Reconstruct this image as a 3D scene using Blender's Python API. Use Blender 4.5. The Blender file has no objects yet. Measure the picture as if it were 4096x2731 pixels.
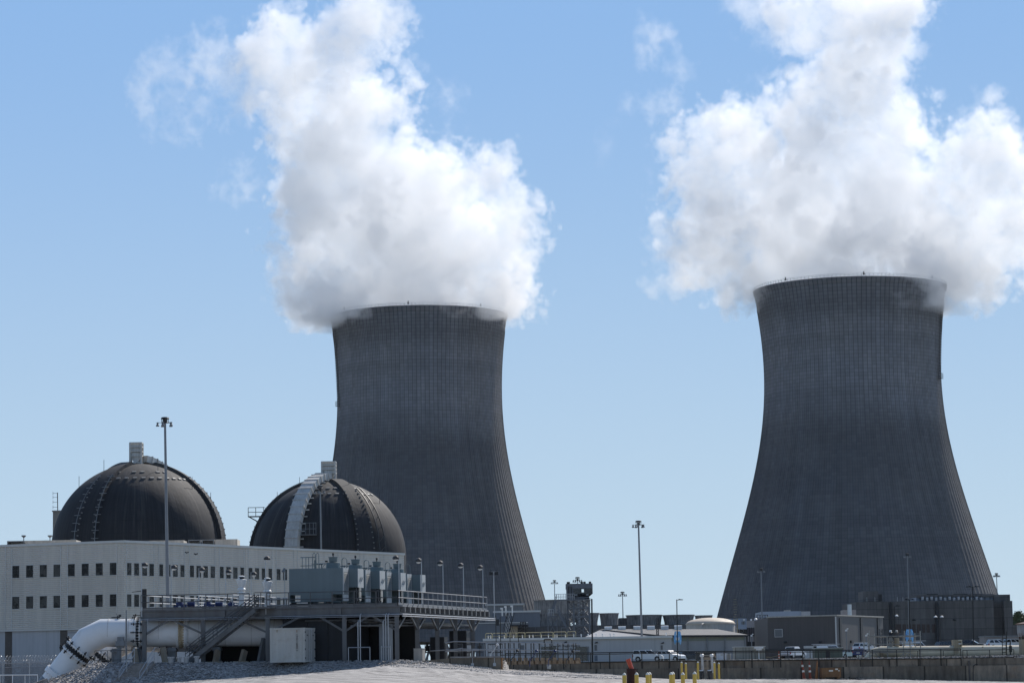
import bpy, math, random
import numpy as np
from mathutils import Vector, Matrix

# ------------------------------------------------------------------ camera, sky, sun, exposure
S = bpy.context.scene
F = 11000.0                       # focal length in photo pixels (photo 4096 x 2731)
HZ, ROLL = 2690.0, 0.0165
TH = math.atan((HZ - 1365.5) / F)
EYE = Vector((0.0, 0.0, 1.5))
_f = Vector((0, math.cos(TH), math.sin(TH)))
_u0 = Vector((0, -math.sin(TH), math.cos(TH)))
_r0 = Vector((1, 0, 0))
_u = _u0 * math.cos(ROLL) + _r0 * math.sin(ROLL)
_r = _r0 * math.cos(ROLL) - _u0 * math.sin(ROLL)
cam = bpy.data.cameras.new("camera")
camo = bpy.data.objects.new("camera", cam)
S.collection.objects.link(camo)
cam.sensor_width = 36.0
cam.lens = F / 4096 * 36.0
cam.clip_start, cam.clip_end = 1.0, 20000.0
m = Matrix.Identity(4)
for i in range(3):
    m[i][0], m[i][1], m[i][2], m[i][3] = _r[i], _u[i], -_f[i], EYE[i]
camo.matrix_world = m
S.camera = camo

SUN_EL, SUN_AZ = math.radians(43.0), math.radians(32.0)   # azimuth clockwise from +Y (north)
w = bpy.data.worlds.new("World")
S.world = w
w.use_nodes = True
nt = w.node_tree
bg = nt.nodes["Background"]
sky = nt.nodes.new("ShaderNodeTexSky")
sky.sky_type = 'NISHITA'
sky.sun_disc = False
sky.sun_elevation = SUN_EL
sky.sun_rotation = SUN_AZ
sky.altitude = 50.0
sky.air_density, sky.dust_density, sky.ozone_density = 1.0, 0.25, 3.0
# humid air: within some 20 degrees of the horizon the sky is a pale blue that whitens downwards, and brighter on the sun's side
def _nd(t, **k):
    x = nt.nodes.new(t)
    for a_, v_ in k.items(): setattr(x, a_, v_)
    return x
def _map(src, a, b, c, d):
    x = _nd("ShaderNodeMapRange", interpolation_type='SMOOTHSTEP'); nt.links.new(src, x.inputs[0])
    for i_, v_ in enumerate((a, b, c, d)): x.inputs[i_ + 1].default_value = v_
    return x.outputs[0]
def _mixc(f_, a, b):
    x = _nd("ShaderNodeMix", data_type='RGBA'); nt.links.new(f_, x.inputs["Factor"])
    for s_, v_ in (("A", a), ("B", b)):
        if isinstance(v_, tuple): x.inputs[s_].default_value = v_
        else: nt.links.new(v_, x.inputs[s_])
    return x.outputs["Result"]
_tc = _nd("ShaderNodeTexCoord"); _sx = _nd("ShaderNodeSeparateXYZ"); nt.links.new(_tc.outputs["Generated"], _sx.inputs[0])
_low = _mixc(_map(_sx.outputs[2], -0.03, 0.27, 0, 1), (4.0, 5.15, 6.05, 1), (2.0, 3.55, 6.1, 1))
_dot = _nd("ShaderNodeVectorMath", operation='DOT_PRODUCT'); nt.links.new(_tc.outputs["Generated"], _dot.inputs[0]); _dot.inputs[1].default_value = (math.sin(SUN_AZ), math.cos(SUN_AZ), 0)
_sc = _nd("ShaderNodeVectorMath", operation='SCALE'); nt.links.new(_low, _sc.inputs[0]); nt.links.new(_map(_dot.outputs["Value"], -0.6, 0.7, 0.85, 1.0), _sc.inputs["Scale"])
nt.links.new(_mixc(_map(_sx.outputs[2], 0.22, 0.6, 0.96, 0.0), sky.outputs[0], _sc.outputs[0]), bg.inputs[0])
bg.inputs[1].default_value = 0.10
sun = bpy.data.lights.new("sun", 'SUN')
suno = bpy.data.objects.new("sun", sun)
S.collection.objects.link(suno)
sun.energy = 3.9
sun.angle = math.radians(0.53)
sun.color = (1.0, 0.94, 0.86)
sd = Vector((math.sin(SUN_AZ) * math.cos(SUN_EL), math.cos(SUN_AZ) * math.cos(SUN_EL), math.sin(SUN_EL)))
suno.rotation_euler = sd.to_track_quat('Z', 'Y').to_euler()
S.view_settings.view_transform = 'Standard'
S.view_settings.look = 'None'
S.view_settings.exposure = 0.4
S.view_settings.gamma = 1.0
S.cycles.volume_bounces = 110
S.cycles.max_bounces = 112
S.cycles.diffuse_bounces = 3
S.cycles.volume_step_rate = 2.0
S.cycles.volume_max_steps = 512
S.cycles.use_denoising = True
S.cycles.caustics_reflective = False
S.cycles.caustics_refractive = False

# ------------------------------------------------------------------ helpers
R = random.Random(7)
C = S.collection
def ray(px, py):
    return _f + _r * ((px - 2048.0) / F) + _u * ((1365.5 - py) / F)
def at(px, py, D):                 # world point seen at a photo pixel, D metres ahead
    d = ray(px, py)
    return EYE + d * (D / d.y)
def mpp(D):
    return D / F
def on_plane(px, py, p0, n):
    d = ray(px, py)
    return EYE + d * ((p0 - EYE).dot(n) / d.dot(n))
def zrow(py, D, px=2048):
    return at(px, py, D).z

class MB:
    def __init__(s):
        s.v, s.f, s.mi, s.cur, s.marks = [], [], [], 0, []
    def cut(s):                    # the next faces start a new separate piece
        s.marks.append((len(s.v), len(s.f))); return s
    def build_split(s, name, mats, parent=None, smooth=False):
        out = []
        for (v0, f0), (v1, f1) in zip(s.marks, s.marks[1:] + [(len(s.v), len(s.f))]):
            if f1 == f0: continue
            m = MB(); m.v = s.v[v0:v1]; m.f = [tuple(i - v0 for i in f) for f in s.f[f0:f1]]; m.mi = s.mi[f0:f1]
            out.append(m.build(name, mats, parent, smooth))
        return out
    def add(s, vs, fs):
        b = len(s.v)
        s.v += [tuple(v) for v in vs]
        s.f += [tuple(b + i for i in f) for f in fs]
        s.mi += [s.cur] * len(fs)
        return s
    def hexa(s, p):                # 8 points: bottom 4 ccw, top 4 ccw
        return s.add(p, [(3, 2, 1, 0), (4, 5, 6, 7), (0, 1, 5, 4), (1, 2, 6, 5), (2, 3, 7, 6), (3, 0, 4, 7)])
    def box(s, x0, x1, y0, y1, z0, z1):
        return s.hexa([(x0, y0, z0), (x1, y0, z0), (x1, y1, z0), (x0, y1, z0),
                       (x0, y0, z1), (x1, y0, z1), (x1, y1, z1), (x0, y1, z1)])
    def cbox(s, c, sx, sy, sz):
        return s.box(c[0] - sx / 2, c[0] + sx / 2, c[1] - sy / 2, c[1] + sy / 2, c[2] - sz / 2, c[2] + sz / 2)
    def obox(s, o, a, b, c):       # origin corner + three edge vectors
        o, a, b, c = Vector(o), Vector(a), Vector(b), Vector(c)
        return s.hexa([o, o + a, o + a + b, o + b, o + c, o + a + c, o + a + b + c, o + b + c])
    def beam(s, p, q, w, h=None, up=(0, 0, 1)):
        p, q = Vector(p), Vector(q)
        h = w if h is None else h
        d = (q - p).normalized()
        up = Vector(up)
        if abs(d.dot(up)) > 0.97: up = Vector((0, 1, 0))
        a = d.cross(up).normalized() * (w / 2)
        b = a.cross(d).normalized() * (h / 2)
        return s.hexa([p - a - b, p + a - b, q + a - b, q - a - b, p - a + b, p + a + b, q + a + b, q - a + b])
    def ibeam(s, p, q, w, h, t=0.03):
        p, q = Vector(p), Vector(q)
        d = (q - p).normalized()
        up = Vector((0, 0, 1)) if abs(d.z) < 0.95 else Vector((0, 1, 0))
        a = d.cross(up).normalized(); b = a.cross(d).normalized()
        s.beam(p + b * (h / 2 - t / 2), q + b * (h / 2 - t / 2), w, t, b)
        s.beam(p - b * (h / 2 - t / 2), q - b * (h / 2 - t / 2), w, t, b)
        return s.beam(p, q, t, h - 2 * t, b)
    def tube(s, p, q, r, r2=None, n=8, cap=True):
        p, q = Vector(p), Vector(q)
        r2 = r if r2 is None else r2
        d = (q - p).normalized()
        up = Vector((0, 0, 1)) if abs(d.z) < 0.9 else Vector((0, 1, 0))
        a = d.cross(up).normalized(); b = d.cross(a).normalized()
        vs = []
        for c, rr in ((p, r), (q, r2)):
            for i in range(n):
                t = 2 * math.pi * i / n
                vs.append(c + a * (math.cos(t) * rr) + b * (math.sin(t) * rr))
        fs = [((i + 1) % n, i, n + i, n + (i + 1) % n) for i in range(n)]
        if cap: fs += [tuple(range(n)), tuple(range(2 * n - 1, n - 1, -1))]
        return s.add(vs, fs)
    def path(s, pts, r, n=8, cap=True):
        pts = [Vector(p) for p in pts]
        rs = r if isinstance(r, (list, tuple)) else [r] * len(pts)
        vs, fs, a0 = [], [], None
        for k, p in enumerate(pts):
            d0 = (p - pts[k - 1]).normalized() if k else None
            d1 = (pts[k + 1] - p).normalized() if k < len(pts) - 1 else None
            d = ((d0 or d1) + (d1 or d0)).normalized()
            if a0 is None:
                up = Vector((0, 0, 1)) if abs(d.z) < 0.9 else Vector((0, 1, 0))
                a = d.cross(up).normalized()
            else:
                a = (a0 - d * a0.dot(d)).normalized()
            a0 = a; b = d.cross(a).normalized()
            k2 = 1.0
            if d0 is not None and d1 is not None:
                k2 = 1.0 / max(0.5, math.sqrt((1 + d0.dot(d1)) / 2))
                bend = (d1 - d0)
                bend = bend.normalized() if bend.length > 1e-6 else None
            else: bend = None
            for i in range(n):
                t = 2 * math.pi * i / n
                o = a * (math.cos(t) * rs[k]) + b * (math.sin(t) * rs[k])
                if bend is not None: o += bend * (o.dot(bend) * (k2 - 1))
                vs.append(p + o)
        for k in range(len(pts) - 1):
            for i in range(n):
                j = (i + 1) % n
                fs.append((k * n + j, k * n + i, (k + 1) * n + i, (k + 1) * n + j))
        if cap:
            L = (len(pts) - 1) * n
            fs += [tuple(range(n)), tuple(range(L + n - 1, L - 1, -1))]
        return s.add(vs, fs)
    def lathe(s, c, prof, n=24, cap=True):     # prof: (radius, z) bottom to top
        c = Vector(c); vs, fs = [], []
        for r, z in prof:
            for i in range(n):
                t = 2 * math.pi * i / n
                vs.append((c.x + math.cos(t) * r, c.y + math.sin(t) * r, c.z + z))
        for k in range(len(prof) - 1):
            for i in range(n):
                j = (i + 1) % n
                fs.append((k * n + i, k * n + j, (k + 1) * n + j, (k + 1) * n + i))
        if cap:
            L = (len(prof) - 1) * n
            fs += [tuple(range(n - 1, -1, -1)), tuple(range(L, L + n))]
        return s.add(vs, fs)
    def prism(s, poly, d):          # planar polygon extruded by vector d
        poly = [Vector(p) for p in poly]; d = Vector(d); n = len(poly)
        vs = poly + [p + d for p in poly]
        fs = [tuple(range(n)), tuple(range(2 * n - 1, n - 1, -1))] + [((i + 1) % n, i, n + i, n + (i + 1) % n) for i in range(n)]
        return s.add(vs, fs)
    def build(s, name, mats, parent=None, smooth=False, fix=False):
        me = bpy.data.meshes.new(name)
        o = bpy.data.objects.new(name, me)
        off = Vector((0, 0, 0)); q = parent
        while q is not None:
            off += q.location; q = q.parent
        me.from_pydata([tuple(Vector(v) - off) for v in s.v], [], s.f)
        if fix:
            import bmesh
            bm = bmesh.new(); bm.from_mesh(me); bmesh.ops.recalc_face_normals(bm, faces=bm.faces); bm.to_mesh(me); bm.free()
        for mt in (mats if isinstance(mats, (list, tuple)) else [mats]): me.materials.append(mt)
        if any(s.mi): me.polygons.foreach_set('material_index', s.mi)
        if smooth:
            me.polygons.foreach_set('use_smooth', [True] * len(me.polygons))
            if smooth != 2 and hasattr(me, 'set_sharp_from_angle'): me.set_sharp_from_angle(angle=math.radians(35))
        me.update()
        C.objects.link(o)
        if parent is not None: o.parent = parent
        return o

def tag(o, label=None, cat=None, group=None, kind=None):
    if label: o['label'] = label
    if cat: o['category'] = cat
    if group: o['group'] = group
    if kind: o['kind'] = kind
    return o
def thing(name, label, cat, loc, group=None):
    o = bpy.data.objects.new(name, None)
    C.objects.link(o); o.location = loc
    o.empty_display_size = 0.2
    return tag(o, label, cat, group)
def copy_tree(o, loc=None, label=None, group=None, rz=None):
    def rec(x, par):
        c = x.copy(); C.objects.link(c); c.parent = par
        for ch in list(x.children): rec(ch, c)
        return c
    c = rec(o, None)
    if loc is not None: c.location = loc
    if rz is not None: c.rotation_euler = (0, 0, rz)
    if label: c['label'] = label
    if group: c['group'] = group
    return c

# ------------------------------------------------------------------ materials
def mat(name, col, rough=0.6, metal=0.0, vary=0.12, scale=1.0, bump=0.0, bscale=6.0, streak=0.0, dirt=None, dscale=0.6, damt=0.5, spec=0.4):
    """painted or bare surface: base colour broken up by two noises, optional vertical run-down streaks and dirt of its own colour"""
    mt = bpy.data.materials.new(name); mt.use_nodes = True
    n, l = mt.node_tree.nodes, mt.node_tree.links
    b = n["Principled BSDF"]
    b.inputs["Roughness"].default_value = rough
    b.inputs["Metallic"].default_value = metal
    b.inputs["Specular IOR Level"].default_value = spec
    tc = n.new("ShaderNodeTexCoord")
    nz = n.new("ShaderNodeTexNoise"); nz.inputs["Scale"].default_value = scale; nz.inputs["Detail"].default_value = 6
    nz.inputs["Roughness"].default_value = 0.65
    l.new(tc.outputs["Object"], nz.inputs["Vector"])
    mr = n.new("ShaderNodeMapRange")
    mr.inputs[1].default_value, mr.inputs[2].default_value = 0.25, 0.75
    mr.inputs[3].default_value, mr.inputs[4].default_value = 1 - vary, 1 + vary
    l.new(nz.outputs[0], mr.inputs[0])
    val = mr.outputs[0]
    if streak:
        mp = n.new("ShaderNodeMapping"); mp.inputs["Scale"].default_value = (3.0, 3.0, 0.12)
        l.new(tc.outputs["Object"], mp.inputs[0])
        n2 = n.new("ShaderNodeTexNoise"); n2.inputs["Scale"].default_value = 1.0; n2.inputs["Detail"].default_value = 5
        l.new(mp.outputs[0], n2.inputs["Vector"])
        m2 = n.new("ShaderNodeMapRange"); m2.inputs[1].default_value, m2.inputs[2].default_value = 0.3, 0.7
        m2.inputs[3].default_value, m2.inputs[4].default_value = 1 - streak, 1 + streak * 0.6
        l.new(n2.outputs[0], m2.inputs[0])
        mm = n.new("ShaderNodeMath"); mm.operation = 'MULTIPLY'
        l.new(val, mm.inputs[0]); l.new(m2.outputs[0], mm.inputs[1]); val = mm.outputs[0]
    hs = n.new("ShaderNodeVectorMath"); hs.operation = 'SCALE'
    hs.inputs[0].default_value = col[:3]
    l.new(val, hs.inputs["Scale"])
    out = hs.outputs[0]
    if dirt:
        n3 = n.new("ShaderNodeTexNoise"); n3.inputs["Scale"].default_value = dscale; n3.inputs["Detail"].default_value = 8
        n3.inputs["Roughness"].default_value = 0.7
        l.new(tc.outputs["Object"], n3.inputs["Vector"])
        m3 = n.new("ShaderNodeMapRange"); m3.inputs[1].default_value, m3.inputs[2].default_value = 0.5, 0.72
        m3.inputs[4].default_value = damt
        l.new(n3.outputs[0], m3.inputs[0])
        mx = n.new("ShaderNodeMix"); mx.data_type = 'RGBA'
        l.new(m3.outputs[0], mx.inputs["Factor"]); l.new(out, mx.inputs["A"]); mx.inputs["B"].default_value = (*dirt, 1)
        out = mx.outputs["Result"]
    l.new(out, b.inputs["Base Color"])
    if bump:
        n4 = n.new("ShaderNodeTexNoise"); n4.inputs["Scale"].default_value = bscale; n4.inputs["Detail"].default_value = 4
        l.new(tc.outputs["Object"], n4.inputs["Vector"])
        bp = n.new("ShaderNodeBump"); bp.inputs["Strength"].default_value = 0.6; bp.inputs["Distance"].default_value = bump
        l.new(n4.outputs[0], bp.inputs["Height"]); l.new(bp.outputs[0], b.inputs["Normal"])
    return mt
class NT:                           # tiny node-graph helper for the custom materials
    def __init__(s, name):
        s.m = bpy.data.materials.new(name); s.m.use_nodes = True
        s.n, s.l = s.m.node_tree.nodes, s.m.node_tree.links
        s.b = s.n["Principled BSDF"]
        s.b.inputs["Roughness"].default_value = 0.85
        s.b.inputs["Specular IOR Level"].default_value = 0.25
        s.tc = s.n.new("ShaderNodeTexCoord")
    def inp(s, sock, v):
        if isinstance(v, (int, float)): sock.default_value = v
        elif isinstance(v, tuple): sock.default_value = v if len(v) == len(sock.default_value) else (*v, 1)
        else: s.l.new(v, sock)
    def math(s, op, a, b=0.0, c=0.0):
        x = s.n.new("ShaderNodeMath"); x.operation = op
        s.inp(x.inputs[0], a); s.inp(x.inputs[1], b); s.inp(x.inputs[2], c)
        return x.outputs[0]
    def rng(s, v, a, b, c, d, smooth=False):
        x = s.n.new("ShaderNodeMapRange")
        if smooth: x.interpolation_type = 'SMOOTHSTEP'
        s.inp(x.inputs[0], v)
        for i, q in enumerate((a, b, c, d)): s.inp(x.inputs[i + 1], q)
        return x.outputs[0]
    def xyz(s, v):
        x = s.n.new("ShaderNodeSeparateXYZ"); s.l.new(v, x.inputs[0]); return x.outputs
    def comb(s, x, y, z):
        c = s.n.new("ShaderNodeCombineXYZ"); s.inp(c.inputs[0], x); s.inp(c.inputs[1], y); s.inp(c.inputs[2], z); return c.outputs[0]
    def noise(s, v, scale, detail=5, rough=0.6):
        x = s.n.new("ShaderNodeTexNoise"); s.l.new(v, x.inputs["Vector"])
        x.inputs["Scale"].default_value = scale; x.inputs["Detail"].default_value = detail; x.inputs["Roughness"].default_value = rough
        return x.outputs[0]
    def white(s, v):
        x = s.n.new("ShaderNodeTexWhiteNoise"); x.noise_dimensions = '3D'; s.l.new(v, x.inputs["Vector"]); return x.outputs["Value"]
    def mix(s, f, a, b):
        x = s.n.new("ShaderNodeMix"); x.data_type = 'RGBA'
        s.inp(x.inputs["Factor"], f); s.inp(x.inputs["A"], a); s.inp(x.inputs["B"], b)
        return x.outputs["Result"]
    def scale(s, col, f):
        x = s.n.new("ShaderNodeVectorMath"); x.operation = 'SCALE'
        s.inp(x.inputs[0], col); s.inp(x.inputs["Scale"], f); return x.outputs[0]
    def bump(s, h, dist, strength=1.0):
        x = s.n.new("ShaderNodeBump"); x.inputs["Distance"].default_value = dist; x.inputs["Strength"].default_value = strength
        s.l.new(h, x.inputs["Height"]); s.l.new(x.outputs[0], s.b.inputs["Normal"])
    def color(s, c):
        s.l.new(c, s.b.inputs["Base Color"])
# ------------------------------------------------------------------ steam: a density grid computed here, turned into a real volume by geometry nodes
K = 4096 / 2352.0
class Bands:                        # isotropic band-limited noise made from one white-noise field in the frequency domain
    def __init__(s, n, vox, rng):
        s.n = tuple(int(v) for v in n); s.rng = rng
        kx, ky, kz = np.fft.fftfreq(s.n[0], vox), np.fft.fftfreq(s.n[1], vox), np.fft.rfftfreq(s.n[2], vox)
        s.lk = np.log(np.sqrt(kx[:, None, None] ** 2 + ky[None, :, None] ** 2 + kz[None, None, :] ** 2) + 1e-6).astype(np.float32)
        s.W = None
    def fresh(s):
        s.W = np.fft.rfftn(s.rng.standard_normal(s.n).astype(np.float32)).astype(np.complex64); return s
    def get(s, *bands):             # (cell size in metres, amplitude) pairs summed into one field
        H = 0
        for cell, amp in bands:
            g = np.exp(-((s.lk + math.log(cell)) ** 2) / (2 * 0.33 ** 2))
            H = H + g * (amp / math.sqrt(float((g * g).mean())))
        return np.fft.irfftn(s.W * H, s.n).astype(np.float32) * 0.45
def make_plume(name, label, D, blobs, wisps, seed, vox, ext):
    rng = np.random.default_rng(seed)
    mp = D / F
    B = []
    for k, (cx, cy, r, *q) in enumerate(blobs + wisps):
        thin = k >= len(blobs)
        dz = q[0] if q else (rng.uniform(-0.35, 0.35) * r * K * mp)
        dens = q[1] if len(q) > 1 else (0.28 if thin else 1.0)
        p = at(cx * K, cy * K, D + dz)
        rad = r * K * mp
        B.append((p.x, p.y, p.z, rad, dens))
        if not thin:                # satellites: smaller puffs budding from each lobe
            for j in range(int(8 + rad / 1.5)):
                v = rng.normal(size=3); v /= np.linalg.norm(v)
                rr = rad * rng.uniform(0.14, 0.42)
                o = rad * rng.uniform(0.72, 0.98) - rr * 0.45
                B.append((p.x + v[0] * o, p.y + v[1] * o, p.z + v[2] * o, rr, 1.0))
    B = np.array(B, np.float32)
    c0 = at(ext[0] * K, ext[3] * K, D); c1 = at(ext[1] * K, ext[2] * K, D)
    lo = np.array([c0.x, D - ext[4], c0.z]); hi = np.array([c1.x, D + ext[4], c1.z])
    n = np.ceil((hi - lo) / vox).astype(int)
    hi = lo + (n - 1) * vox
    ax = [np.linspace(lo[k], hi[k], n[k]).astype(np.float32) for k in range(3)]
    size = hi - lo
    # warp the sampling positions a little so the lobes are not spheres
    bn = Bands(n, vox, rng)
    W = [bn.fresh().get((45, 6.0), (20, 3.2), (9, 1.5)) for k in range(3)]
    s = np.full(n, -30.0, np.float32); dn = np.zeros(n, np.float32)
    for x, y, z, r, d in B:
        pad = r + 16
        a = [max(0, int((c - pad - lo[k]) / vox)) for k, c in enumerate((x, y, z))]
        b = [min(n[k], int((c + pad - lo[k]) / vox) + 2) for k, c in enumerate((x, y, z))]
        if any(b[k] <= a[k] for k in range(3)): continue
        sl = tuple(slice(a[k], b[k]) for k in range(3))
        X = ax[0][sl[0]][:, None, None] + W[0][sl] - x
        Y = ax[1][sl[1]][None, :, None] + W[1][sl] - y
        Z = ax[2][sl[2]][None, None, :] + W[2][sl] - z
        q = r - np.sqrt(X * X + Y * Y + Z * Z)
        up = q > s[sl]
        s[sl] = np.where(up, q, s[sl])
        dn[sl] = np.maximum(dn[sl], np.where(q > -8, d, 0))
    del W
    bn.fresh()
    fb = bn.get((42, 3.6))
    fr = fb.copy()
    for cell, amp in ((22, 4.4), (11, 3.8), (5.6, 2.8), (3.0, 1.9)):   # billows where dense, torn filaments where thin
        nv = np.abs(bn.get((cell, 1.0)))
        fb += amp * (2.0 * nv - 0.75)
        fr += amp * (0.75 - 2.2 * nv)
    wgt = np.clip((dn - 0.45) / 0.35, 0, 1)
    fb = fb * wgt + (fr - 2.4) * (1 - wgt); del fr
    big = bn.fresh().get((50, 1.0), (22, 0.6))
    q = s + fb + 2.4
    t = np.clip((q + 0.3) / 3.0, 0, 1)
    rho = t * t * (3 - 2 * t) * dn * np.clip(0.85 + 0.35 * big, 0.3, 1.25)
    rho[[0, -1]] = 0; rho[:, [0, -1]] = 0; rho[:, :, 0] = 0; rho[:, :, -1] = 0
    me = bpy.data.meshes.new(name)
    me.vertices.add(rho.size)
    a = me.attributes.new("rho", 'FLOAT', 'POINT')
    a.data.foreach_set("value", rho.ravel(order='C'))
    o = bpy.data.objects.new(name, me); C.objects.link(o)
    ng = bpy.data.node_groups.new(name + "_grid", 'GeometryNodeTree')
    ng.interface.new_socket("Geometry", in_out='INPUT', socket_type='NodeSocketGeometry')
    ng.interface.new_socket("Geometry", in_out='OUTPUT', socket_type='NodeSocketGeometry')
    N, L = ng.nodes, ng.links
    gi, go = N.new("NodeGroupInput"), N.new("NodeGroupOutput")
    vc = N.new("GeometryNodeVolumeCube")
    vc.inputs["Min"].default_value = tuple(float(v) for v in lo); vc.inputs["Max"].default_value = tuple(float(v) for v in hi)
    for k, nm in enumerate(("Resolution X", "Resolution Y", "Resolution Z")): vc.inputs[nm].default_value = int(n[k])
    pos = N.new("GeometryNodeInputPosition")
    sub = N.new("ShaderNodeVectorMath"); sub.operation = 'SUBTRACT'; sub.inputs[1].default_value = tuple(float(v) for v in lo)
    L.new(pos.outputs[0], sub.inputs[0])
    mul = N.new("ShaderNodeVectorMath"); mul.operation = 'MULTIPLY'
    mul.inputs[1].default_value = tuple(float((n[k] - 1) / (hi[k] - lo[k])) for k in range(3))
    L.new(sub.outputs[0], mul.inputs[0])
    add = N.new("ShaderNodeVectorMath"); add.operation = 'ADD'; add.inputs[1].default_value = (0.5, 0.5, 0.5); L.new(mul.outputs[0], add.inputs[0])
    fl = N.new("ShaderNodeVectorMath"); fl.operation = 'FLOOR'; L.new(add.outputs[0], fl.inputs[0])
    # flat index in exact whole numbers
    sx = N.new("ShaderNodeSeparateXYZ"); L.new(fl.outputs[0], sx.inputs[0])
    ints = []
    for k in range(3):
        fi = N.new("FunctionNodeFloatToInt"); L.new(sx.outputs[k], fi.inputs[0]); ints.append(fi.outputs[0])
    def im(a_, b_, op):
        x = N.new("FunctionNodeIntegerMath"); x.operation = op
        for i_, v in enumerate((a_, b_)):
            if isinstance(v, int): x.inputs[i_].default_value = v
            else: L.new(v, x.inputs[i_])
        return x.outputs[0]
    idx = im(im(im(im(ints[0], int(n[1]), 'MULTIPLY'), ints[1], 'ADD'), int(n[2]), 'MULTIPLY'), ints[2], 'ADD')
    na = N.new("GeometryNodeInputNamedAttribute"); na.data_type = 'FLOAT'; na.inputs[0].default_value = "rho"
    si = N.new("GeometryNodeSampleIndex"); si.data_type = 'FLOAT'; si.domain = 'POINT'; si.clamp = True
    L.new(gi.outputs[0], si.inputs["Geometry"]); L.new(na.outputs["Attribute"], si.inputs["Value"]); L.new(idx, si.inputs["Index"])
    L.new(si.outputs[0], vc.inputs["Density"])
    sm = N.new("GeometryNodeSetMaterial"); sm.inputs["Material"].default_value = STEAM
    L.new(vc.outputs[0], sm.inputs[0]); L.new(sm.outputs[0], go.inputs[0])
    md = o.modifiers.new("grid", 'NODES'); md.node_group = ng
    me.materials.append(STEAM)
    return tag(o, label, "steam", "steam plumes above the cooling towers", "stuff")

STEAM = bpy.data.materials.new("steam"); STEAM.use_nodes = True
_n = STEAM.node_tree.nodes; _n.clear()
_o = _n.new("ShaderNodeOutputMaterial"); _v = _n.new("ShaderNodeVolumePrincipled")
_v.inputs["Color"].default_value = (1.0, 1.0, 1.0, 1)
_v.inputs["Density"].default_value = 0.072
_v.inputs["Anisotropy"].default_value = 0.3
STEAM.node_tree.links.new(_v.outputs[0], _o.inputs["Volume"])
DL, DR = 1277.0, 1180.0
make_plume("steam_plume", "white steam plume rising from the left cooling tower with wisps drifting left", DL,
 [(780,640,100),(900,610,115,0),(1020,600,115,0),(1100,600,105),(1125,505,82),(1115,430,72),(1165,385,42),(715,560,80),(770,480,120),
  (900,480,150),(1030,490,115),(715,430,70),(745,330,100),(830,330,100),(780,230,95),(850,250,75),(910,400,95),(985,430,75),(745,190,75),
  (790,130,75),(700,610,75),(740,690,48),(1140,690,52),(960,680,120,0),(960,640,140,10),(1050,380,45),(685,330,60,0,.9),(690,260,66,0,.8),(650,190,64,0,.7),(690,110,66,0,.8),(650,80,52,0,.7),(850,90,56,0,.8),(800,40,60,0,.8),(720,660,78,-5),(750,692,62,-25),(775,706,46,-44),(700,620,68),(712,400,62),(706,470,60),(704,535,60),(690,600,50),(725,350,62),(1165,660,60,-5),(1160,705,50,-40),(1165,560,60),(1190,720,34,-20,.5),(730,720,40,-20,.6)],
 [(345,200,48),(375,170,40),(480,150,55),(530,175,55),(430,265,38),(560,235,55),(640,70,58,0,.4),(600,130,50,0,.3),(640,170,60,0,.4),(1040,330,34),(945,140,24),(1015,220,26),
  (560,410,30,0,.3),(835,50,70,0,.5),(860,0,62,0,.45),(850,-30,60,0,.4),(1085,772,34,-50,.3),(1050,715,16,-50,.3),(1120,740,24,-48,.3),(900,60,40,0,.3),(340,290,22),(310,230,26),(420,210,40),(500,110,40),(560,130,44),(455,290,24),(610,200,50,0,.4)],
 11, 0.95, (285, 1300, -40, 775, 62))
make_plume("steam_plume", "broad white steam plume above the right cooling tower reaching the picture's right edge", DR,
 [(1630,585,78),(1700,610,85),(1580,490,50),(1650,480,100),(1640,370,80),(1635,310,60),(1710,290,60),(1760,420,100),(1850,480,130),
  (1980,520,150,0),(1900,340,100),(1840,250,75),(1950,220,95),(1990,380,110),(2060,300,70),(1970,110,105),(2050,110,65),(1920,30,85),(2030,-10,90),
  (1850,30,50),(2050,440,90),(2150,560,115),(2240,560,105),(2290,480,80),(2215,640,68),(2290,400,60),(2200,460,80),(1830,600,110,0),(1960,620,115,0),
  (2080,610,110,0),(1670,650,45),(1940,660,130,0),(2150,650,60,-20),(2330,500,80),(2100,540,100),(2200,645,72,-10),(2150,655,52,-38),(2255,625,78),(2300,580,70),(2280,330,56,0,.85),(2320,380,60,0,.9),(2190,410,60,0,.9),(1650,420,70),(1720,340,70),(2110,640,34,-46,.5),(1680,640,40,-5)],
 [(1520,95,36),(1548,135,24),(1512,250,44,0,.35),(1507,345,24),(1430,250,38,0,.1),(1530,570,50,0,.5),(1530,650,40,0,.5),(1760,20,60,0,.3),(1720,0,50,0,.3),
  (2230,310,50,0,.4),(2180,340,50,0,.4),(2105,655,30,-44,.12),(1550,300,40,0,.3),(1745,180,22,0,.2),(2250,265,28,0,.3),(1385,320,24,0,.1)],
 23, 0.95, (1370, 2420, -40, 750, 62))
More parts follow.
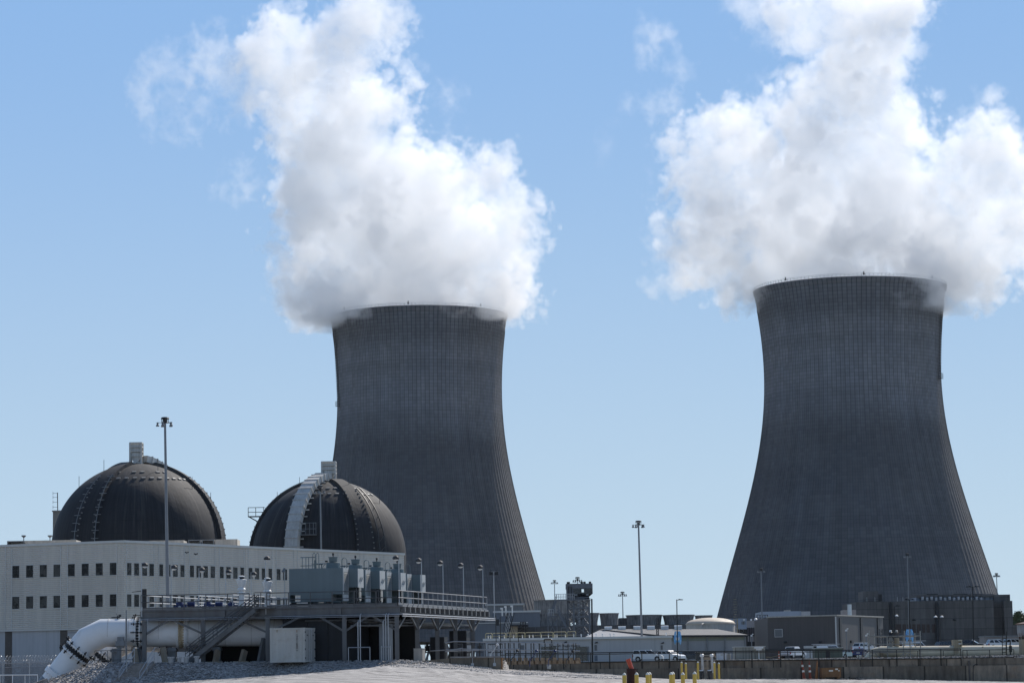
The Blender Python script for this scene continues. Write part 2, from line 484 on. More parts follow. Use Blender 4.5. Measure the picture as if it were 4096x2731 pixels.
# ------------------------------------------------------------------ cooling towers
def tower_mat(name, r_throat, ztop, zdark, n_rib):
    t = NT(name)
    o = t.tc.outputs["Object"]
    x, y, z = t.xyz(o)
    ang = t.math('ARCTAN2', x, y)
    u = t.math('MULTIPLY', ang, n_rib / (2 * math.pi))
    fu = t.math('FRACT', u)
    lift = 1.55
    vz = t.math('DIVIDE', z, lift)
    fv = t.math('FRACT', vz)
    cell = t.comb(t.math('FLOOR', u), t.math('FLOOR', vz), 0.0)
    tone = t.rng(t.white(cell), 0, 1, 0.9, 1.1)
    band = t.rng(t.white(t.comb(3.0, t.math('FLOOR', t.math('MULTIPLY', vz, 0.34)), 1.0)), 0, 1, 0.95, 1.05)
    col = t.rng(t.white(t.comb(t.math('FLOOR', u), 7.0, 2.0)), 0, 1, 0.94, 1.06)
    line_v = t.rng(fv, 0.0, 0.26, 0.62, 1.0)
    line_u = t.rng(t.math('ABSOLUTE', t.math('SUBTRACT', fu, 0.5)), 0.36, 0.47, 1.0, 0.45)
    # run-down staining: long soft vertical streaks on the shell
    cyl = t.comb(t.math('MULTIPLY', ang, r_throat * 0.35), t.math('MULTIPLY', z, 0.02), 0.0)
    st = t.rng(t.noise(cyl, 1.0, 6, 0.65), 0.3, 0.7, 0.86, 1.1)
    pat = t.rng(t.noise(o, 0.03, 6, 0.6), 0.35, 0.65, 0.9, 1.1)
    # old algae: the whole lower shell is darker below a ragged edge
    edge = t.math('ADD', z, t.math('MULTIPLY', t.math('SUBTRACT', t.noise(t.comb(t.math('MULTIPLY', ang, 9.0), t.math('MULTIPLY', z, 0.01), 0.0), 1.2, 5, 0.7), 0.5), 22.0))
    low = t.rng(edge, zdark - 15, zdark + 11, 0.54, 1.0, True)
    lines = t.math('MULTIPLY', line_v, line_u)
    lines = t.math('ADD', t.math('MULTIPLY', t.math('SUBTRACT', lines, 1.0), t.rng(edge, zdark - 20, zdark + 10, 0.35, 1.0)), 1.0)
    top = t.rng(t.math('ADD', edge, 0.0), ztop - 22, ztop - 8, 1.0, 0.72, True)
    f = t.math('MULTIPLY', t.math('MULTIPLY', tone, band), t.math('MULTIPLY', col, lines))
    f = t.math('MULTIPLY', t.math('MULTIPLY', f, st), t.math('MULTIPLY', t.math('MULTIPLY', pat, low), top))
    base = t.mix(t.rng(t.noise(o, 0.05, 4, 0.6), 0.35, 0.65, 0, 1), (0.235, 0.234, 0.242), (0.208, 0.213, 0.23))
    t.color(t.scale(base, f))
    t.bump(lines, 0.12, 0.5)
    return t.m
def tower(label, D, cx, lean, prof, ybase, n_rib, ladder_side, ladder_px, zdarkpx, beacons):
    ax = at(cx, prof[0][0], D)
    pts = []
    for y, rp in prof + [(ybase, prof[-1][1] + (ybase - prof[-1][0]) * (prof[-1][1] - prof[-2][1]) / (prof[-1][0] - prof[-2][0]))]:
        pts.append((at(cx + (y - prof[0][0]) * lean, y, D).z, rp * D / F))
    base = Vector((ax.x, D, pts[-1][0]))
    zs = np.array([p[0] for p in pts[::-1]]); rs = np.array([p[1] for p in pts[::-1]])
    co = np.polyfit(zs, rs ** 2, 4)          # smooth meridian through the measured radii
    def rad(z): return math.sqrt(max(1.0, np.polyval(co, z)))
    z0, z1 = zs[0], zs[-1]
    H = z1 - z0
    root = thing("cooling_tower", label, "cooling tower", base, "natural draught cooling towers")
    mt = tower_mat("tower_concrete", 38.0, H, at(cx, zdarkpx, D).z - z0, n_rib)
    M = MB(); nz = 110; per = 4; na = n_rib * per
    vs, fs = [], []
    for k in range(nz + 1):
        z = z0 + 9 + (H - 9) * k / nz
        r = rad(z) + (0.35 if k >= nz - 1 else 0)
        for i in range(na):
            j = i % per
            a = 2 * math.pi * ((i // per) + (0.0, 0.44, 0.47, 0.53)[j] + (0.03 if j == 0 else 0)) / n_rib
            rr = r + (0.16 if (j == 2 and k < nz - 5) else 0.0)
            if j == 3: rr = r + (0.16 if k < nz - 5 else 0)
            if j == 0: a = 2 * math.pi * ((i // per) + 0.56 - 1) / n_rib
            vs.append((base.x + math.sin(a) * rr, base.y + math.cos(a) * rr, z))
    for k in range(nz):
        for i in range(na):
            j = (i + 1) % na
            fs.append((k * na + j, k * na + i, (k + 1) * na + i, (k + 1) * na + j))
    M.add(vs, fs)
    # inside face and rim so the shell has thickness
    M2 = []
    b0 = len(M.v)
    rin = []
    for k in range(21):
        z = z0 + 9 + (H - 9) * k / 20
        for i in range(96):
            a = 2 * math.pi * i / 96; rr = rad(z) - 1.0
            rin.append((base.x + math.sin(a) * rr, base.y + math.cos(a) * rr, z))
    M.add(rin, [(k * 96 + i, k * 96 + (i + 1) % 96, (k + 1) * 96 + (i + 1) % 96, (k + 1) * 96 + i) for k in range(20) for i in range(96)])
    ring = []
    for rr in (rad(z1) - 1.05, rad(z1) + 0.4):
        for i in range(192):
            a = 2 * math.pi * i / 192
            ring.append((base.x + math.sin(a) * rr, base.y + math.cos(a) * rr, z1 + 0.02))
    M.add(ring, [(i, 192 + i, 192 + (i + 1) % 192, (i + 1) % 192) for i in range(192)])
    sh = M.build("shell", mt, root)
    rl = MB()
    rr = rad(z1) + 0.25
    nP = 150
    P = [(base.x + math.sin(2 * math.pi * i / nP) * rr, base.y + math.cos(2 * math.pi * i / nP) * rr) for i in range(nP)]
    for i in range(nP):
        a, b = P[i], P[(i + 1) % nP]
        rl.beam((*a, z1), (*a, z1 + 1.25), 0.13)
        for h in (0.62, 1.22): rl.beam((*a, z1 + h), (*b, z1 + h), 0.10)
    rl.build("railing", M_galv, root)
    for bx in beacons:
        q = (bx - cx) / prof[0][1]; a = math.asin(max(-1, min(1, q)))
        bm = MB(); c = Vector((base.x + math.sin(a) * rr, base.y - math.cos(a) * rr, z1))
        bm.cbox(c + Vector((0, 0, 0.9)), 0.7, 0.7, 0.7); bm.tube(c + Vector((0, 0, 1.4)), c + Vector((0, 0, 1.9)), 0.25)
        bm.build("beacon", M_black, root)
    # foot columns under the shell
    lg = MB()
    for i in range(64):
        a0, a1 = 2 * math.pi * i / 64, 2 * math.pi * (i + 0.5) / 64
        r0, r1 = rad(z0 + 9) - 0.5, rad(z0) + 0.5
        pa = Vector((base.x + math.sin(a0) * r0, base.y + math.cos(a0) * r0, z0 + 9.2))
        for sgn in (-1, 1):
            aa = a0 + sgn * math.pi / 64
            lg.tube(pa, (base.x + math.sin(aa) * r1, base.y + math.cos(aa) * r1, z0 - 0.5), 0.5, n=6)
    lg.build("leg_ring", mt, root)
    # caged ladder down the shell, with a landing
    ld = MB()
    (ya, xa), (yb, xb) = ladder_px
    prev = None
    for k in range(61):
        y = ya + (yb - ya) * k / 60; x = xa + (xb - xa) * k / 60
        z = at(x, y, D).z; r = rad(z) + 0.5
        c = cx + (y - prof[0][0]) * lean
        q = max(-0.995, min(0.995, (x - c) * D / F / rad(z)))
        a = math.asin(q)
        p = Vector((base.x + math.sin(a) * r, base.y - math.cos(a) * r, z))
        t = Vector((math.cos(a), math.sin(a), 0)); nrm = Vector((math.sin(a), -math.cos(a), 0))
        if prev is not None:
            for s in (-0.45, 0.45):
                ld.beam(prev[0] + prev[1] * s, p + t * s, 0.12)
                ld.beam(prev[0] + prev[1] * s + prev[2] * 0.8, p + t * s + nrm * 0.8, 0.10)
            ld.beam(p - t * 0.45, p + t * 0.45, 0.10)
            if k % 2 == 0:
                ld.beam(p - t * 0.6 + nrm * 0.8, p + t * 0.6 + nrm * 0.8, 0.16)
                ld.beam(p - t * 0.6, p - t * 0.6 + nrm * 0.8, 0.14); ld.beam(p + t * 0.6, p + t * 0.6 + nrm * 0.8, 0.14)
        prev = (p, t, nrm)
    p, t, nrm = prev
    ld.obox(p - t * 1.2, t * 2.4, nrm * 1.5, Vector((0, 0, 0.15)))
    for s in (-1.2, 0, 1.2):
        ld.beam(p + t * s + nrm * 1.5, p + t * s + nrm * 1.5 + Vector((0, 0, 2.3)), 0.12)
    for h in (1.1, 2.2): ld.beam(p - t * 1.2 + nrm * 1.5 + Vector((0, 0, h)), p + t * 1.2 + nrm * 1.5 + Vector((0, 0, h)), 0.12)
    ld.build("ladder", M_dsteel, root)
    return root
M_galv = mat("galvanised_steel", (0.42, 0.43, 0.44), 0.45, 0.6, 0.15, 3.0)
M_black = mat("black_paint", (0.018, 0.018, 0.02), 0.5, 0, 0.2, 4)
M_dsteel = mat("dark_steel", (0.05, 0.05, 0.052), 0.55, 0.3, 0.2, 3)
PL = [(1267, 353.5), (1292, 352), (1357, 345.5), (1464, 336.5), (1552, 330.5), (1640, 328), (1750, 334), (1846, 351), (2003, 386), (2177, 428), (2368, 478), (2429, 494)]
PR = [(1159, 381.5), (1224, 377), (1300, 368), (1400, 358.5), (1461, 354.5), (1563, 350), (1630, 352.5), (1697, 362), (1750, 371), (1916, 414), (2100, 461), (2264, 507), (2372, 540), (2455, 563)]
tower("grey concrete cooling tower behind the right containment dome, partly hidden by it", DL, 1675, 0.016, PL, 2650, 126, -1, ((1330, 1350), (1635, 1368)), 1705, (1391, 1647, 1925))
tower("grey concrete cooling tower standing alone at the right of the picture", DR, 3398, 0.026, PR, 2640, 126, 1, ((1215, 3740), (1530, 3729)), 1650, (3119, 3407, 3690))
# ------------------------------------------------------------------ ground
def lerp_tab(tab, x):
    return float(np.interp(x, [t[0] for t in tab], [t[1] for t in tab]))
T_CREST = [(p, at(p, y, 222).z) for p, y in ((-300, 2790), (60, 2765), (120, 2742), (193, 2715), (300, 2678), (378, 2651), (800, 2650), (1200, 2647), (1594, 2640), (1698, 2648), (1850, 2662), (1980, 2677), (2300, 2690))]
T_TOE = [(p, at(p, y, 219).z) for p, y in ((-300, 2800), (100, 2780), (300, 2747), (703, 2729), (1220, 2694), (1527, 2668), (1594, 2656), (1700, 2660), (1850, 2669), (1980, 2682), (2100, 2689), (2408, 2704), (2600, 2718), (3438, 2723), (4096, 2736))]
T_WALL = [(p, at(p, y, 297).z) for p, y in ((2000, 2677), (2408, 2696), (2600, 2717), (3438, 2716), (4096, 2731))]
def sstep(a, b, x):
    t = min(1, max(0, (x - a) / (b - a))); return t * t * (3 - 2 * t)
def plateau(X, Y):
    return 2.55 + 0.45 * sstep(300, 430, Y)
def gz(X, Y):
    q = 2048 + X / 222 * F
    qs = 2048 + X / max(Y, 100) * F
    left = sstep(150, 378, q)
    low = -0.6
    hi = plateau(X, Y) if Y > 226 else lerp_tab(T_CREST, q)
    if Y < 219:
        z = lerp_tab(T_TOE, q) - 0.008 * (219 - Y)
        return max(z, -0.25 if q > 700 else -0.6)
    if X > -0.95:
        if Y > 297.2: return plateau(X, Y)
        a = lerp_tab(T_TOE, q); b = lerp_tab(T_WALL, 2048 + X / 297 * F)
        return a + (b - a) * min(1, (Y - 219) / 78)
    if Y < 221.6:
        t = (Y - 219) / 2.6
        c, e = lerp_tab(T_CREST, q), lerp_tab(T_TOE, q)
        return e + (c - e) * t
    if Y < 222.4: return lerp_tab(T_CREST, q)
    h = lerp_tab(T_CREST, q) + (plateau(X, Y) - lerp_tab(T_CREST, q)) * (1.0 if (q > 1690 or Y > 226) else sstep(222.4, 226, Y))
    return low + (h - low) * left if q < 378 else h
xs = [-6000, -3000, -1500, -600, -300, -160, -100, -75] + list(np.arange(-60, -1.2, 0.45)) + [-1.0, -0.9] + list(np.arange(-0.4, 70, 0.9)) + [80, 100, 160, 300, 600, 1500, 3000, 6000]
ys = [-300, -50, 0, 40, 80, 110, 130] + list(np.arange(140, 196, 2.0)) + list(np.arange(196, 216, 0.5)) + list(np.arange(216.5, 223.5, 0.35)) + [225, 227, 230, 240, 255, 270, 280, 290, 295, 296.5, 297.15, 297.25, 298, 305, 330, 380, 430, 500, 700, 1000, 1500, 2500, 5000, 9000]
M = MB(); vs = []; rock = []
rn = random.Random(3)
for Y in ys:
    for X in xs:
        z = gz(X, Y)
        fine = 140 < Y < 297 and -60 < X < 70
        if fine: z += rn.uniform(-0.045, 0.045) + 0.05 * math.sin(X * 0.9 + Y * 0.3) * math.sin(Y * 0.7 - X * 0.2)
        vs.append((X, Y, z))
        q = 2048 + X / 222 * F
        rk = 1.0 if (219.2 < Y < 240 and X < -8) else (0.75 if (Y > 275 and X > -1) else (0.7 if (Y >= 219 and -8 <= X < 6) else 0.0))
        if Y > 298: rk = 0.4
        rock.append(rk)
nx = len(xs)
M.add(vs, [(j * nx + i, j * nx + i + 1, (j + 1) * nx + i + 1, (j + 1) * nx + i) for j in range(len(ys) - 1) for i in range(nx - 1)])
t = NT("gravel")
o = t.tc.outputs["Object"]
at_ = t.n.new("ShaderNodeAttribute"); at_.attribute_name = "rock"
rk = t.rng(t.math('ADD', at_.outputs["Fac"], t.math('MULTIPLY', t.math('SUBTRACT', t.noise(o, 0.8, 4), 0.5), 0.9)), 0.3, 0.7, 0, 1, True)
g1, g2 = t.noise(o, 9, 3, 0.8), t.noise(o, 3.2, 3, 0.75)
vor = t.n.new("ShaderNodeTexVoronoi"); vor.inputs["Scale"].default_value = 7; t.l.new(o, vor.inputs["Vector"])
stone = t.rng(t.xyz(vor.outputs["Color"])[0], 0, 1, 0.45, 1.5)
fine = t.rng(g1, 0.3, 0.7, 0.7, 1.3)
track = t.noise(t.comb(t.math('ADD', t.math('MULTIPLY', t.xyz(o)[0], 0.5), t.math('MULTIPLY', t.xyz(o)[1], 0.1)), t.math('MULTIPLY', t.xyz(o)[1], 0.35), 0.0), 1.0, 9, 0.78)
ca = t.scale(t.mix(t.rng(track, 0.40, 0.60, 0, 1), (0.16, 0.152, 0.144), (0.42, 0.40, 0.38)), fine)
cb = t.scale(t.mix(t.rng(g2, 0.4, 0.65, 0, 1), (0.36, 0.34, 0.32), (0.24, 0.228, 0.215)), stone)
cc = t.mix(t.rng(t.noise(o, 0.5, 5, 0.7), 0.62, 0.75, 0, 0.5), cb, (0.20, 0.14, 0.095))
far = t.rng(t.xyz(o)[1], 300, 306, 0, 1)       # asphalt yards and grass behind the retaining wall
t.color(t.mix(far, t.mix(rk, ca, cc), t.mix(t.rng(t.noise(o, .03, 4), .45, .55, 0, 1), (0.22, 0.215, 0.21), (0.17, 0.17, 0.13))))
hh = t.math('ADD', t.math('MULTIPLY', vor.outputs["Distance"], t.math('ADD', t.math('MULTIPLY', rk, 0.8), 0.2)), t.math('MULTIPLY', g2, 0.5))
t.bump(hh, 0.16, 0.8)
t.b.inputs["Roughness"].default_value = 0.9
g = M.build("ground", t.m, smooth=2)
a = g.data.attributes.new("rock", 'FLOAT', 'POINT'); a.data.foreach_set("value", rock)
tag(g, kind="structure")

# loose stones on the gravel bank (a heap nobody would count)
M = MB()
for i in range(13000):
    if i >= 5200: X = rn.uniform(-30, 8); Y = rn.uniform(192, 219.2)
    elif i < 3400: X = rn.uniform(-38, -2); Y = rn.uniform(218.6, 222.2)
    else: X = rn.uniform(-2, 54); Y = 296.6 - abs(rn.gauss(0, 2.2))
    z = gz(X, Y); r = rn.uniform(0.03, 0.11) if i < 5200 else rn.uniform(0.025, 0.07)
    c = Vector((X, Y, z + r * 0.3)); a0 = rn.uniform(0, 6)
    vs = [c + Vector((math.cos(a0 + k * 1.57) * r * rn.uniform(.7, 1.2), math.sin(a0 + k * 1.57) * r * rn.uniform(.7, 1.2), rn.uniform(-.3, .3) * r)) for k in range(4)]
    vs += [c + Vector((0, 0, r * 0.75)), c - Vector((0, 0, r * 0.6))]
    M.add(vs, [(0, 1, 4), (1, 2, 4), (2, 3, 4), (3, 0, 4), (1, 0, 5), (2, 1, 5), (3, 2, 5), (0, 3, 5)])
tag(M.build("loose_stones", mat("stone", (0.31, 0.295, 0.28), 0.85, 0, 0.5, 2.0)), "scattered grey stones lying on the gravel bank", "stones", kind="stuff")

# ------------------------------------------------------------------ containment domes
def dome_mat(seed):
    t = NT("weathered_dome_concrete")
    o = t.tc.outputs["Object"]
    x, y, z = t.xyz(o)
    ang = t.math('ARCTAN2', x, y)
    rad_ = t.math('SQRT', t.math('ADD', t.math('MULTIPLY', x, x), t.math('MULTIPLY', y, y)))
    st = t.noise(t.comb(t.math('MULTIPLY', ang, 14.0), t.math('MULTIPLY', z, 0.035), float(seed)), 1.0, 6, 0.7)
    st2 = t.noise(t.comb(t.math('MULTIPLY', ang, 40.0), t.math('MULTIPLY', z, 0.05), float(seed) + 4), 1.0, 4, 0.7)
    pat = t.noise(o, 0.22, 6, 0.65)
    # sunlit crown put into the colour: browner and paler upwards, with runs down
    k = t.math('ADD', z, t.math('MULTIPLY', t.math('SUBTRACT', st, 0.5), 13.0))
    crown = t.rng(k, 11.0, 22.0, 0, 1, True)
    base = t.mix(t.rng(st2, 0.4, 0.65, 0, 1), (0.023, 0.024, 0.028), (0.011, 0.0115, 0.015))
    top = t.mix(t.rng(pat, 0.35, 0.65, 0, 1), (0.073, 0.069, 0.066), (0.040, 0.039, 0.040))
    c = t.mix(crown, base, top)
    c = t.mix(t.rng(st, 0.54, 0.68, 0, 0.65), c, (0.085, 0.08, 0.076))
    ln = t.rng(t.math('ABSOLUTE', t.math('SUBTRACT', t.math('FRACT', t.math('DIVIDE', z, 3.1)), 0.5)), 0.47, 0.5, 1.0, 0.75)
    lu = t.rng(t.math('ABSOLUTE', t.math('SUBTRACT', t.math('FRACT', t.math('MULTIPLY', ang, 5.0)), 0.5)), 0.485, 0.5, 1.0, 0.7)
    t.color(t.scale(c, t.math('MULTIPLY', t.math('MULTIPLY', ln, lu), t.rng(pat, 0.3, 0.7, 0.75, 1.25))))
    t.bump(pat, 0.25, 0.5)
    t.b.inputs["Roughness"].default_value = 0.75
    t.b.inputs["Specular IOR Level"].default_value = 0.3
    return t.m
M_white = mat("white_paint", (0.74, 0.74, 0.72), 0.45, 0, 0.08, 1.5, streak=0.08, dirt=(0.38, 0.33, 0.27), dscale=0.5, damt=0.35)
M_cream = mat("cream_duct", (0.56, 0.54, 0.50), 0.5, 0, 0.1, 0.8, streak=0.15, dirt=(0.26, 0.22, 0.18), dscale=0.35, damt=0.5)
M_grey = mat("grey_steel", (0.20, 0.21, 0.22), 0.5, 0.3, 0.2, 1.2, streak=0.2, dirt=(0.16, 0.12, 0.09), dscale=0.8, damt=0.4)
M_conc = mat("bare_concrete", (0.27, 0.25, 0.23), 0.9, 0, 0.2, 0.8, bump=0.02, streak=0.3, dirt=(0.15, 0.12, 0.095), dscale=0.4, damt=0.6)
M_glass = mat("dark_glass", (0.012, 0.014, 0.018), 0.06, 0, 0.3, 0.3, spec=0.8)
def containment(label, D, cx, ytop, rpx, ribs, duct_az, duct_down, seed, stack_px):
    r = rpx * D / F
    top = at(cx, ytop, D)
    zc = top.z - r                   # spring line
    zb = -1.0
    root_loc = Vector((top.x, D, zc))
    root = thing("containment_dome", label, "containment dome", root_loc, "reactor containment domes")
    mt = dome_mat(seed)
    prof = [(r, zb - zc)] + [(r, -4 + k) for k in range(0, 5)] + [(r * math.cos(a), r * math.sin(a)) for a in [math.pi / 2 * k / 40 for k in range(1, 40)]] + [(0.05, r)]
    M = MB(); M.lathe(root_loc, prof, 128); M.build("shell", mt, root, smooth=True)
    def pt(az, el, h=0.0):           # az from towards-camera, positive to the right
        a = az; rr = (r + h)
        if el < 0: return root_loc + Vector((math.sin(a) * rr, -math.cos(a) * rr, el))
        return root_loc + Vector((math.sin(a) * rr * math.cos(el), -math.cos(a) * rr * math.cos(el), rr * math.sin(el)))
    for az in ribs:                  # raised tendon buttress bands
        a = math.radians(az)
        M = MB(); vs = []; n = 30
        side = Vector((math.cos(a), math.sin(a), 0))
        for k in range(n + 1):
            el = -6.0 if k == 0 else math.radians(80) * (k - 1) / (n - 1)
            w_ = 2.9 * (1 - 0.45 * k / n)
            inn, out = pt(a, el, -0.3), pt(a, el, 0.75 if k < n else 0.1)
            vs += [inn - side * w_, out - side * w_, out + side * w_, inn + side * w_]
        fs = [(k * 4 + i, k * 4 + i + 1, k * 4 + i + 5, k * 4 + i + 4) for k in range(n) for i in range(3)]
        M.add(vs, fs)
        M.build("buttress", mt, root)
        M = MB(); cap_m = mat('anchor_grey', (0.20, 0.197, 0.19), .6)   # anchor caps run up both edges of the band
        for s in (-1, 1):
            for k in range(14):
                el = math.radians(3 + 3.8 * k + (1.5 if s > 0 else 0))
                p = pt(a, el, 0.75) + side * (s * 2.5 * (1 - 0.3 * k / 15))
                M.cut(); M.cbox(p, 0.42, 0.5, 0.26)
        M.build_split("anchor_cap", cap_m, root)
    for lat, n_, spread in ((52, 13, 1.9), (60, 9, 1.5)):
        for k in range(n_):
            if lat == 60 and k % 3 == 2: continue
            a = -spread / 2 + spread * k / (n_ - 1) + 0.25
            p = pt(a, math.radians(lat), 0.1)
            M = MB(); tg = Vector((math.cos(a), math.sin(a), 0)); dn = Vector((math.sin(a) * math.sin(math.radians(lat)), -math.cos(a) * math.sin(math.radians(lat)), -math.cos(math.radians(lat))))
            nr = tg.cross(dn)
            M.obox(p - tg * 0.5 - dn * 0.25 - nr * 0.15, tg * 1.0, dn * 0.5, nr * 0.3)
            M.build("lifting_bracket", cap_m, root)
    a = math.radians(duct_az)
    side = Vector((math.cos(a), math.sin(a), 0))
    M = MB(); n = 15 if duct_down else 9
    els = [math.radians(86 - (86 + (0 if duct_down else -40)) * k / n) for k in range(n + 1)]
    if duct_down: els.append(-5.0)
    for k in range(len(els) - 1):
        w0 = 1.9
        p0, p1 = pt(a, els[k], 0.5), pt(a, els[k + 1], 0.5)
        q0, q1 = pt(a, els[k], 2.2), pt(a, els[k + 1], 2.2)
        M.hexa([p0 - side * w0, p0 + side * w0, p1 + side * w0, p1 - side * w0, q0 - side * w0, q0 + side * w0, q1 + side * w0, q1 - side * w0])
        up = (q1 - p1).normalized(); d = (p1 - p0).normalized()
        c = q1 + up * 0.05
        M.obox(p1 - side * 2.1 - d * 0.12, side * 4.2, d * 0.24, (q1 - p1) + up * 0.15)
        M.beam(p1 + side * 1.9, p1 + side * 2.9, 0.3)
    M.build("exhaust_duct", M_cream, root)
    x0, x1, y0, y1, split = stack_px
    M = MB(); b0, b1 = at(x0, y1, D), at(x1, y0, D)
    wd = b1.x - b0.x
    for k in range(3):
        za, zb_ = b0.z + (b1.z - b0.z) * (0.34 + k * 0.22), b0.z + (b1.z - b0.z) * (0.34 + (k + 1) * 0.22)
        M.box(b0.x + 0.3, b1.x - 0.3, D - wd / 2 + 0.3, D + wd / 2 - 0.3, za, zb_ - 0.12)
    nseg = 10                         # rounded elbow at the foot of the stack
    for k in range(nseg):
        f0 = 0.04 + 0.30 * k / nseg; f1 = 0.04 + 0.30 * (k + 1) / nseg
        s_ = math.sqrt(max(0.05, 1 - (1 - (k + 0.5) / nseg) ** 2))
        c = (b0.x + b1.x) / 2
        hw = (wd / 2 - 0.3) * s_
        M.box(c - hw, c + hw, D - wd / 2 + 0.3, D + wd / 2 - 0.3, b0.z + (b1.z - b0.z) * f0, b0.z + (b1.z - b0.z) * f1)
    for xx in (b0.x, b1.x):
        for yy in (D - wd / 2, D + wd / 2): M.beam((xx, yy, b0.z - 0.6), (xx, yy, b1.z), 0.42)
    for f_ in (0.02, 0.36, 0.58, 0.8, 0.99):
        z = b0.z + (b1.z - b0.z) * f_
        for yy in (D - wd / 2, D + wd / 2): M.beam((b0.x, yy, z), (b1.x, yy, z), 0.32)
        for xx in (b0.x, b1.x): M.beam((xx, D - wd / 2, z), (xx, D + wd / 2, z), 0.32)
    M.build("exhaust_stack", M_cream, root)
    M = MB()                          # lightning rods
    for az, el in ((-62, 44), (-48, 62), (-8, 74), (38, 62), (66, 42), (80, 30)):
        p = pt(math.radians(az) if abs(az) < 70 else math.radians(88), math.radians(el), 0)
        M.cut(); M.tube(p, p + Vector((0, 0, 3.2)), 0.06, n=4)
    M.build_split("lightning_rod", M_dsteel, root)
    return root, pt
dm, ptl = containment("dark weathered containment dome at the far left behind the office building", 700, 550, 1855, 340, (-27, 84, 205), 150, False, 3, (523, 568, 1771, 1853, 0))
M = MB()                             # access ladders over the left dome
for az in (-36, -20):
    M.cut(); a = math.radians(az)
    for k in range(20):
        p, q = ptl(a, math.radians(2 + 2.6 * k), 0.9), ptl(a, math.radians(2 + 2.6 * (k + 1)), 0.9)
        M.beam(p, q, 0.14)
        if k % 2: M.beam(p - Vector((0.9, 0, 0)), p + Vector((0.9, 0, 0)), 0.16)
M.build_split("access_ladder", M_grey, dm)
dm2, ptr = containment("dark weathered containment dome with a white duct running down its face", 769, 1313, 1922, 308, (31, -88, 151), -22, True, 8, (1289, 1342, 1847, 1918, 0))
M = MB()
for az in (42, 47.5):
    a = math.radians(az)
    for k in range(22):
        p, q = ptr(a, math.radians(1 + 2.5 * k), 1.0), ptr(a, math.radians(1 + 2.5 * (k + 1)), 1.0)
        M.beam(p, q, 0.3)
        if az == 42 and k % 3 == 0: M.beam(p, ptr(math.radians(47.5), math.radians(1 + 2.5 * (k + 2)), 1.0), 0.16)
M.build("access_ladder", M_dsteel, dm2)
M = MB()                             # small landing on the left shoulder and rail along the crown
p = ptr(math.radians(-90), math.radians(33), 0)
M.box(p.x - 4.4, p.x + 1.5, p.y - 1, p.y + 1, p.z, p.z + 0.25)
for dx in (-4.3, -2.2, 0): M.beam((p.x + dx, p.y - 1, p.z), (p.x + dx, p.y - 1, p.z + 2.6), 0.16)
for h in (1.3, 2.6): M.beam((p.x - 4.3, p.y - 1, p.z + h), (p.x + 0.3, p.y - 1, p.z + h), 0.16)
M.beam((p.x - 4, p.y, p.z), (p.x + 0.5, p.y, p.z - 2.6), 0.3)
for k in range(12):
    e0, e1 = math.radians(36 + 4 * k), math.radians(36 + 4 * (k + 1))
    for h in (0.5, 1.0): M.beam(ptr(math.radians(-89), e0, h), ptr(math.radians(-89), e1, h), 0.08)
    M.beam(ptr(math.radians(-89), e0, 0), ptr(math.radians(-89), e0, 1.0), 0.07)
M.build("access_landing", M_dsteel, dm2)
M = MB()                             # side platform and caged ladder beside the duct
p = ptr(math.radians(-12), math.radians(14), 0.4)
M.box(p.x - 1.6, p.x + 2.6, p.y - 1.6, p.y + 0.8, p.z, p.z + 0.2)
for dx in (-1.4, -0.3, 0.8, 1.8, 2.5): M.beam((p.x + dx, p.y - 1.6, p.z), (p.x + dx, p.y - 1.6, p.z + 3.4), 0.12)
for h in (1.7, 3.3): M.beam((p.x - 1.4, p.y - 1.6, p.z + h), (p.x + 2.5, p.y - 1.6, p.z + h), 0.12)
M.build("duct_platform", M_grey, dm2)

# tan block and aerial behind the left dome
M = MB(); a, b = at(211, 2160, 726), at(330, 2044, 726)
M.box(a.x, b.x, 726, 745, -1, b.z); M.box(a.x - 0.2, b.x + 0.2, 725.8, 745.2, b.z + 0.003, b.z + 0.35)
tag(M.build("service_block", mat("tan_wall", (0.36, 0.32, 0.27), 0.8, 0, 0.1, 0.3, streak=0.15)), "tan windowless block peeking out behind the left dome", "building")
M = MB(); p, q = at(231, 2044, 728), at(230, 1969, 728)
M.tube(p - Vector((0, 0, 0.3)), q, 0.12, n=6)
for y in (1972, 1988, 2007, 2027):
    c = at(230, y, 728); M.beam(c, c - Vector((1.2, 0, 0)), 0.08); M.beam(c + Vector((-1.2, 0, -.45)), c + Vector((-1.2, 0, .45)), 0.08)
tag(M.build("aerial_mast", M_dsteel), "thin whip aerial with four prongs standing on the tan block", "aerial")

# ------------------------------------------------------------------ office building with two rows of windows
t = NT("corrugated_siding")
x, y, z = t.xyz(t.tc.outputs["Object"])
fz = t.math('FRACT', t.math('DIVIDE', z, 0.24))
rib = t.rng(t.math('ABSOLUTE', t.math('SUBTRACT', fz, 0.5)), 0.1, 0.4, 0, 1, True)
pn = t.rng(t.white(t.comb(t.math('FLOOR', t.math('DIVIDE', t.math('ADD', x, y), 3.2)), t.math('FLOOR', t.math('DIVIDE', z, 3.75)), 1.0)), 0, 1, 0.95, 1.04)
dirt = t.rng(t.noise(t.comb(t.math('MULTIPLY', x, 1.5), t.math('MULTIPLY', y, 1.5), t.math('MULTIPLY', z, 0.12)), 1.0, 5, 0.65), 0.3, 0.75, 1.05, 0.86)
t.color(t.scale((0.66, 0.61, 0.535), t.math('MULTIPLY', t.math('MULTIPLY', pn, dirt), t.rng(rib, 0, 1, 1.0, 0.91))))
t.bump(rib, 0.05, 0.9); t.b.inputs["Roughness"].default_value = 0.55
M_siding = t.m
M_panel = mat("base_panel", (0.44, 0.44, 0.45), 0.6, 0, 0.06, 0.5, streak=0.1)
M_brownpost = mat("brown_recess", (0.10, 0.085, 0.075), 0.7, 0, 0.15, 0.6)
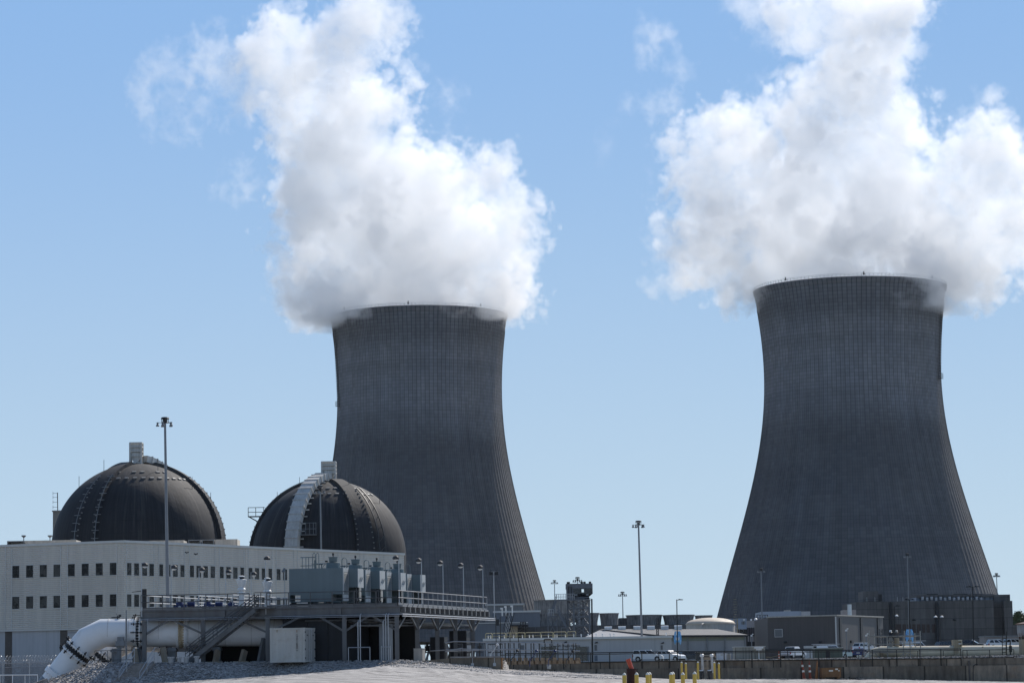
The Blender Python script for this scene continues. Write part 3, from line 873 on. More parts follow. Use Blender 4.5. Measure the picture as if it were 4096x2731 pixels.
M_trim = mat("pale_trim", (0.58, 0.57, 0.54), 0.5, 0, 0.08, 1.0)
Pc, Pl, Pr_ = at(497, 2169, 330), at(-420, 2197, 342), at(1616, 2220, 378)
ztop = Pc.z
def flat(p): return Vector((p.x, p.y, 0))
dA = (flat(Pl) - flat(Pc)).normalized(); dB = (flat(Pr_) - flat(Pc)).normalized()
nA = Vector((-dA.y, dA.x, 0)); nA = nA if nA.y < 0 else -nA
nB = Vector((-dB.y, dB.x, 0)); nB = nB if nB.x > 0 and nB.y < 0 else -nB
if nB.dot(flat(Pc) - flat(EYE)) > 0: nB = -nB
lenA, lenB = (flat(Pl) - flat(Pc)).length, (flat(Pr_) - flat(Pc)).length
office = thing("office_building", "long pale corrugated office building with two rows of dark windows on the left", "building", (Pc.x, Pc.y, -0.6))
zbase = at(497, 2508, 330).z
back = flat(Pl) + (flat(Pr_) - flat(Pc))
poly = [flat(Pc), flat(Pr_), back, flat(Pl)]
M = MB(); M.prism([p + Vector((0, 0, zbase)) for p in poly], (0, 0, ztop - zbase)); M.build("wall", M_siding, office, fix=True)
def inset(p, k=0.25):
    c = (poly[0] + poly[2]) / 2; return p + (c - p).normalized() * k
M = MB(); M.prism([inset(p) + Vector((0, 0, -0.7)) for p in poly], (0, 0, zbase + 0.7 - 0.004)); M.build("base_wall", M_panel, office, fix=True)
M = MB()
for a, d, L, n in ((flat(Pc), dA, lenA, nA), (flat(Pc), dB, lenB, nB)):
    M.obox(a + Vector((0, 0, ztop + 0.004)) - n * 0.3 - d * 0.1, d * (L + 0.2), n * 0.42, Vector((0, 0, 0.28)))
    M.obox(a + Vector((0, 0, zbase - 0.14)) - n * 0.2, d * L, n * 0.27, Vector((0, 0, 0.135)))
M.build("roof_coping", M_trim, office)
M = MB()                             # dark recesses between the ground-floor panels, thin panel joints
for x0, x1 in ((21, 49), (241, 270), (-180, -150), (-350, -320)):
    a, b = on_plane(x0, 2560, flat(Pc) - nA * 0.25, nA), on_plane(x1, 2560, flat(Pc) - nA * 0.25, nA)
    M.cut(); M.obox(Vector((a.x, a.y, -0.6)), b - a, nA * 0.06, Vector((0, 0, zbase + 0.45)))
M.build_split("recess_column", M_brownpost, office)
M = MB()
for y in (2526, 2557, 2587, 2616):
    a, b = on_plane(-420, y + 15, flat(Pc) - nA * 0.25, nA), on_plane(495, y - 2, flat(Pc) - nA * 0.25, nA)
    M.beam(Vector((a.x, a.y, b.z)), b, 0.05, 0.05)
for x in (105, 187, 330, 410):
    a = on_plane(x, 2560, flat(Pc) - nA * 0.25, nA); M.beam(Vector((a.x, a.y, -.6)), Vector((a.x, a.y, zbase - .15)), 0.05)
M.build("panel_joints", M_brownpost, office)
M = MB()                             # vertical cover strips on the siding
for x in (22, 48, 243, 271, 468):
    a = on_plane(x, 2300, flat(Pc), nA); M.cut(); M.beam(Vector((a.x, a.y, zbase)) + nA * .02, Vector((a.x, a.y, ztop)) + nA * .02, 0.09)
for x in (506, 615, 635, 738, 757, 859, 877, 976, 992, 1088, 1104, 1175, 1190, 1260, 1275, 1352, 1367, 1440, 1455, 1520, 1535):
    a = on_plane(x, 2230, flat(Pc), nB); M.cut(); M.beam(Vector((a.x, a.y, zbase)) + nB * .02, Vector((a.x, a.y, ztop)) + nB * .02, 0.10)
M.build_split("cover_strip", M_trim, office)
M_frame = mat("window_frame", (0.03, 0.03, 0.03), 0.5, 0, 0.2, 3)
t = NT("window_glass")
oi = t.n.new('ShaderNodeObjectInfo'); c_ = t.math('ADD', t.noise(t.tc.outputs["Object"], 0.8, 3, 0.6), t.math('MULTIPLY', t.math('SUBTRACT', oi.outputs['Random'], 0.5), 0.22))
t.color(t.mix(t.rng(c_, 0.5, 0.56, 0, 1), (0.006, 0.007, 0.009), (0.06, 0.058, 0.055)))  # paler patches put reflections and blinds into the pane colour
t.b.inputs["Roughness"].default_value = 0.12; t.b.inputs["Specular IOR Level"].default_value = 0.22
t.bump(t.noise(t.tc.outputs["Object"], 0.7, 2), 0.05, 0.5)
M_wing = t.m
def window(x0, x1, y0, y1, n, d):
    p0, p1 = on_plane(x0, y1, flat(Pc), n), on_plane(x1, y1, flat(Pc), n)
    q = on_plane(x0, y0, flat(Pc), n)
    e = (p1 - p0); e.z = 0; wd = e.length; e.normalize()
    z0, z1 = p0.z, q.z
    base = Vector((p0.x, p0.y, z0))
    M = MB()
    for a, b in ((0, 0.07), (wd - 0.07, wd)): M.obox(base + e * a, e * (b - a), n * 0.05, Vector((0, 0, z1 - z0)))
    for a, b in ((0, 0.07), (z1 - z0 - 0.07, z1 - z0), ((z1 - z0) * 0.64, (z1 - z0) * 0.64 + 0.06)):
        M.obox(base + e * 0.072 + Vector((0, 0, a)), e * (wd - 0.144), n * 0.046, Vector((0, 0, b - a)))
    M.obox(base + e * (wd / 2 - 0.025) + Vector((0, 0, (z1 - z0) * 0.64 + 0.062)), e * 0.05, n * 0.043, Vector((0, 0, (z1 - z0) * 0.36 - 0.135)))
    f = M.build("window", M_frame, office)
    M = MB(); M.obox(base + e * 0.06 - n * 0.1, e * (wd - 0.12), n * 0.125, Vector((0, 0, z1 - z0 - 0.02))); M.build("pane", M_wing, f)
    M = MB(); M.obox(base - e * 0.06 - Vector((0, 0, 0.09)), e * (wd + 0.12), n * 0.1, Vector((0, 0, 0.08)))
    M.build("sill", M_trim, f); M = MB(); M.obox(base - e * 0.06 + Vector((0, 0, z1 - z0 + 0.01)), e * (wd + 0.12), n * 0.06, Vector((0, 0, 0.07))); M.build("lintel", M_trim, f)
z1x = lambda v: v * 820 / 2038
for i, x in enumerate((124, 262, 398, 534, 676, 814, 954, 1094)):
    for (ya, yb) in ((403, 373), (710, 685)):
        yt = 2100 + z1x(ya + (yb - ya) * (x - 124) / 970.0)
        window(z1x(x), z1x(x + 66), yt, yt + z1x(121), nA, dA)
for x in (20, 110, 205, 290, 396, 484, 570, 657, 762, 845, 928, 1013, 1115, 1198, 1280, 1365, 1457, 1537, 1617, 1697, 1790, 1868):
    f_ = (x - 20) / 1850.0
    k = 720 / 2126
    for (ya, yb, h0, h1) in ((148, 222, 145, 130), (518, 560, 145, 130)):
        yt = 2200 + k * (ya + (yb - ya) * f_)
        window(500 + k * x, 500 + k * (x + 52 - 9 * f_), yt, yt + k * (h0 + (h1 - h0) * f_), nB, dB)
# rooftop plant
M_tan = mat("tan_plant", (0.42, 0.39, 0.34), 0.6, 0, 0.1, 0.6, streak=0.2)
def roof_unit(label, x0, x1, y0, y1, D, n_open, slope=0.0):
    a, b = at(x0, y1, D), at(x1, y0, D)
    L = b.x - a.x; z0 = ztop + 0.02; h = b.z - z0
    root = thing("rooftop_unit", label, "air handler", (a.x, D, z0), "air handlers on the office roof")
    M = MB(); op = L * n_open
    M.box(a.x + op, b.x, D, D + 4, z0 + 0.25, z0 + h)
    nn = int((L - op) / 1.1)
    for k in range(nn + 1): M.box(a.x + op + (L - op) * k / nn - .05, a.x + op + (L - op) * k / nn + .05, D - .05, D - .003, z0 + .25, z0 + h)
    for k in range(6): M.box(a.x + L * k / 6, a.x + L * k / 6 + 0.4, D + .3, D + 3.7, z0, z0 + 0.246)
    M.build("casing", M_tan, root)
    M = MB(); n = max(1, int(op / 1.6))
    for k in range(n):                # open intake hoods on the left end
        xa, xb = a.x + op * k / n, a.x + op * (k + 1) / n - .15
        M.box(xa, xb, D, D + 4, z0 + h - .12, z0 + h); M.box(xa, xa + .12, D, D + 4, z0 + .2, z0 + h - .123); M.box(xb - .12, xb, D, D + 4, z0 + .2, z0 + h - .123)
        M.box(xa, xb, D + 2, D + 4, z0 + .2, z0 + h - .123); M.box(xa, xb, D, D + 2, z0 + .08, z0 + .2)
    M.build("intake_hood", M_grey, root)
roof_unit("long tan air handler on the office roof at the left edge", 28, 304, 2158, 2184, 356, 0.27)
roof_unit("low tan air handler on the office roof beside the tall light mast", 527, 733, 2159, 2182, 360, 0.35)
roof_unit("tan air handler with large black intakes right of the tall light mast", 753, 948, 2155, 2193, 366, 0.55)
for px, lab in ((95, "mushroom vent standing left on the office roof"), (200, "mushroom vent just left of the dome on the office roof")):
    M = MB(); p = at(px, 2172, 358); q = at(px, 2143, 358)
    M.tube((p.x, p.y, ztop), (q.x, q.y, q.z), 0.06, n=6); M.lathe((q.x, q.y, q.z - 0.2), [(0.1, 0), (0.32, 0.2), (0.3, 0.3)], 10)
    tag(M.build("roof_vent", M_grey), lab, "vent")
# ------------------------------------------------------------------ raised steel platform
A0, B0, V0 = at(564, 2436, 224.5), at(1592, 2416, 222), at(1948, 2438, 246.3)
ZD = B0.z
Ux = flat(B0) - flat(A0); LS = Ux.length; Ux.normalize()
Vv = flat(V0) - flat(B0); LT = Vv.length; Vv.normalize()
def pl(s, t, h=0.0):                  # s along the front from the left corner, t to the rear, h above the deck
    p = flat(A0) + Ux * s + Vv * t; return Vector((p.x, p.y, ZD + h))
def s_px(px): return (px - 564) / 1028.0 * LS
ZG = 2.62
Z3 = Vector((0, 0, 1))
M_plat = mat("platform_steel", (0.125, 0.126, 0.127), 0.5, 0.2, 0.2, 0.8, streak=0.2, dirt=(0.10, 0.075, 0.055), dscale=0.7, damt=0.5)
M_rail2 = mat('worn_galvanised', (0.27, 0.27, 0.27), 0.5, 0.3, 0.2, 1.5)
M_rail = mat("rail_steel", (0.10, 0.10, 0.10), 0.45, 0.3, 0.2, 1.5)
plat = thing("steel_platform", "raised grey steel platform on columns with railings, carrying the green cooling units", "platform", (A0.x, A0.y, ZG))
M = MB()
M.hexa([pl(0, 0, -0.16), pl(LS, 0, -0.16), pl(LS, LT, -0.16), pl(0, LT, -0.16), pl(0, 0, 0), pl(LS, 0, 0), pl(LS, LT, 0), pl(0, LT, 0)])
M.build("deck", M_plat, plat)
M = MB()
M.ibeam(pl(-.1, 0.12, -0.47), pl(LS + .1, 0.12, -0.47), 0.26, 0.6)
for s in (s_px(886), s_px(1046), s_px(1350)):
    M.obox(pl(s, -.06, -.72), Ux * 0.35, Vv * 0.08, Z3 * 0.5)
M.ibeam(pl(0.12, 0.3, -0.47), pl(0.12, LT, -0.47), 0.26, 0.6)
M.build("front_beam", M_plat, plat)
M = MB()
M.ibeam(pl(LS - .05, 0.3, -0.45), pl(LS - .05, LT, -0.45), 0.26, 0.5)
for k in range(19):
    t_ = 0.6 + k * 1.33
    M.obox(pl(LS + .06, t_, -0.62), Ux * 0.30, Vv * 0.28, Z3 * 0.42)
M.build("side_beam", M_plat, plat)
M = MB()
for k in range(18): M.obox(pl(LS + 0.02, 0.25 + k * 1.37, -0.17), Ux * 0.28, Vv * 1.12, Z3 * 0.14)
M.build("deck_edge", M_rail2, plat)
M = MB()
for t_ in (5.4, 10.9, 16.1, 21.2): M.ibeam(pl(0.3, t_, -0.42), pl(LS - .3, t_, -0.42), 0.2, 0.45)
for s in range(1, 14): M.beam(pl(s * 1.5, 0.3, -0.26), pl(s * 1.5, LT - .2, -0.26), 0.12, 0.18)
M.build("floor_joists", M_plat, plat)
cols = [(s_px(575), 0.12), (s_px(812), 0.12), (s_px(1071), 0.12), (s_px(1377), 0.12), (LS - .15, 0.12)] + [(LS - .15, t_) for t_ in (5.4, 10.9, 16.1, 21.2)] + [(0.2, t_) for t_ in (5.4, 10.9, 16.1, 21.2)] + [(6.5, 11), (13, 11), (13, 21), (6.5, 21)]
for s, t_ in cols:
    M = MB(); p = pl(s, t_)
    M.ibeam((p.x, p.y, ZG - 0.5), (p.x, p.y, ZD - 0.78), 0.34, 0.36, 0.035)
    M.obox(pl(s - .18, t_ - .03, -.98), Ux * .36, Vv * .06, Z3 * .2)
    c = M.build("column", M_plat, plat)
M = MB()
for s, t_ in cols[:5]:
    for d in (-1, 1):
        if (s < 1 and d < 0) or (s > LS - 1 and d > 0): continue
        M.beam(pl(s + d * 0.15, t_ + .02, -2.0), pl(s + d * (2.9 if 3 < s < 12 else 2.2), t_ + .05, -0.75), 0.12, 0.16)
for s, t_ in cols[4:9]:
    for d in (-1, 1):
        if t_ < 1 and d < 0: continue
        M.beam(pl(s + .05, t_ + d * 0.15, -1.9), pl(s + .1, t_ + d * 2.2, -0.72), 0.12, 0.16)
M.build("knee_braces", M_plat, plat)
def railing(name, pts, h=1.12, mid=0.56, step=1.72, r=0.04, mt=None, parent=None, toe=True):
    M = MB()
    for a, b in zip(pts[:-1], pts[1:]):
        L = (b - a).length; n = max(1, round(L / step))
        for k in range(n + 1):
            p = a + (b - a) * (k / n); M.tube(p - Z3 * 0.1, p + Z3 * h, r, n=6)
        for hh in (h, mid): M.tube(a + Z3 * hh, b + Z3 * hh, r, n=6)
        if toe: M.beam(a + Z3 * 0.07, b + Z3 * 0.07, 0.015, 0.12)
    return M.build(name, mt or M_rail, parent)
railing("front_railing", [pl(0, 0), pl(s_px(1000), 0)], parent=plat)
railing("front_railing", [pl(s_px(1070), 0), pl(LS, 0)], parent=plat)
railing("side_railing", [pl(LS, 0), pl(LS, LT)], step=1.35, mt=M_rail2, parent=plat)
railing("side_railing", [pl(0, 0), pl(0, LT)], step=1.5, mt=M_galv, parent=plat)
railing("inner_railing", [pl(3.2, 4), pl(3.2, 17), pl(7.2, 17)], step=1.5, mt=M_galv, parent=plat)
railing("inner_railing", [pl(6.4, 3.2), pl(6.4, 13)], step=1.3, mt=M_galv, parent=plat)
M = MB()                              # conduits slung under the front and side
for h, dy in ((-0.80, -0.06), (-0.92, -0.02)):
    M.tube(pl(0, -.1 + dy, h), pl(LS + .15, -.1 + dy, h), 0.035, n=6)
for h, r_ in ((-0.78, 0.05), (-0.93, 0.04)):
    M.tube(pl(LS + .38, -.1, h), pl(LS + .38, LT + 1.2, h), r_, n=6)
M.tube(pl(LS + .38, -.1, -0.78), pl(LS - 1.2, -.18, -0.80), 0.05, n=6)
M.build("conduit", M_galv, plat)
M = MB()                              # pipe rack and cable trays below the deck
for k in range(7):
    t_ = 1.0 + 1.3 * k
    M.tube(pl(13.2, t_, -1.15 - .12 * (k % 3)), pl(LS - .5, t_, -1.15 - .12 * (k % 3)), 0.07, n=6)
for k in range(4): M.beam(pl(LS - 1.2 - k * 0.9, 1, -1.35 + .1 * (k % 2)), pl(LS - 1.2 - k * .9, LT - 1, -1.35 + .1 * (k % 2)), 0.35, 0.1)
for k in range(16): M.beam(pl(LS - 4.4, 1.5 + k * 1.45, -1.6), pl(LS - .6, 1.5 + k * 1.45, -1.6), 0.07, 0.1)
M.build("pipe_rack", M_grey, plat)
# stairs up to the deck, in front of the platform
M = MB()
sa, sb = s_px(1040), s_px(762)
top0, bot0 = pl(sa, -1.0, -0.25), pl(sb, -1.0); bot0.z = ZG
for dt in (0.0, 0.85):
    M.beam(top0 + Vv * dt, bot0 + Vv * dt, 0.05, 0.34)
n = 19
for k in range(n):
    p = top0 + (bot0 - top0) * ((k + 0.4) / n)
    M.obox(p - Ux * 0.14 + Vv * 0.03, Ux * 0.28, Vv * 0.79, Z3 * 0.045)
M.obox(pl(sa - .1, -1.05, -0.14), Ux * 1.4, Vv * 1.05, Z3 * 0.13)
M.build("staircase", M_plat, plat)
M = MB()
for dt in (0.0, 0.85):
    a, b = top0 + Vv * dt + Z3 * 0.1, bot0 + Vv * dt + Z3 * 0.15
    for h in (1.15, 0.68, 0.35): M.tube(a + Z3 * h, b + Z3 * h, 0.038, n=6)
    for k in range(6):
        p = a + (b - a) * (k / 5.0); M.tube(p - Z3 * .1, p + Z3 * 1.15, 0.03, n=6)
for s in (sa - .05, sa + .5, sa + 1.25):
    M.tube(pl(s, -1.02, -.1), pl(s, -1.02, 1.15), .03, n=6)
for h in (0.6, 1.15): M.tube(pl(sa, -1.02, h), pl(sa + 1.25, -1.02, h), .03, n=6)
M.build("stair_rail", M_rail, plat)
# dark steel pump casing; black walls added to stand for shade below deck
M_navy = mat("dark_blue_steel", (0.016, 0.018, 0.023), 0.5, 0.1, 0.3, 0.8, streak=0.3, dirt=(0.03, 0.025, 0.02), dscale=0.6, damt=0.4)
case = thing("pump_casing", "dark blue ribbed steel casing under the platform right of the white container", "casing", (pl(14, 2).x, pl(14, 2).y, ZG))
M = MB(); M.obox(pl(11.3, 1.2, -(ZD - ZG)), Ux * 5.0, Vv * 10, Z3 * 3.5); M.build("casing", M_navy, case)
M = MB()
for s in (11.3, 13.2, 14.9, 16.15): M.obox(pl(s, 1.08, -(ZD - ZG)), Ux * 0.12, Vv * 0.117, Z3 * 3.45)
M.obox(pl(11.3, 1.10, -2.2), Ux * 5.0, Vv * 0.09, Z3 * 0.1)
M.build("stiffener", M_navy, case)
M = MB(); M.obox(pl(13.5, 1.1, -(ZD - ZG) + .1), Ux * 1.5, Vv * .097, Z3 * 1.9); M.build("hatch", M_navy, case)
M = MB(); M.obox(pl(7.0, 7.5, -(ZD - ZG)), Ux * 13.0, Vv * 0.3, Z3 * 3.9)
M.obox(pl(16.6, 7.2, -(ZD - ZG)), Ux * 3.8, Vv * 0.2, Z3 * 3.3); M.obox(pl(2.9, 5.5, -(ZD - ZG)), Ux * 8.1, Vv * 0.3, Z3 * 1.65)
tag(M.build("shade_wall", mat("shade_black", (0.006, 0.006, 0.006), 0.9, 0, 0.2, 0.6), fix=False), "black walls added to stand for the deep shade beneath the platform", "building")
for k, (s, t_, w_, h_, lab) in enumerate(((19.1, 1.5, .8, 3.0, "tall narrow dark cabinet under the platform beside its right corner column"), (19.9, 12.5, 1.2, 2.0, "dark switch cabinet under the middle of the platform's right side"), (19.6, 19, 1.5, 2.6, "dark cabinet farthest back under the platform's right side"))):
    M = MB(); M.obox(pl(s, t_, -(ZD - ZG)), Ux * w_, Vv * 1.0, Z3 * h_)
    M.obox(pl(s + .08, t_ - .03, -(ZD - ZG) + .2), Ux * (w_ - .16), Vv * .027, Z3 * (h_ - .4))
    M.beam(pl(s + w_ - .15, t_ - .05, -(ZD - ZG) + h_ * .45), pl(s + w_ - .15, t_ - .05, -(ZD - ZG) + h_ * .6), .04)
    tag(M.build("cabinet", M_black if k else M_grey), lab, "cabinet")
M = MB(); p0 = at(1655, 2640, 224.5)
M.obox((p0.x, p0.y, ZG), Ux * 0.72, Vv * 0.7, Z3 * 0.95); M.obox((p0.x - .02, p0.y - .02, ZG + .955), Ux * .76, Vv * .74, Z3 * .04)
M.obox((p0.x + .74, p0.y + .1, ZG + .05), Ux * .02, Vv * .5, Z3 * .85)
tag(M.build("electric_box", mat("beige_box", (0.36, 0.34, 0.31), 0.6, 0, 0.12, 2, streak=0.3)), "low pale electric box at the foot of the platform's right corner", "electric box")
# guarded conduits rising to the deck
for i, (x0, x1, n_, lab) in enumerate(((1394, 1480, 2, "wide pipe guard frame with two risers in front of the black shade walls"), (1526, 1562, 3, "narrow pipe guard frame with three risers near the corner column"))):
    a, b = at(x0, 2640, 221.6), at(x1, 2640, 221.6)
    root = thing("pipe_guard", lab, "pipe guard", (a.x, a.y, ZG), "pipe guards before the platform")
    M = MB(); hh = 1.12
    for p in (a, b): M.tube((p.x, p.y, ZG - .1), (p.x, p.y, ZG + hh + (0.1 if i else 0)), .035, n=6)
    M.tube((a.x, a.y, ZG + hh), (b.x, b.y, ZG + hh), .04, n=6)
    M.build("guard_frame", M_galv, root)
    for k in range(n_):
        px = (1433 + 9 * k) if i == 0 else (1534 + 10 * k)
        p = at(px, 2640, 221.8); top = ZD - 0.85 - (.5 if (k == 0) else 0)
        M = MB(); M.path([(p.x, p.y, ZG - .1), (p.x, p.y, top), (p.x + .06, p.y + .1, top + .12), (p.x + .1, p.y + 2.2, top + .14)], 0.045, n=7)
        M.build("riser", M_galv, root)
# lamps round the deck
def lamp_post(loc, h, label, dx=-0.32, group="lamp posts round the platform deck"):
    root = thing("lamp_post", label, "lamp post", loc, group)
    M = MB(); b = Vector(loc)
    M.tube(b - Z3 * 0.6, b + Z3 * h, 0.045, 0.035, n=7)
    M.cbox(b + Z3 * 0.05, .14, .14, .3)
    M.build("pole", M_galv, root)
    M = MB(); c = b + Vector((dx, 0, h - 0.28))
    M.tube(b + Z3 * (h - .05), c + Z3 * 0.30, 0.03, n=5)
    M.lathe(c, [(0.20, 0), (0.27, 0.04), (0.27, 0.16), (0.20, 0.26), (0.06, 0.33)], 12)
    hd = M.build("lamp_head", M_dsteel, root)
    M = MB(); M.lathe(c + Z3 * -0.13, [(0.05, 0), (0.17, 0.05), (0.2, 0.13)], 12); M.build("lens", M_white, hd)
    return root
def px_post(xb, yb, xt, yt, D, label, **k):
    a, b = at(xb, yb, D), at(xt, yt, D); return lamp_post(a, b.z - a.z, label, **k)
ords = ["nearest", "second", "third", "fourth", "farthest"]
for k in range(5):
    lamp_post(pl(0.05, 0.02 + 6.1 * k), 3.75, "platform lamp post, %s along the left railing from the front corner" % ords[k], dx=0.26)
    lamp_post(pl(LS - .05, 0.5 + 5.95 * k), 3.9, "platform lamp post, %s along the sunlit right railing from the front corner" % ords[k], dx=-0.24)
lamp_post(pl(s_px(1067), -.05), 4.05, "tall lamp post on the platform front at the stair head", dx=0.12)
fl = thing("flood_light", "twin black floodlights on a thin pole at the platform's rear right corner", "floodlight", pl(LS + .4, LT + .9, -0.9))
b_ = pl(LS + .4, LT + .9, -0.9); M = MB(); M.tube(b_, b_ + Z3 * 4.3, .04, n=6); M.beam(b_ + Z3 * 4.3 - Ux * .3, b_ + Z3 * 4.3 + Ux * .3, .05)
M.beam(pl(LS, LT, -.8), b_ + Z3 * .1, .07); M.build("pole", M_galv, fl)
for d in (-1, 1):
    M = MB(); c = b_ + Z3 * 4.15 + Ux * (d * .24); M.cbox(c, .32, .28, .3); M.beam(c + Z3 * .15, c + Z3 * .3, .05); M.build("lamp_head", M_black, fl)
fl2 = thing("spot_light", "small spotlight on a thin pole just right of the stair head lamp", "spotlight", pl(s_px(1090), 3.0))
b_ = pl(s_px(1090), 3.0); M = MB(); M.tube(b_, b_ + Z3 * 3.1, .035, n=6); M.build("pole", M_galv, fl2)
M = MB(); M.tube(b_ + Z3 * 3.1 + Vector((0, 0, .1)), b_ + Vector((-.15, -.1, 2.9)), .08, .13, n=8); M.build("lamp_head", M_grey, fl2)

# ------------------------------------------------------------------ green cooling units on the deck
M_teal = mat("teal_sheet_metal", (0.125, 0.165, 0.178), 0.5, 0.1, 0.07, 0.6, streak=0.08)
M_teal2 = mat("teal_steel", (0.13, 0.17, 0.18), 0.5, 0.2, 0.12, 1.2)
M_litend = mat("lit_end_panel", (0.42, 0.44, 0.44), 0.5, 0.1, 0.08, 1.0, streak=0.15)  # paler than the casing: sunlight on the unit ends put into the colour
def louvre_end(M, s, t0, t1, h0, h1):
    M.obox(pl(s, t0, h0), Ux * 0.05, Vv * 0.09, Z3 * (h1 - h0)); M.obox(pl(s, t1 - .09, h0), Ux * 0.05, Vv * 0.09, Z3 * (h1 - h0))
    n = int((h1 - h0) / 0.085)
    for k in range(n):
        z = h0 + (h1 - h0) * k / n
        M.hexa([pl(s, t0 + .092, z + .04), pl(s + .075, t0 + .092, z), pl(s + .075, t1 - .092, z), pl(s, t1 - .092, z + .04),
                pl(s, t0 + .092, z + .055), pl(s + .075, t0 + .092, z + .016), pl(s + .075, t1 - .092, z + .016), pl(s, t1 - .092, z + .055)])
unit_names = ["frontmost green cooling unit with the broad blank side", "second green cooling unit from the front of the platform", "third green cooling unit from the front of the platform", "rearmost green cooling unit, partly behind the others"]
for u in range(4):
    tb = 1.0 + 5.55 * u
    root = thing("cooling_unit", unit_names[u], "cooling unit", pl(14, tb), "cooling units on the platform")
    sL, sR = 11.9, 16.33
    M = MB()                          # body with a cut-out at either lower corner
    M.obox(pl(sL, tb, 0.95), Ux * (sR - sL), Vv * 1.25, Z3 * 2.12)
    M.obox(pl(sL + .93, tb + .004, 0.42), Ux * (sR - sL - 1.9), Vv * 1.24, Z3 * .526)
    M.obox(pl(sL, tb, 0.42), Ux * .05, Vv * 1.25, Z3 * .527); M.obox(pl(sR - .06, tb, 0.42), Ux * .06, Vv * 1.25, Z3 * .527)
    M.obox(pl(sL, tb - .02, 0.36), Ux * (sR - sL), Vv * 1.28, Z3 * .057)
    M.build("casing", M_teal, root)
    M = MB()
    for s in (sL + .1, 13.4, 14.9, sR - .2): M.obox(pl(s, tb + .1, 0), Ux * .12, Vv * 1.0, Z3 * .355)
    M.beam(pl(sL, tb + .1, .18), pl(sR, tb + .1, .18), .1, .16)
    M.build("skid", M_dsteel, root)
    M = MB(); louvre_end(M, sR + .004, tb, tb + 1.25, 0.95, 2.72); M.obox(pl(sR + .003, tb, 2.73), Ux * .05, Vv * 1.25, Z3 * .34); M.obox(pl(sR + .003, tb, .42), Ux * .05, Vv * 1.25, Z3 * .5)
    M.build("louvre", M_litend, root)
    M = MB(); M.obox(pl(13.2, tb + 1.32, 1.52), Ux * 3.9, Vv * 1.35, Z3 * 1.5); M.build("coil_box", M_teal, root)
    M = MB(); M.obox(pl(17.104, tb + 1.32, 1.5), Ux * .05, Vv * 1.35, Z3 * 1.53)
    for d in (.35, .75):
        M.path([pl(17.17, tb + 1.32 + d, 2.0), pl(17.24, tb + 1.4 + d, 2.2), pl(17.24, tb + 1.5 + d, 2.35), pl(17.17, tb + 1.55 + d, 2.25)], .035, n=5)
    M.build("end_panel", M_litend, root)
    M = MB()
    for d in (.3, .8): M.tube(pl(16.85, tb + 1.32 + d, 0), pl(16.85, tb + 1.32 + d, 1.52), .1, n=8); M.tube(pl(16.85, tb + 1.32 + d, .42), pl(16.85, tb + 1.32 + d, .55), .16, n=8)
    M.build("header_pipe", M_dsteel, root)
    M = MB(); M.obox(pl(12.4, tb + 2.75, 0.42), Ux * 4.15, Vv * .95, Z3 * 2.5); M.build("rear_casing", M_teal, root)
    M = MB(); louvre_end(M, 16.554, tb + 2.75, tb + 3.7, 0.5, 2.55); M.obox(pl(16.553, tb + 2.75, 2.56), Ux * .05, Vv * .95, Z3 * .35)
    M.build("louvre", M_litend, root)
    c = pl(15.0, tb + 1.6, 3.05)
    M = MB(); M.lathe(c, [(.62, -.03), (.60, .06), (.56, .5), (.52, .52)], 20); M.lathe(c + Z3 * .55, [(.30, 0), (.33, .02), (.36, .36), (.40, .38), (.40, .42)], 16)
    M.hexa([c + Vector(v) for v in ((-.1, -.6, 0.05), (.45, -.6, 0.05), (.45, -.5, 0.05), (-.1, -.5, 0.05), (.12, -.6, .48), (.4, -.6, .48), (.4, -.5, .48), (.12, -.5, .48))])
    M.build("fan_stack", M_teal2, root, smooth=True)
    M = MB(); M.tube(c + Z3 * .97, c + Z3 * 1.12, .04, n=6); M.lathe(c + Z3 * 1.1, [(.07, 0), (.085, .03), (.085, .17), (.06, .2)], 8)
    M.cbox(c + Vector((-.55, -.1, .62)), .22, .14, .12); M.build("fan_motor", M_black, root)
    M = MB()
    M.tube(c + Vector((-1.75, 0, .42)), c + Vector((-.4, 0, .45)), .035, n=6)
    for dx in (-1.3, -1.05, -.9): M.lathe(c + Vector((dx, 0, .36)), [(.05, 0), (.09, .06), (.05, .13)], 8)
    for dx in (-1.15, -.95): M.tube(c + Vector((dx, .05, -.1)), c + Vector((dx, .05, .42)), .04, n=6)
    M.path([c + Vector((-.95, 0, .0)), c + Vector((-.75, -.1, .3)), c + Vector((-.5, -.1, .5))], .02, n=5)
    M.build("supply_pipe", M_teal2, root)
    M = MB()
    for q in (0.0, 0.28):
        b0 = c + Vector((.72, -.1 + q, -.15)); M.path([b0, b0 + Z3 * .85, b0 + Vector((.07, 0, 1.0)), b0 + Vector((.2, 0, 1.05)), b0 + Vector((.33, 0, 1.0)), b0 + Vector((.4, 0, .85)), b0 + Vector((.4, 0, -.1))], .022, n=5)
    for h in (.15, .4, .65): M.tube(c + Vector((.72, -.1, h)), c + Vector((.72, .18, h)), .018, n=5)
    M.build("hoop_ladder", M_teal2, root)
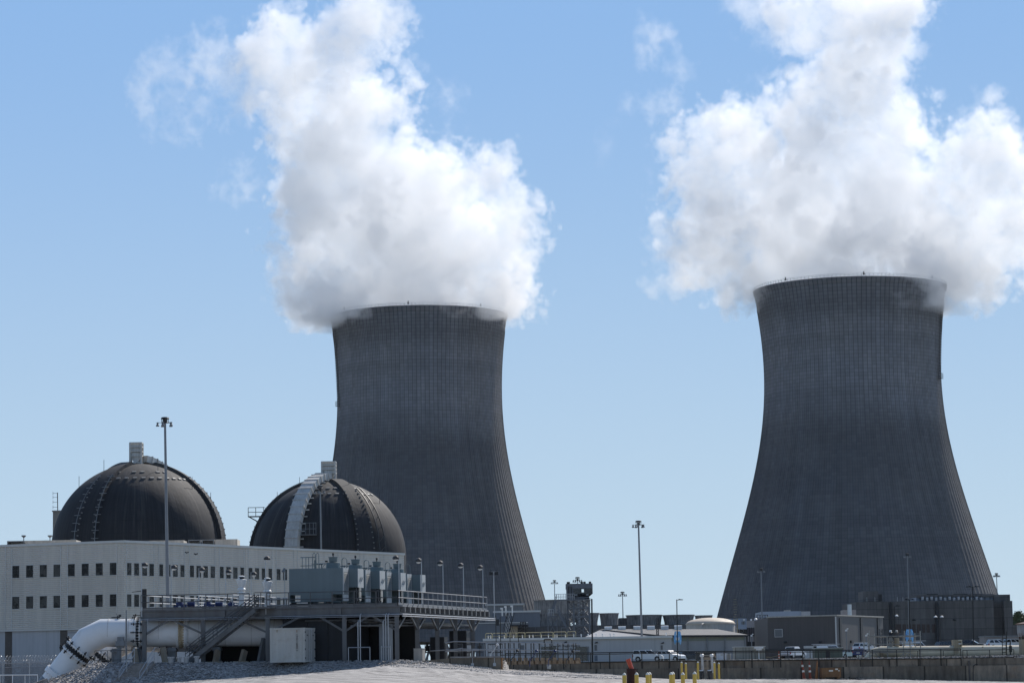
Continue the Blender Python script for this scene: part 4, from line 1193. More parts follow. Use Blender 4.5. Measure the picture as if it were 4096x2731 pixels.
    if u == 0:
        M = MB()
        for s in (12.9, 13.2, 13.42, 13.75): M.tube(pl(s, tb + .3, 3.0), pl(s, tb + .3, 3.98), .03, n=5)
        M.beam(pl(12.75, tb + .3, 3.98), pl(14.0, tb + .3, 3.98), .05, .07); M.beam(pl(12.75, tb + .3, 3.3), pl(13.9, tb + .3, 3.3), .05, .06)
        M.tube(pl(13.95, tb + .3, 3.05), pl(13.95, tb + .3, 3.75), .07, n=6)
        for q in (0, .28): M.path([pl(13.8 + q, tb + .2, 3.0), pl(13.8 + q, tb + .2, 4.2), pl(13.92 + q, tb + .2, 4.34), pl(14.02 + q, tb + .2, 4.2), pl(14.02 + q, tb + .2, 3.05)], .024, n=5)
        M.build("service_ladder", M_teal2, root)
# white air valves standing on the big pipe and rising through the deck
def air_valve(px, y0, D, label):
    top = at(px, y0, D); k = mpp(D)
    root = thing("air_valve", label, "air valve", (top.x, D, ZD), "white air release valves")
    c = Vector((top.x, D, 0)); H = top.z
    def z(dy): return H - dy * k
    M = MB(); M.lathe(c, [(11 * k, ZD - 1.4), (11 * k, z(72)), (17 * k, z(72)), (17 * k, z(68)), (11 * k, z(67)), (10 * k, z(64)), (16 * k, z(59)), (17 * k, z(55)), (14 * k, z(49)), (11 * k, z(47)), (14 * k, z(45)), (14 * k, z(43)), (16 * k, z(38)), (19 * k, z(28)), (19 * k, z(20)), (21 * k, z(20)), (21 * k, z(16)), (12 * k, z(14))], 20)
    M.build("valve_body", M_white, root, smooth=True)
    M = MB(); M.lathe(c, [(11 * k, z(13.8)), (11 * k, z(5))], 14); M.build("vent_band", M_black, root)
    M = MB(); M.lathe(c, [(13 * k, z(5)), (12 * k, z(2)), (5 * k, z(0))], 14); M.build("cap", M_white, root)
    M = MB(); a = c + Vector((-9 * k, -14 * k, z(24))); M.tube(a, a + Z3 * (16 * k), 3.2 * k, n=8); M.tube(a + Vector((0, 0, -4 * k)), a + Vector((3 * k, 0, -4 * k)), 3 * k, n=8); M.build("pilot_valve", M_white, root)
    M = MB(); h = c + Vector((-17 * k, -3 * k, z(84))); M.tube(h - Vector((0, .03, 0)), h + Vector((0, .03, 0)), 7 * k, n=10, cap=False); M.tube(h, c + Vector((-11 * k, 0, z(84))), 1.5 * k, n=6); M.build("hand_wheel", M_black, root)
air_valve(966, 2301, 226.5, "white bulbous air release valve on the platform, left of the stair head")
air_valve(1069, 2309, 229, "white bulbous air release valve behind the stair head lamp post")
M_blue = mat("blue_paint", (0.016, 0.03, 0.11), 0.4, 0, 0.15, 2)
for k, (px, lab) in enumerate(((727, "leftmost blue valve actuator on the platform deck"), (839, "middle blue valve actuator on the platform deck"), (933, "blue valve actuator nearest the white air valve on the deck"))):
    p = at(px, 2434, 225.5 + 2 * k); root = thing("valve_actuator", lab, "actuator", (p.x, p.y, ZD), "blue valve actuators on the deck")
    c = Vector((p.x, p.y, ZD))
    M = MB(); M.tube(c + Vector((-.45, 0, .3)), c + Vector((.1, 0, .3)), .24, n=12); M.tube(c + Vector((-.15, 0, .2)), c + Vector((-.15, 0, .62)), .2, n=12); M.cbox(c + Vector((.02, -.1, .28)), .8, .3, .22)
    M.tube(c + Vector((-.6, -.1, .15)), c + Vector((-.45, -.1, .15)), .13, n=10); M.build("gear_case", M_blue, root)
    M = MB(); M.tube(c + Vector((.45, .1, .38)), c + Vector((1.05, .1, .38)), .2, n=12)
    for j in range(6): M.tube(c + Vector((.5 + j * .09, .1, .38)), c + Vector((.53 + j * .09, .1, .38)), .225, n=12)
    M.build("motor", M_blue, root)
    M = MB(); M.tube(c + Vector((-.15, -.27, .1)), c + Vector((-.15, -.3, .1)), .14, n=12); M.build("hand_wheel", M_white, root)

# ------------------------------------------------------------------ the two big white pipes
M_pipe = mat("white_pipe", (0.78, 0.77, 0.75), 0.38, 0, 0.06, 0.5, dirt=(0.45, 0.40, 0.33), dscale=0.4, damt=0.5)
M_rust = mat("rusty_flange", (0.50, 0.40, 0.26), 0.7, 0, 0.25, 2.5, dirt=(0.22, 0.12, 0.05), dscale=1.2, damt=0.8)
M_rubber = mat("black_rubber", (0.010, 0.010, 0.011), 0.6, 0, 0.2, 3)
def big_pipe(label, D, dx, dy, xr):
    q = lambda x, y: at(x + dx, y + dy, D)
    pts = [q(xr, 2527), q(413, 2530), q(352, 2560), q(310, 2609), q(230, 2712), q(140, 2830)]
    r = 1.13
    root = thing("water_pipe", label, "pipe", (pts[1].x, pts[1].y, ZG), "big white water pipes")
    M = MB(); M.path(pts, r, n=40); M.build("pipe_run", M_pipe, root, smooth=True)
    def ring(p, d, rr, half, name, mt, bolts=0):
        d = d.normalized(); M = MB()
        M.tube(p - d * half, p + d * half, rr, n=36)
        if bolts:
            a = d.cross(Vector((0, 1, 0))).normalized(); b = d.cross(a)
            for k in range(bolts):
                t_ = 2 * math.pi * k / bolts; c = p + (a * math.cos(t_) + b * math.sin(t_)) * (rr - .07)
                M.tube(c - d * (half + .09), c + d * (half + .09), .045, n=6)
        return M.build(name, mt, root)
    def joint(p, d, w=0.2):
        d = d.normalized()
        ring(p - d * (w + .1), d, r + .17, .06, "flange", M_pipe, 30); ring(p + d * (w + .1), d, r + .17, .06, "flange", M_pipe, 30)
        ring(p, d, r + .06, w, "rubber_bellows", M_rubber)
        M = MB(); a = d.cross(Vector((0, 1, 0))).normalized(); b = d.cross(a)
        for k in range(12):
            t_ = 2 * math.pi * k / 12; o = (a * math.cos(t_) + b * math.sin(t_))
            M.cut(); M.tube(p + o * (r + .27) - d * (w + .42), p + o * (r + .27) + d * (w + .42), .03, n=5)
            for s in (-1, 1):
                c = p + d * (s * (w + .2))
                M.beam(c + o * (r + .1), c + o * (r + .4), .07, .12); M.beam(c + o * (r + .27) - d * .02 + d * (s * .1), c + o * (r + .27) + d * (s * .18), .12)
        M.build_split("tie_rod", M_rubber, root)
    joint(pts[3], pts[4] - pts[2], 0.2)
    joint(q(556, 2529), pts[0] - pts[1], 0.1)
    ax = pts[0] - pts[1]
    for x, mt in ((716, M_pipe), (723, M_rust), (745, M_pipe), (751, M_pipe)): ring(q(x, 2528.5), ax, r + .15, .05, "flange", mt, 34)
    ring(q(734, 2528.5), ax, r + .03, .16, "sleeve", M_rust)
    for x in (1152, 1164, 1174): ring(q(x, 2527), ax, r + .16, .05, "flange", M_dsteel, 30)
    M = MB()                          # weld seams
    for x in (437, 520, 640, 800, 905, 1010, 1100): M.cut(); c = q(x, 2528); M.tube(c - Vector((.02, 0, 0)), c + Vector((.02, 0, 0)), r + .012, n=40, cap=False)
    M.build_split('weld_seam', mat('weld_grey', (0.5, 0.48, 0.45), .5, 0, .1, 2), root)
    ring(q(166, 2792), pts[5] - pts[4], r + .15, .05, "flange", M_pipe, 30)
    d = (pts[4] - pts[3]).normalized(); c = pts[3] + d * ((pts[4] - pts[3]).length * .93)
    ring(c, d, r + .16, .2, "flange", M_pipe, 30)
    ring(c + d * 1.0, d, r + .02, .28, "dark_band", M_grey)
    return root
wp = big_pipe("nearer large white water pipe with a mitred elbow diving into the gravel bank", 226.2, 0, 0, 1300)
M = MB(); p = at(470, 2474, 226.2)
M.tube(p - Z3 * .1, p + Z3 * .25, .06, n=6); M.tube(p + Vector((-.5, 0, .12)), p + Vector((.2, 0, .12)), .05, n=6); M.cbox(p + Vector((.2, 0, .26)), .22, .16, .2); M.beam(p + Z3 * .25, p + Vector((-.1, 0, .45)), .03)
M.build("tapping_valve", M_dsteel, wp)
big_pipe("farther large white water pipe, showing beneath the nearer one", 232.5, 104, 22, 1200)
M_saddle = mat("tan_concrete", (0.34, 0.28, 0.21), 0.85, 0, 0.15, 0.8, dirt=(0.2, 0.14, 0.09), dscale=0.7, damt=0.5)
k7 = 720 / 2126
for i, (xa, ya, xb, yb, lab) in enumerate(((1095, 1180, 1060, 1315, "third slanted concrete pipe strut from the left, near the foot of the stairs"), (1415, 1180, 1370, 1315, "slanted concrete pipe strut left of the container, farther one"), (1650, 1040, 1590, 1315, "grey slanted pipe strut beside the container's left edge"), (445, 1150, 480, 1300, "second slanted concrete pipe strut, leaning right, by the white drums"), (105, 1150, 140, 1320, "first slanted concrete pipe strut behind the concrete steps"))):
    a, b = at(500 + xa * k7, 2200 + ya * k7, 225.0), at(500 + xb * k7, 2200 + yb * k7, 224.6); b.z = ZG - .1
    M = MB(); M.beam(a, b, .28, .5); M.obox(b + Vector((-.6, -.4, 0)), (1.2, 0, 0), (0, .9, 0), (0, 0, .3))
    tag(M.build("pipe_strut", M_saddle if i != 2 else M_grey), lab, "pipe support", "slanted supports under the pipe")
for i, (x, w_) in enumerate(((465, 30), (690, 30), (560, 16), (870, 26))):
    p = at(x, 2645, 226.2); M = MB(); hw = w_ * mpp(226) / 2
    M.box(p.x - hw, p.x + hw, 225.7, 226.7, ZG - .4, ZG + 1.4); M.box(p.x - hw * 1.25, p.x + hw * 1.25, 225.5, 226.9, ZG + 1.1, ZG + 1.3)
    tag(M.build("pipe_pedestal", M_grey), ["grey steel pedestal under the elbow of the white pipe", "grey pipe pedestal just right of the first platform column", "narrow pipe pedestal behind the first platform column", "pipe pedestal hidden in the shade behind the stairs' foot"][i], "pipe support")
# bracket on the pipe near the elbow
M = MB(); a = at(480, 2545, 224.6); M.hexa([a + Vector(v) for v in ((-.3, 0, -.9), (.32, 0, -.9), (.32, .4, -.9), (-.3, .4, -.9), (-.22, 0, 0), (.25, 0, 0), (.25, .4, 0), (-.22, .4, 0))]); M.box(a.x - .34, a.x + .42, 224.4, 224.95, a.z - .75, a.z - .35); M.box(a.x - .2, a.x + .1, 224.5, 224.8, ZG - .2, a.z - .9)
tag(M.build("junction_box", M_grey), "grey junction box on a stand before the white pipe's bend", "junction box")
M = MB(); a, b = at(505, 2645, 221.6), at(505, 2439, 221.6); M.tube((a.x, a.y, ZG - .3), (a.x, a.y, b.z - .7), .07, n=6); M.tube((a.x, a.y, b.z - .7), (a.x, a.y, b.z), .045, n=6)
tag(M.build("marker_post", M_grey), "plain grey post standing alone before the white pipe", "post")
M = MB(); a = at(575, 2378, 224.3); M.box(a.x - .18, a.x + .18, 224.5, 224.9, ZD + .02, ZD + 1.65); M.beam((a.x - .2, 224.6, ZD + 1.5), (a.x - 1.0, 224.6, ZD + 1.42), .1, .05)
tag(M.build("deck_cabinet", M_black), "narrow black cabinet at the platform's front left corner", "cabinet")
# white drums
M_drum = mat("grey_drum", (0.36, 0.36, 0.355), 0.45, 0.1, 0.12, 2, dirt=(0.16, 0.13, 0.1), dscale=1.5, damt=0.5)
for x, w_, h_, lab in ((684, 22, 31, "leftmost grey lidded drum under the platform"), (716, 15, 30, "slim grey lidded drum between two wider ones"), (745, 20, 31, "grey lidded drum at the foot of the steel stairs"), (787, 18, 32, "rightmost grey lidded drum, apart from the others")):
    p = at(x, 2648, 221.9); k = mpp(222); r_ = w_ * k / 2; h = h_ * k
    root = thing("drum", lab, "drum", (p.x, p.y, ZG), "lidded drums under the platform")
    c = Vector((p.x, p.y, ZG)); M = MB(); M.lathe(c, [(r_ * .95, 0), (r_, .03), (r_, h * .8), (r_ * 1.12, h * .82), (r_ * 1.12, h * .9), (r_, h * .9)], 16); M.build("body", M_drum, root)
    M = MB(); M.lathe(c, [(r_ * 1.15, h * .91), (r_ * 1.15, h * .97), (r_ * .6, h)], 16)
    for j in range(8): a_ = j * .785; M.cbox(c + Vector((math.cos(a_) * r_ * 1.15, math.sin(a_) * r_ * 1.15, h * .9)), .05, .05, .12)
    M.build("lid", M_galv, root)
# container
M_cont = mat("container_paint", (0.50, 0.485, 0.44), 0.5, 0, 0.07, 0.8, streak=0.1, dirt=(0.27, 0.2, 0.13), dscale=1.5, damt=0.35)
c0 = at(1080, 2643, 220.3); c1 = at(1218, 2509, 220.3)
cz0, ch, cl, cd = ZG + .02, c1.z - ZG - .02, c1.x - c0.x, 2.44
O = Vector((c0.x, 220.3, cz0)); UX = Vector((1, 0, 0))
cont = thing("storage_container", "cream storage container with double end doors standing before the platform", "container", (O.x, O.y, cz0))
M = MB()
for a in (0, cl - .16):
    for b in (0, cd - .16): M.obox(O + UX * a + Vv * b, UX * .16, Vv * .16, Z3 * ch)
for h in (0, ch - .12):
    M.obox(O + UX * .162 + Z3 * h, UX * (cl - .324), Vv * .1, Z3 * .12); M.obox(O + Vv * .162 + UX * (cl - .12) + Z3 * h, UX * .12, Vv * (cd - .324), Z3 * .12); M.obox(O + Vv * .162 + Z3 * h, UX * .12, Vv * (cd - .324), Z3 * .12)
for a in (-.01, cl - .17):
    for b in (-.01, cd - .17):
        for h in (-.01, ch - .11): M.obox(O + UX * a + Vv * b + Z3 * h, UX * .18, Vv * .18, Z3 * .12)
M.build("frame", M_cont, cont)
M = MB(); n = 26; ws = (cl - .32) / n
zz = [(.16 + ws * k, (.05, .05, .085, .085)[k % 4]) for k in range(n + 1)]
for (a, d0), (b, d1) in zip(zz[:-1], zz[1:]):
    M.hexa([O + UX * a + Vv * d0 + Z3 * .12, O + UX * b + Vv * d1 + Z3 * .12, O + UX * b + Vv * .12 + Z3 * .12, O + UX * a + Vv * .12 + Z3 * .12,
            O + UX * a + Vv * d0 + Z3 * (ch - .12), O + UX * b + Vv * d1 + Z3 * (ch - .12), O + UX * b + Vv * .12 + Z3 * (ch - .12), O + UX * a + Vv * .12 + Z3 * (ch - .12)])
M.obox(O + UX * .1 + Vv * .13 + Z3 * .1, UX * (cl - .25), Vv * (cd - .2), Z3 * (ch - .15))
M.build("corrugated_wall", M_cont, cont)
for k in range(2):
    M = MB(); b0 = .17 + k * (cd - .34) / 2; wdt = (cd - .36) / 2
    M.obox(O + UX * (cl - .05) + Vv * b0 + Z3 * .13, UX * .06, Vv * wdt, Z3 * (ch - .26))
    d_ = M.build("door", mat("container_door", (0.36, 0.35, 0.325), 0.5, 0, 0.1, 1.5, streak=0.15), cont)
    M = MB(); bb = b0 + (wdt * .78 if k == 0 else wdt * .2)
    M.tube(O + UX * (cl + .05) + Vv * bb + Z3 * .05, O + UX * (cl + .05) + Vv * bb + Z3 * (ch - .05), .025, n=6)
    for h in (.1, .9, 1.6, ch - .15): M.cbox(O + UX * (cl + .05) + Vv * bb + Z3 * h, .09, .1, .07)
    M.beam(O + UX * (cl + .07) + Vv * bb + Z3 * 1.0, O + UX * (cl + .07) + Vv * (bb + (-.3 if k == 0 else .3)) + Z3 * 1.0, .04); M.build("lock_rod", M_galv, d_)
    M = MB()
    for h in (.25, .95, 1.65, 2.3): M.obox(O + UX * (cl - .03) + Vv * (.08 if k == 0 else cd - .2) + Z3 * h, UX * .06, Vv * .12, Z3 * .14)
    M.build("hinge", M_dsteel, d_)
M_ink = mat("black_lettering", (0.015, 0.015, 0.016), 0.6, 0, 0.1, 3)
def text(s, size, loc, ex, ez, parent, name="lettering", mt=None, align='CENTER', spacing=1.0, ext=0.004, line=1.0):
    cu = bpy.data.curves.new(name, 'FONT'); cu.body = s; cu.size = size; cu.extrude = ext
    cu.align_x = align; cu.align_y = 'CENTER'; cu.space_character = spacing; cu.space_line = line
    o = bpy.data.objects.new(name, cu); C.objects.link(o)
    dg = bpy.context.evaluated_depsgraph_get()
    me = bpy.data.meshes.new_from_object(o.evaluated_get(dg)); bpy.data.objects.remove(o); bpy.data.curves.remove(cu)
    ex, ez = Vector(ex).normalized(), Vector(ez).normalized(); ey = ez; n_ = ex.cross(ey)
    mt4 = Matrix(((ex.x, ey.x, n_.x, 0), (ex.y, ey.y, n_.y, 0), (ex.z, ey.z, n_.z, 0), (0, 0, 0, 1)))
    me.transform(Matrix.Translation(Vector(loc)) @ mt4)
    off = Vector((0, 0, 0)); q = parent
    while q is not None: off += q.location; q = q.parent
    me.transform(Matrix.Translation(-off))
    me.materials.clear(); me.materials.append(mt or M_ink); me.name = name
    o = bpy.data.objects.new(name, me); C.objects.link(o)
    if parent is not None: o.parent = parent
    return o
kk = 230 / 2004
tx = at(1060 + 1110 * kk, 2480 + 770 * kk, 220.3)
text("CPWU 180033\n3".replace("\n", " "), .205, tx - Vector((0, .012, 0)), (0, 0, -1), (1, 0, 0), cont, "container_number", spacing=0.92)
text("TARE", .16, O + UX * (cl + .018) + Vv * .62 + Z3 * 2.12, Vv, Z3, cont, "door_lettering"); text("2GT0", .14, O + UX * (cl + .018) + Vv * 1.95 + Z3 * 2.12, Vv, Z3, cont, "door_lettering")
for xx in (418, 1108):
    M = MB(); a = at(1060 + xx * kk, 2480 + 370 * kk, 220.28); M.box(a.x - .045, a.x + .045, 220.26, 220.34, a.z - .1, a.z + .1); M.build("vent", M_saddle, cont)
# ------------------------------------------------------------------ concrete steps in the gravel bank
st = thing("concrete_steps", "concrete steps with pipe handrails climbing the gravel bank at the lower left", "steps", (at(535, 2650, 221).x, 221, 1.0))
tl, bl = at(537, 2653, 221.3), at(446, 2735, 219.3)
tr, br = at(613, 2650, 221.3), at(535, 2735, 219.3)
M = MB(); n = 10
dl = (bl - tl) / n
wv = (tr - tl); wv.z = 0
for k in range(n + 3):
    p = tl + dl * k
    M.obox(p + Vector((0, 0, -1.2)), wv, Vector((dl.x, dl.y, 0)), Z3 * (1.2 + (0 if k else .0)))
M.build("flight", M_conc, st)
M = MB()
for a, b in ((tl, bl), (tr, br)):
    d = b - a; e = d * 1.3
    M.hexa([a + Vector((-.1, 0, -1.0)), a + Vector((.14, 0, -1.0)), a + e + Vector((.14, 0, -1.0)), a + e + Vector((-.1, 0, -1.0)), a + Vector((-.1, 0, .14)), a + Vector((.14, 0, .14)), a + e + Vector((.14, 0, .14)), a + e + Vector((-.1, 0, .14))])
M.build("side_curb", M_conc, st)
for x0, y0, x1, y1 in ((539, 2590, 475, 2684), (619, 2589, 557, 2690)):
    M = MB(); a, b = at(x0, y0, 221.1), at(x1, y1, 219.6)
    for h in (0, -.5): M.tube(a + Z3 * h, b + Z3 * h, .03, n=6)
    for f_ in (0.02, .5, .98):
        p = a + (b - a) * f_; M.tube(p, p - Z3 * 1.2, .03, n=6)
    M.tube(a, a + Vector((.25, .4, 0)), .03, n=6)
    M.build("handrail", M_galv, st)
M = MB(); a, b = at(379, 2650, 222.2), at(531, 2650, 222.2)
z0 = ZG; pa, pb = Vector((a.x, a.y, z0)), Vector((b.x, b.y, z0))
for k in range(7): p = pa + (pb - pa) * (k / 6); M.tube(p - Z3 * .2, p + Z3 * 1.2, .025, n=6)
for h in (.45, 1.2): M.tube(pa + Z3 * h, pb + Z3 * h, .03, n=6)
M.beam(pa + Vector((-.1, .2, -.05)), pb + Vector((.3, .2, -.05)), .5, .25)
tag(M.build("guard_rail", M_rail), "short grey guard rail left of the concrete steps before the pipe bend", "railing")
M = MB(); a, b = at(110, 2724, 219.6), at(190, 2708, 220.2); M.beam(a - Z3 * .45, b - Z3 * .2, .25, .3); M.beam(a + Vector((-2.5, 0, -1.1)), a - Z3 * .45, .25, .3)
tag(M.build("edge_curb", M_conc), "short concrete kerb where the white pipe enters the gravel", "kerb")
# security fence with razor wire at the left
t = NT("chain_link"); o = t.tc.outputs["Object"]
tr_ = t.n.new("ShaderNodeBsdfTransparent"); mxs = t.n.new("ShaderNodeMixShader"); out = [n_ for n_ in t.n if n_.type == 'OUTPUT_MATERIAL'][0]
x, y, z = t.xyz(o)
d1 = t.math('ABSOLUTE', t.math('SUBTRACT', t.math('FRACT', t.math('MULTIPLY', t.math('ADD', x, z), 11.0)), .5)); d2 = t.math('ABSOLUTE', t.math('SUBTRACT', t.math('FRACT', t.math('MULTIPLY', t.math('SUBTRACT', x, z), 11.0)), .5))
wire = t.math('MAXIMUM', t.rng(d1, .40, .44, 0, 1), t.rng(d2, .40, .44, 0, 1))
t.b.inputs["Base Color"].default_value = (.25, .25, .26, 1); t.b.inputs["Metallic"].default_value = .5
t.l.new(wire, mxs.inputs[0]); t.l.new(tr_.outputs[0], mxs.inputs[1]); t.l.new(t.b.outputs[0], mxs.inputs[2]); t.l.new(mxs.outputs[0], out.inputs[0])
M_link = t.m
def fence(label, D, x0, x1, ytop, coil):
    a, b = at(x0, ytop, D), at(x1, ytop, D); z0 = -0.7; zt = (a.z + b.z) / 2
    root = thing("security_fence", label, "fence", (a.x, D, z0), "security fences at the left")
    M = MB(); M.box(a.x, b.x, D - .006, D + .006, z0, zt - .1); M.build("mesh_panel", M_link, root)
    M = MB(); n = int((b.x - a.x) / 2.6)
    for k in range(n + 1):
        x = a.x + (b.x - a.x) * k / n; M.tube((x, D, z0), (x, D, zt), .045, n=6)
        M.beam((x, D, zt), (x - .25, D - .3, zt + .45), .05); M.beam((x, D, zt), (x + .25, D + .3, zt + .45), .05)
    for h in (zt - .1, z0 + 1.1): M.tube((a.x, D, h), (b.x, D, h), .03, n=5)
    for j in range(3):
        for s in (-1, 1): M.tube((a.x, D + s * .1 * (j + 1), zt + .15 * (j + 1)), (b.x, D + s * .1 * (j + 1), zt + .15 * (j + 1)), .012, n=4)
    M.build("posts", M_galv, root)
    M = MB(); pts = []; L = b.x - a.x; N = int(L * 40)
    for k in range(N): t_ = k / 12.0 * 2 * math.pi; pts.append((a.x + L * k / N, D + math.sin(t_) * .3, zt + coil + math.cos(t_) * .3))
    M.path(pts, .016, n=3); M.build("razor_wire", M_galv, root)
fence("front chain link fence topped with razor wire at the lower left edge", 290, -200, 330, 2646, .35)
fence("rear chain link fence with razor wire seen through the front fence", 303, -200, 330, 2662, .35)
M = MB(); a, b = at(-200, 2700, 286), at(150, 2697, 286); M.tube(a, b, .06, n=6)
for k in range(8): p = a + (b - a) * (k / 7); M.tube(p, (p.x, p.y, -.6), .04, n=5)
tag(M.build("pipe_barrier", M_white), "low white pipe barrier in front of the chain link fence", "barrier")
# ------------------------------------------------------------------ retaining walls
def wall_mat(name, w_, seam):
    t = NT(name); o = t.tc.outputs["Object"]; x, y, z = t.xyz(o)
    pn = t.math('DIVIDE', t.math('ADD', x, t.math('MULTIPLY', t.noise(t.comb(x, 0.0, 0.0), .3, 1), .8)), w_)
    tone = t.rng(t.white(t.comb(t.math('FLOOR', pn), 2.0, seam)), 0, 1, 0.68, 1.25)
    ln = t.rng(t.math('ABSOLUTE', t.math('SUBTRACT', t.math('FRACT', pn), .5)), .475, .49, 1.0, .3)
    st = t.rng(t.noise(t.comb(t.math('MULTIPLY', x, 2.2), 0.0, t.math('MULTIPLY', z, .35)), 1.0, 6, .7), .3, .72, 1.3, .55)
    bl = t.noise(o, .5, 6, .7)
    c = t.mix(t.rng(bl, .4, .65, 0, 1), (0.255, 0.208, 0.155), (0.18, 0.15, 0.118))
    c = t.mix(t.rng(t.noise(t.comb(t.math('MULTIPLY', x, .35), 0.0, t.math('MULTIPLY', z, .8)), 1.0, 5, .6), .58, .75, 0, .6), c, (0.25, 0.15, 0.08))
    t.color(t.scale(c, t.math('MULTIPLY', t.math('MULTIPLY', tone, ln), st)))
    t.bump(bl, .03, .6)
    return t.m
M_wall = wall_mat("stained_wall_concrete", 3.1, 1.0); M_wall2 = wall_mat("stained_footing_concrete", 4.4, 2.0)
rw = thing("retaining_wall", "long stained concrete retaining wall with a pipe railing along its top", "retaining wall", (0, 297, 0))
def tabp(tab, px): return lerp_tab(tab, px)
WTOP = [(2000, 2651), (2130, 2648.5), (2620, 2642.5), (3100, 2639), (3688, 2634), (4200, 2627)]
WLED = [(2000, 2682), (2130, 2678), (2500, 2673), (3100, 2668), (3688, 2662), (4200, 2657)]
xsW = list(range(1990, 4330, 60))
M = MB()
for a, b in zip(xsW[:-1], xsW[1:]):
    p, q = at(a, tabp(WTOP, a), 297), at(b, tabp(WTOP, b), 297)
    M.hexa([(p.x, 297, -1.5), (q.x, 297, -1.5), (q.x, 297.5, -1.5), (p.x, 297.5, -1.5), (p.x, 297, p.z), (q.x, 297, q.z), (q.x, 297.5, q.z), (p.x, 297.5, p.z)])
M.build("upper_wall", M_wall, rw)
M = MB()
for a, b in zip(xsW[:-1], xsW[1:]):
    p, q = at(a, tabp(WLED, a), 296.7), at(b, tabp(WLED, b), 296.7)
    M.hexa([(p.x, 296.7, -1.5), (q.x, 296.7, -1.5), (q.x, 296.997, -1.5), (p.x, 296.997, -1.5), (p.x, 296.7, p.z), (q.x, 296.7, q.z), (q.x, 296.997, q.z), (p.x, 296.997, p.z)])
M.build("footing", M_wall2, rw)
M = MB(); a, b = at(3876, 2640, 296.65), at(3884, 2725, 296.65)
M.box(a.x - .07, a.x + .09, 296.62, 296.99, b.z, a.z); M.build("expansion_joint", M_brownpost, rw)
M = MB(); a, b = at(3893, 2722, 296.6), at(3893, 2662, 296.6); M.path([a, b, b + Vector((.2, 0, .15)), b + Vector((.5, 0, .17))], .04, n=6); M.build("drain_pipe", M_black, rw)
M_rdark = mat("brown_rail_paint", (0.040, 0.037, 0.030), 0.5, 0.2, 0.2, 1.5)
def wall_rail(name, tabt, x0, x1, posts, D, drop, yb=None, dbl=False):
    M = MB()
    def top(px): return at(px, tabp(tabt, px), D)
    pts = [x0] + [p for p in posts if x0 < p < x1] + [x1]
    for a, b in zip(pts[:-1], pts[1:]):
        p, q = top(a), top(b); M.tube(p, q, .062, n=6)
        for h in ([1.0]): M.tube(p - Z3 * h, q - Z3 * h, .058, n=6)
    for px in posts:
        p = top(px); M.tube(p, p - Z3 * drop, .058, n=6)
    return M.build(name, M_rdark, rw)
RT = [(2000, 2612.5), (2400, 2609), (2620, 2605.5), (3100, 2601.5), (3450, 2598), (3840, 2593.5)]
wall_rail("railing", RT, 2022, 3843, (2022, 2148, 2254, 2362, 2438, 2567, 2677, 2786, 2896, 3007, 3121, 3210, 3274, 3383, 3489, 3586, 3679, 3763, 3843), 296.9, 1.8)
RB = [(p, y + 6) for p, y in RT]
M = MB()
for a, b in zip(RB[:-1], RB[1:]): M.tube(at(a[0], a[1], 300), at(b[0], b[1], 300), .045, n=6)
for px in (2100, 2330, 2530, 2635, 2720, 2850, 2916, 3020, 3180, 3320, 3450, 3520, 3671, 3773):
    p = at(px, tabp(RB, px), 300); M.tube(p, (p.x, p.y, 2.5), .04, n=6)
M.build("rear_railing", M_rdark, rw)
M = MB()
p, q = at(3851, 2599, 297.2), at(4055, 2596, 297.2)
for px in (3851, 3868, 3958, 4055): a = at(px, 2598, 297.2); M.tube(a, a - Z3 * 1.0, .045, n=6)
M.tube(p, q, .045, n=6); M.tube(p - Z3 * .83, q - Z3 * .83, .045, n=6); M.build("end_railing", M_rdark, rw)
# ramp wall nearer the platform
rp = thing("ramp_wall", "short concrete ramp wall with a rusty end joining platform and long retaining wall", "retaining wall", (-5, 222, 0))
RTOP = [(1690, 2641), (1790, 2632), (2008, 2627.5)]
M = MB()
for a, b in ((1690, 1790), (1790, 1900), (1900, 2003)):
    p, q = at(a, tabp(RTOP, a), 222), at(b, tabp(RTOP, b), 222)
    M.hexa([(p.x, 222, -1), (q.x, 222, -1), (q.x, 222.4, -1), (p.x, 222.4, -1), (p.x, 222, p.z), (q.x, 222, q.z), (q.x, 222.4, q.z), (p.x, 222.4, p.z)])
xe = at(2003, 2600, 222).x
M.box(xe - .35, xe, 222.4, 297, -1, at(2003, 2627, 222).z); M.build("wall", M_wall, rp)
M = MB(); M.box(xe - .0, xe + .14, 222.02, 225, -1, at(2003, 2627, 222).z - .03); M.build("rusty_end", mat("rust", (0.27, 0.14, 0.06), 0.85, 0, 0.3, 1.5, streak=.4), rp)
M = MB(); p, q = at(1800, 2627.5, 221.95), at(2003, 2625.5, 221.95); M.beam(p, q, .2, .12); M.build("coping", M_conc, rp)
for px, y in ((1978, 2656), (1890, 2657)):
    M = MB(); c = at(px, y, 221.9); M.cbox(c, .24, .1, .26); M.tube(c + Z3 * .13, (c.x, 221.9, at(px, 2600, 222).z), .03, n=5); M.build("outlet_box", M_galv, rp)
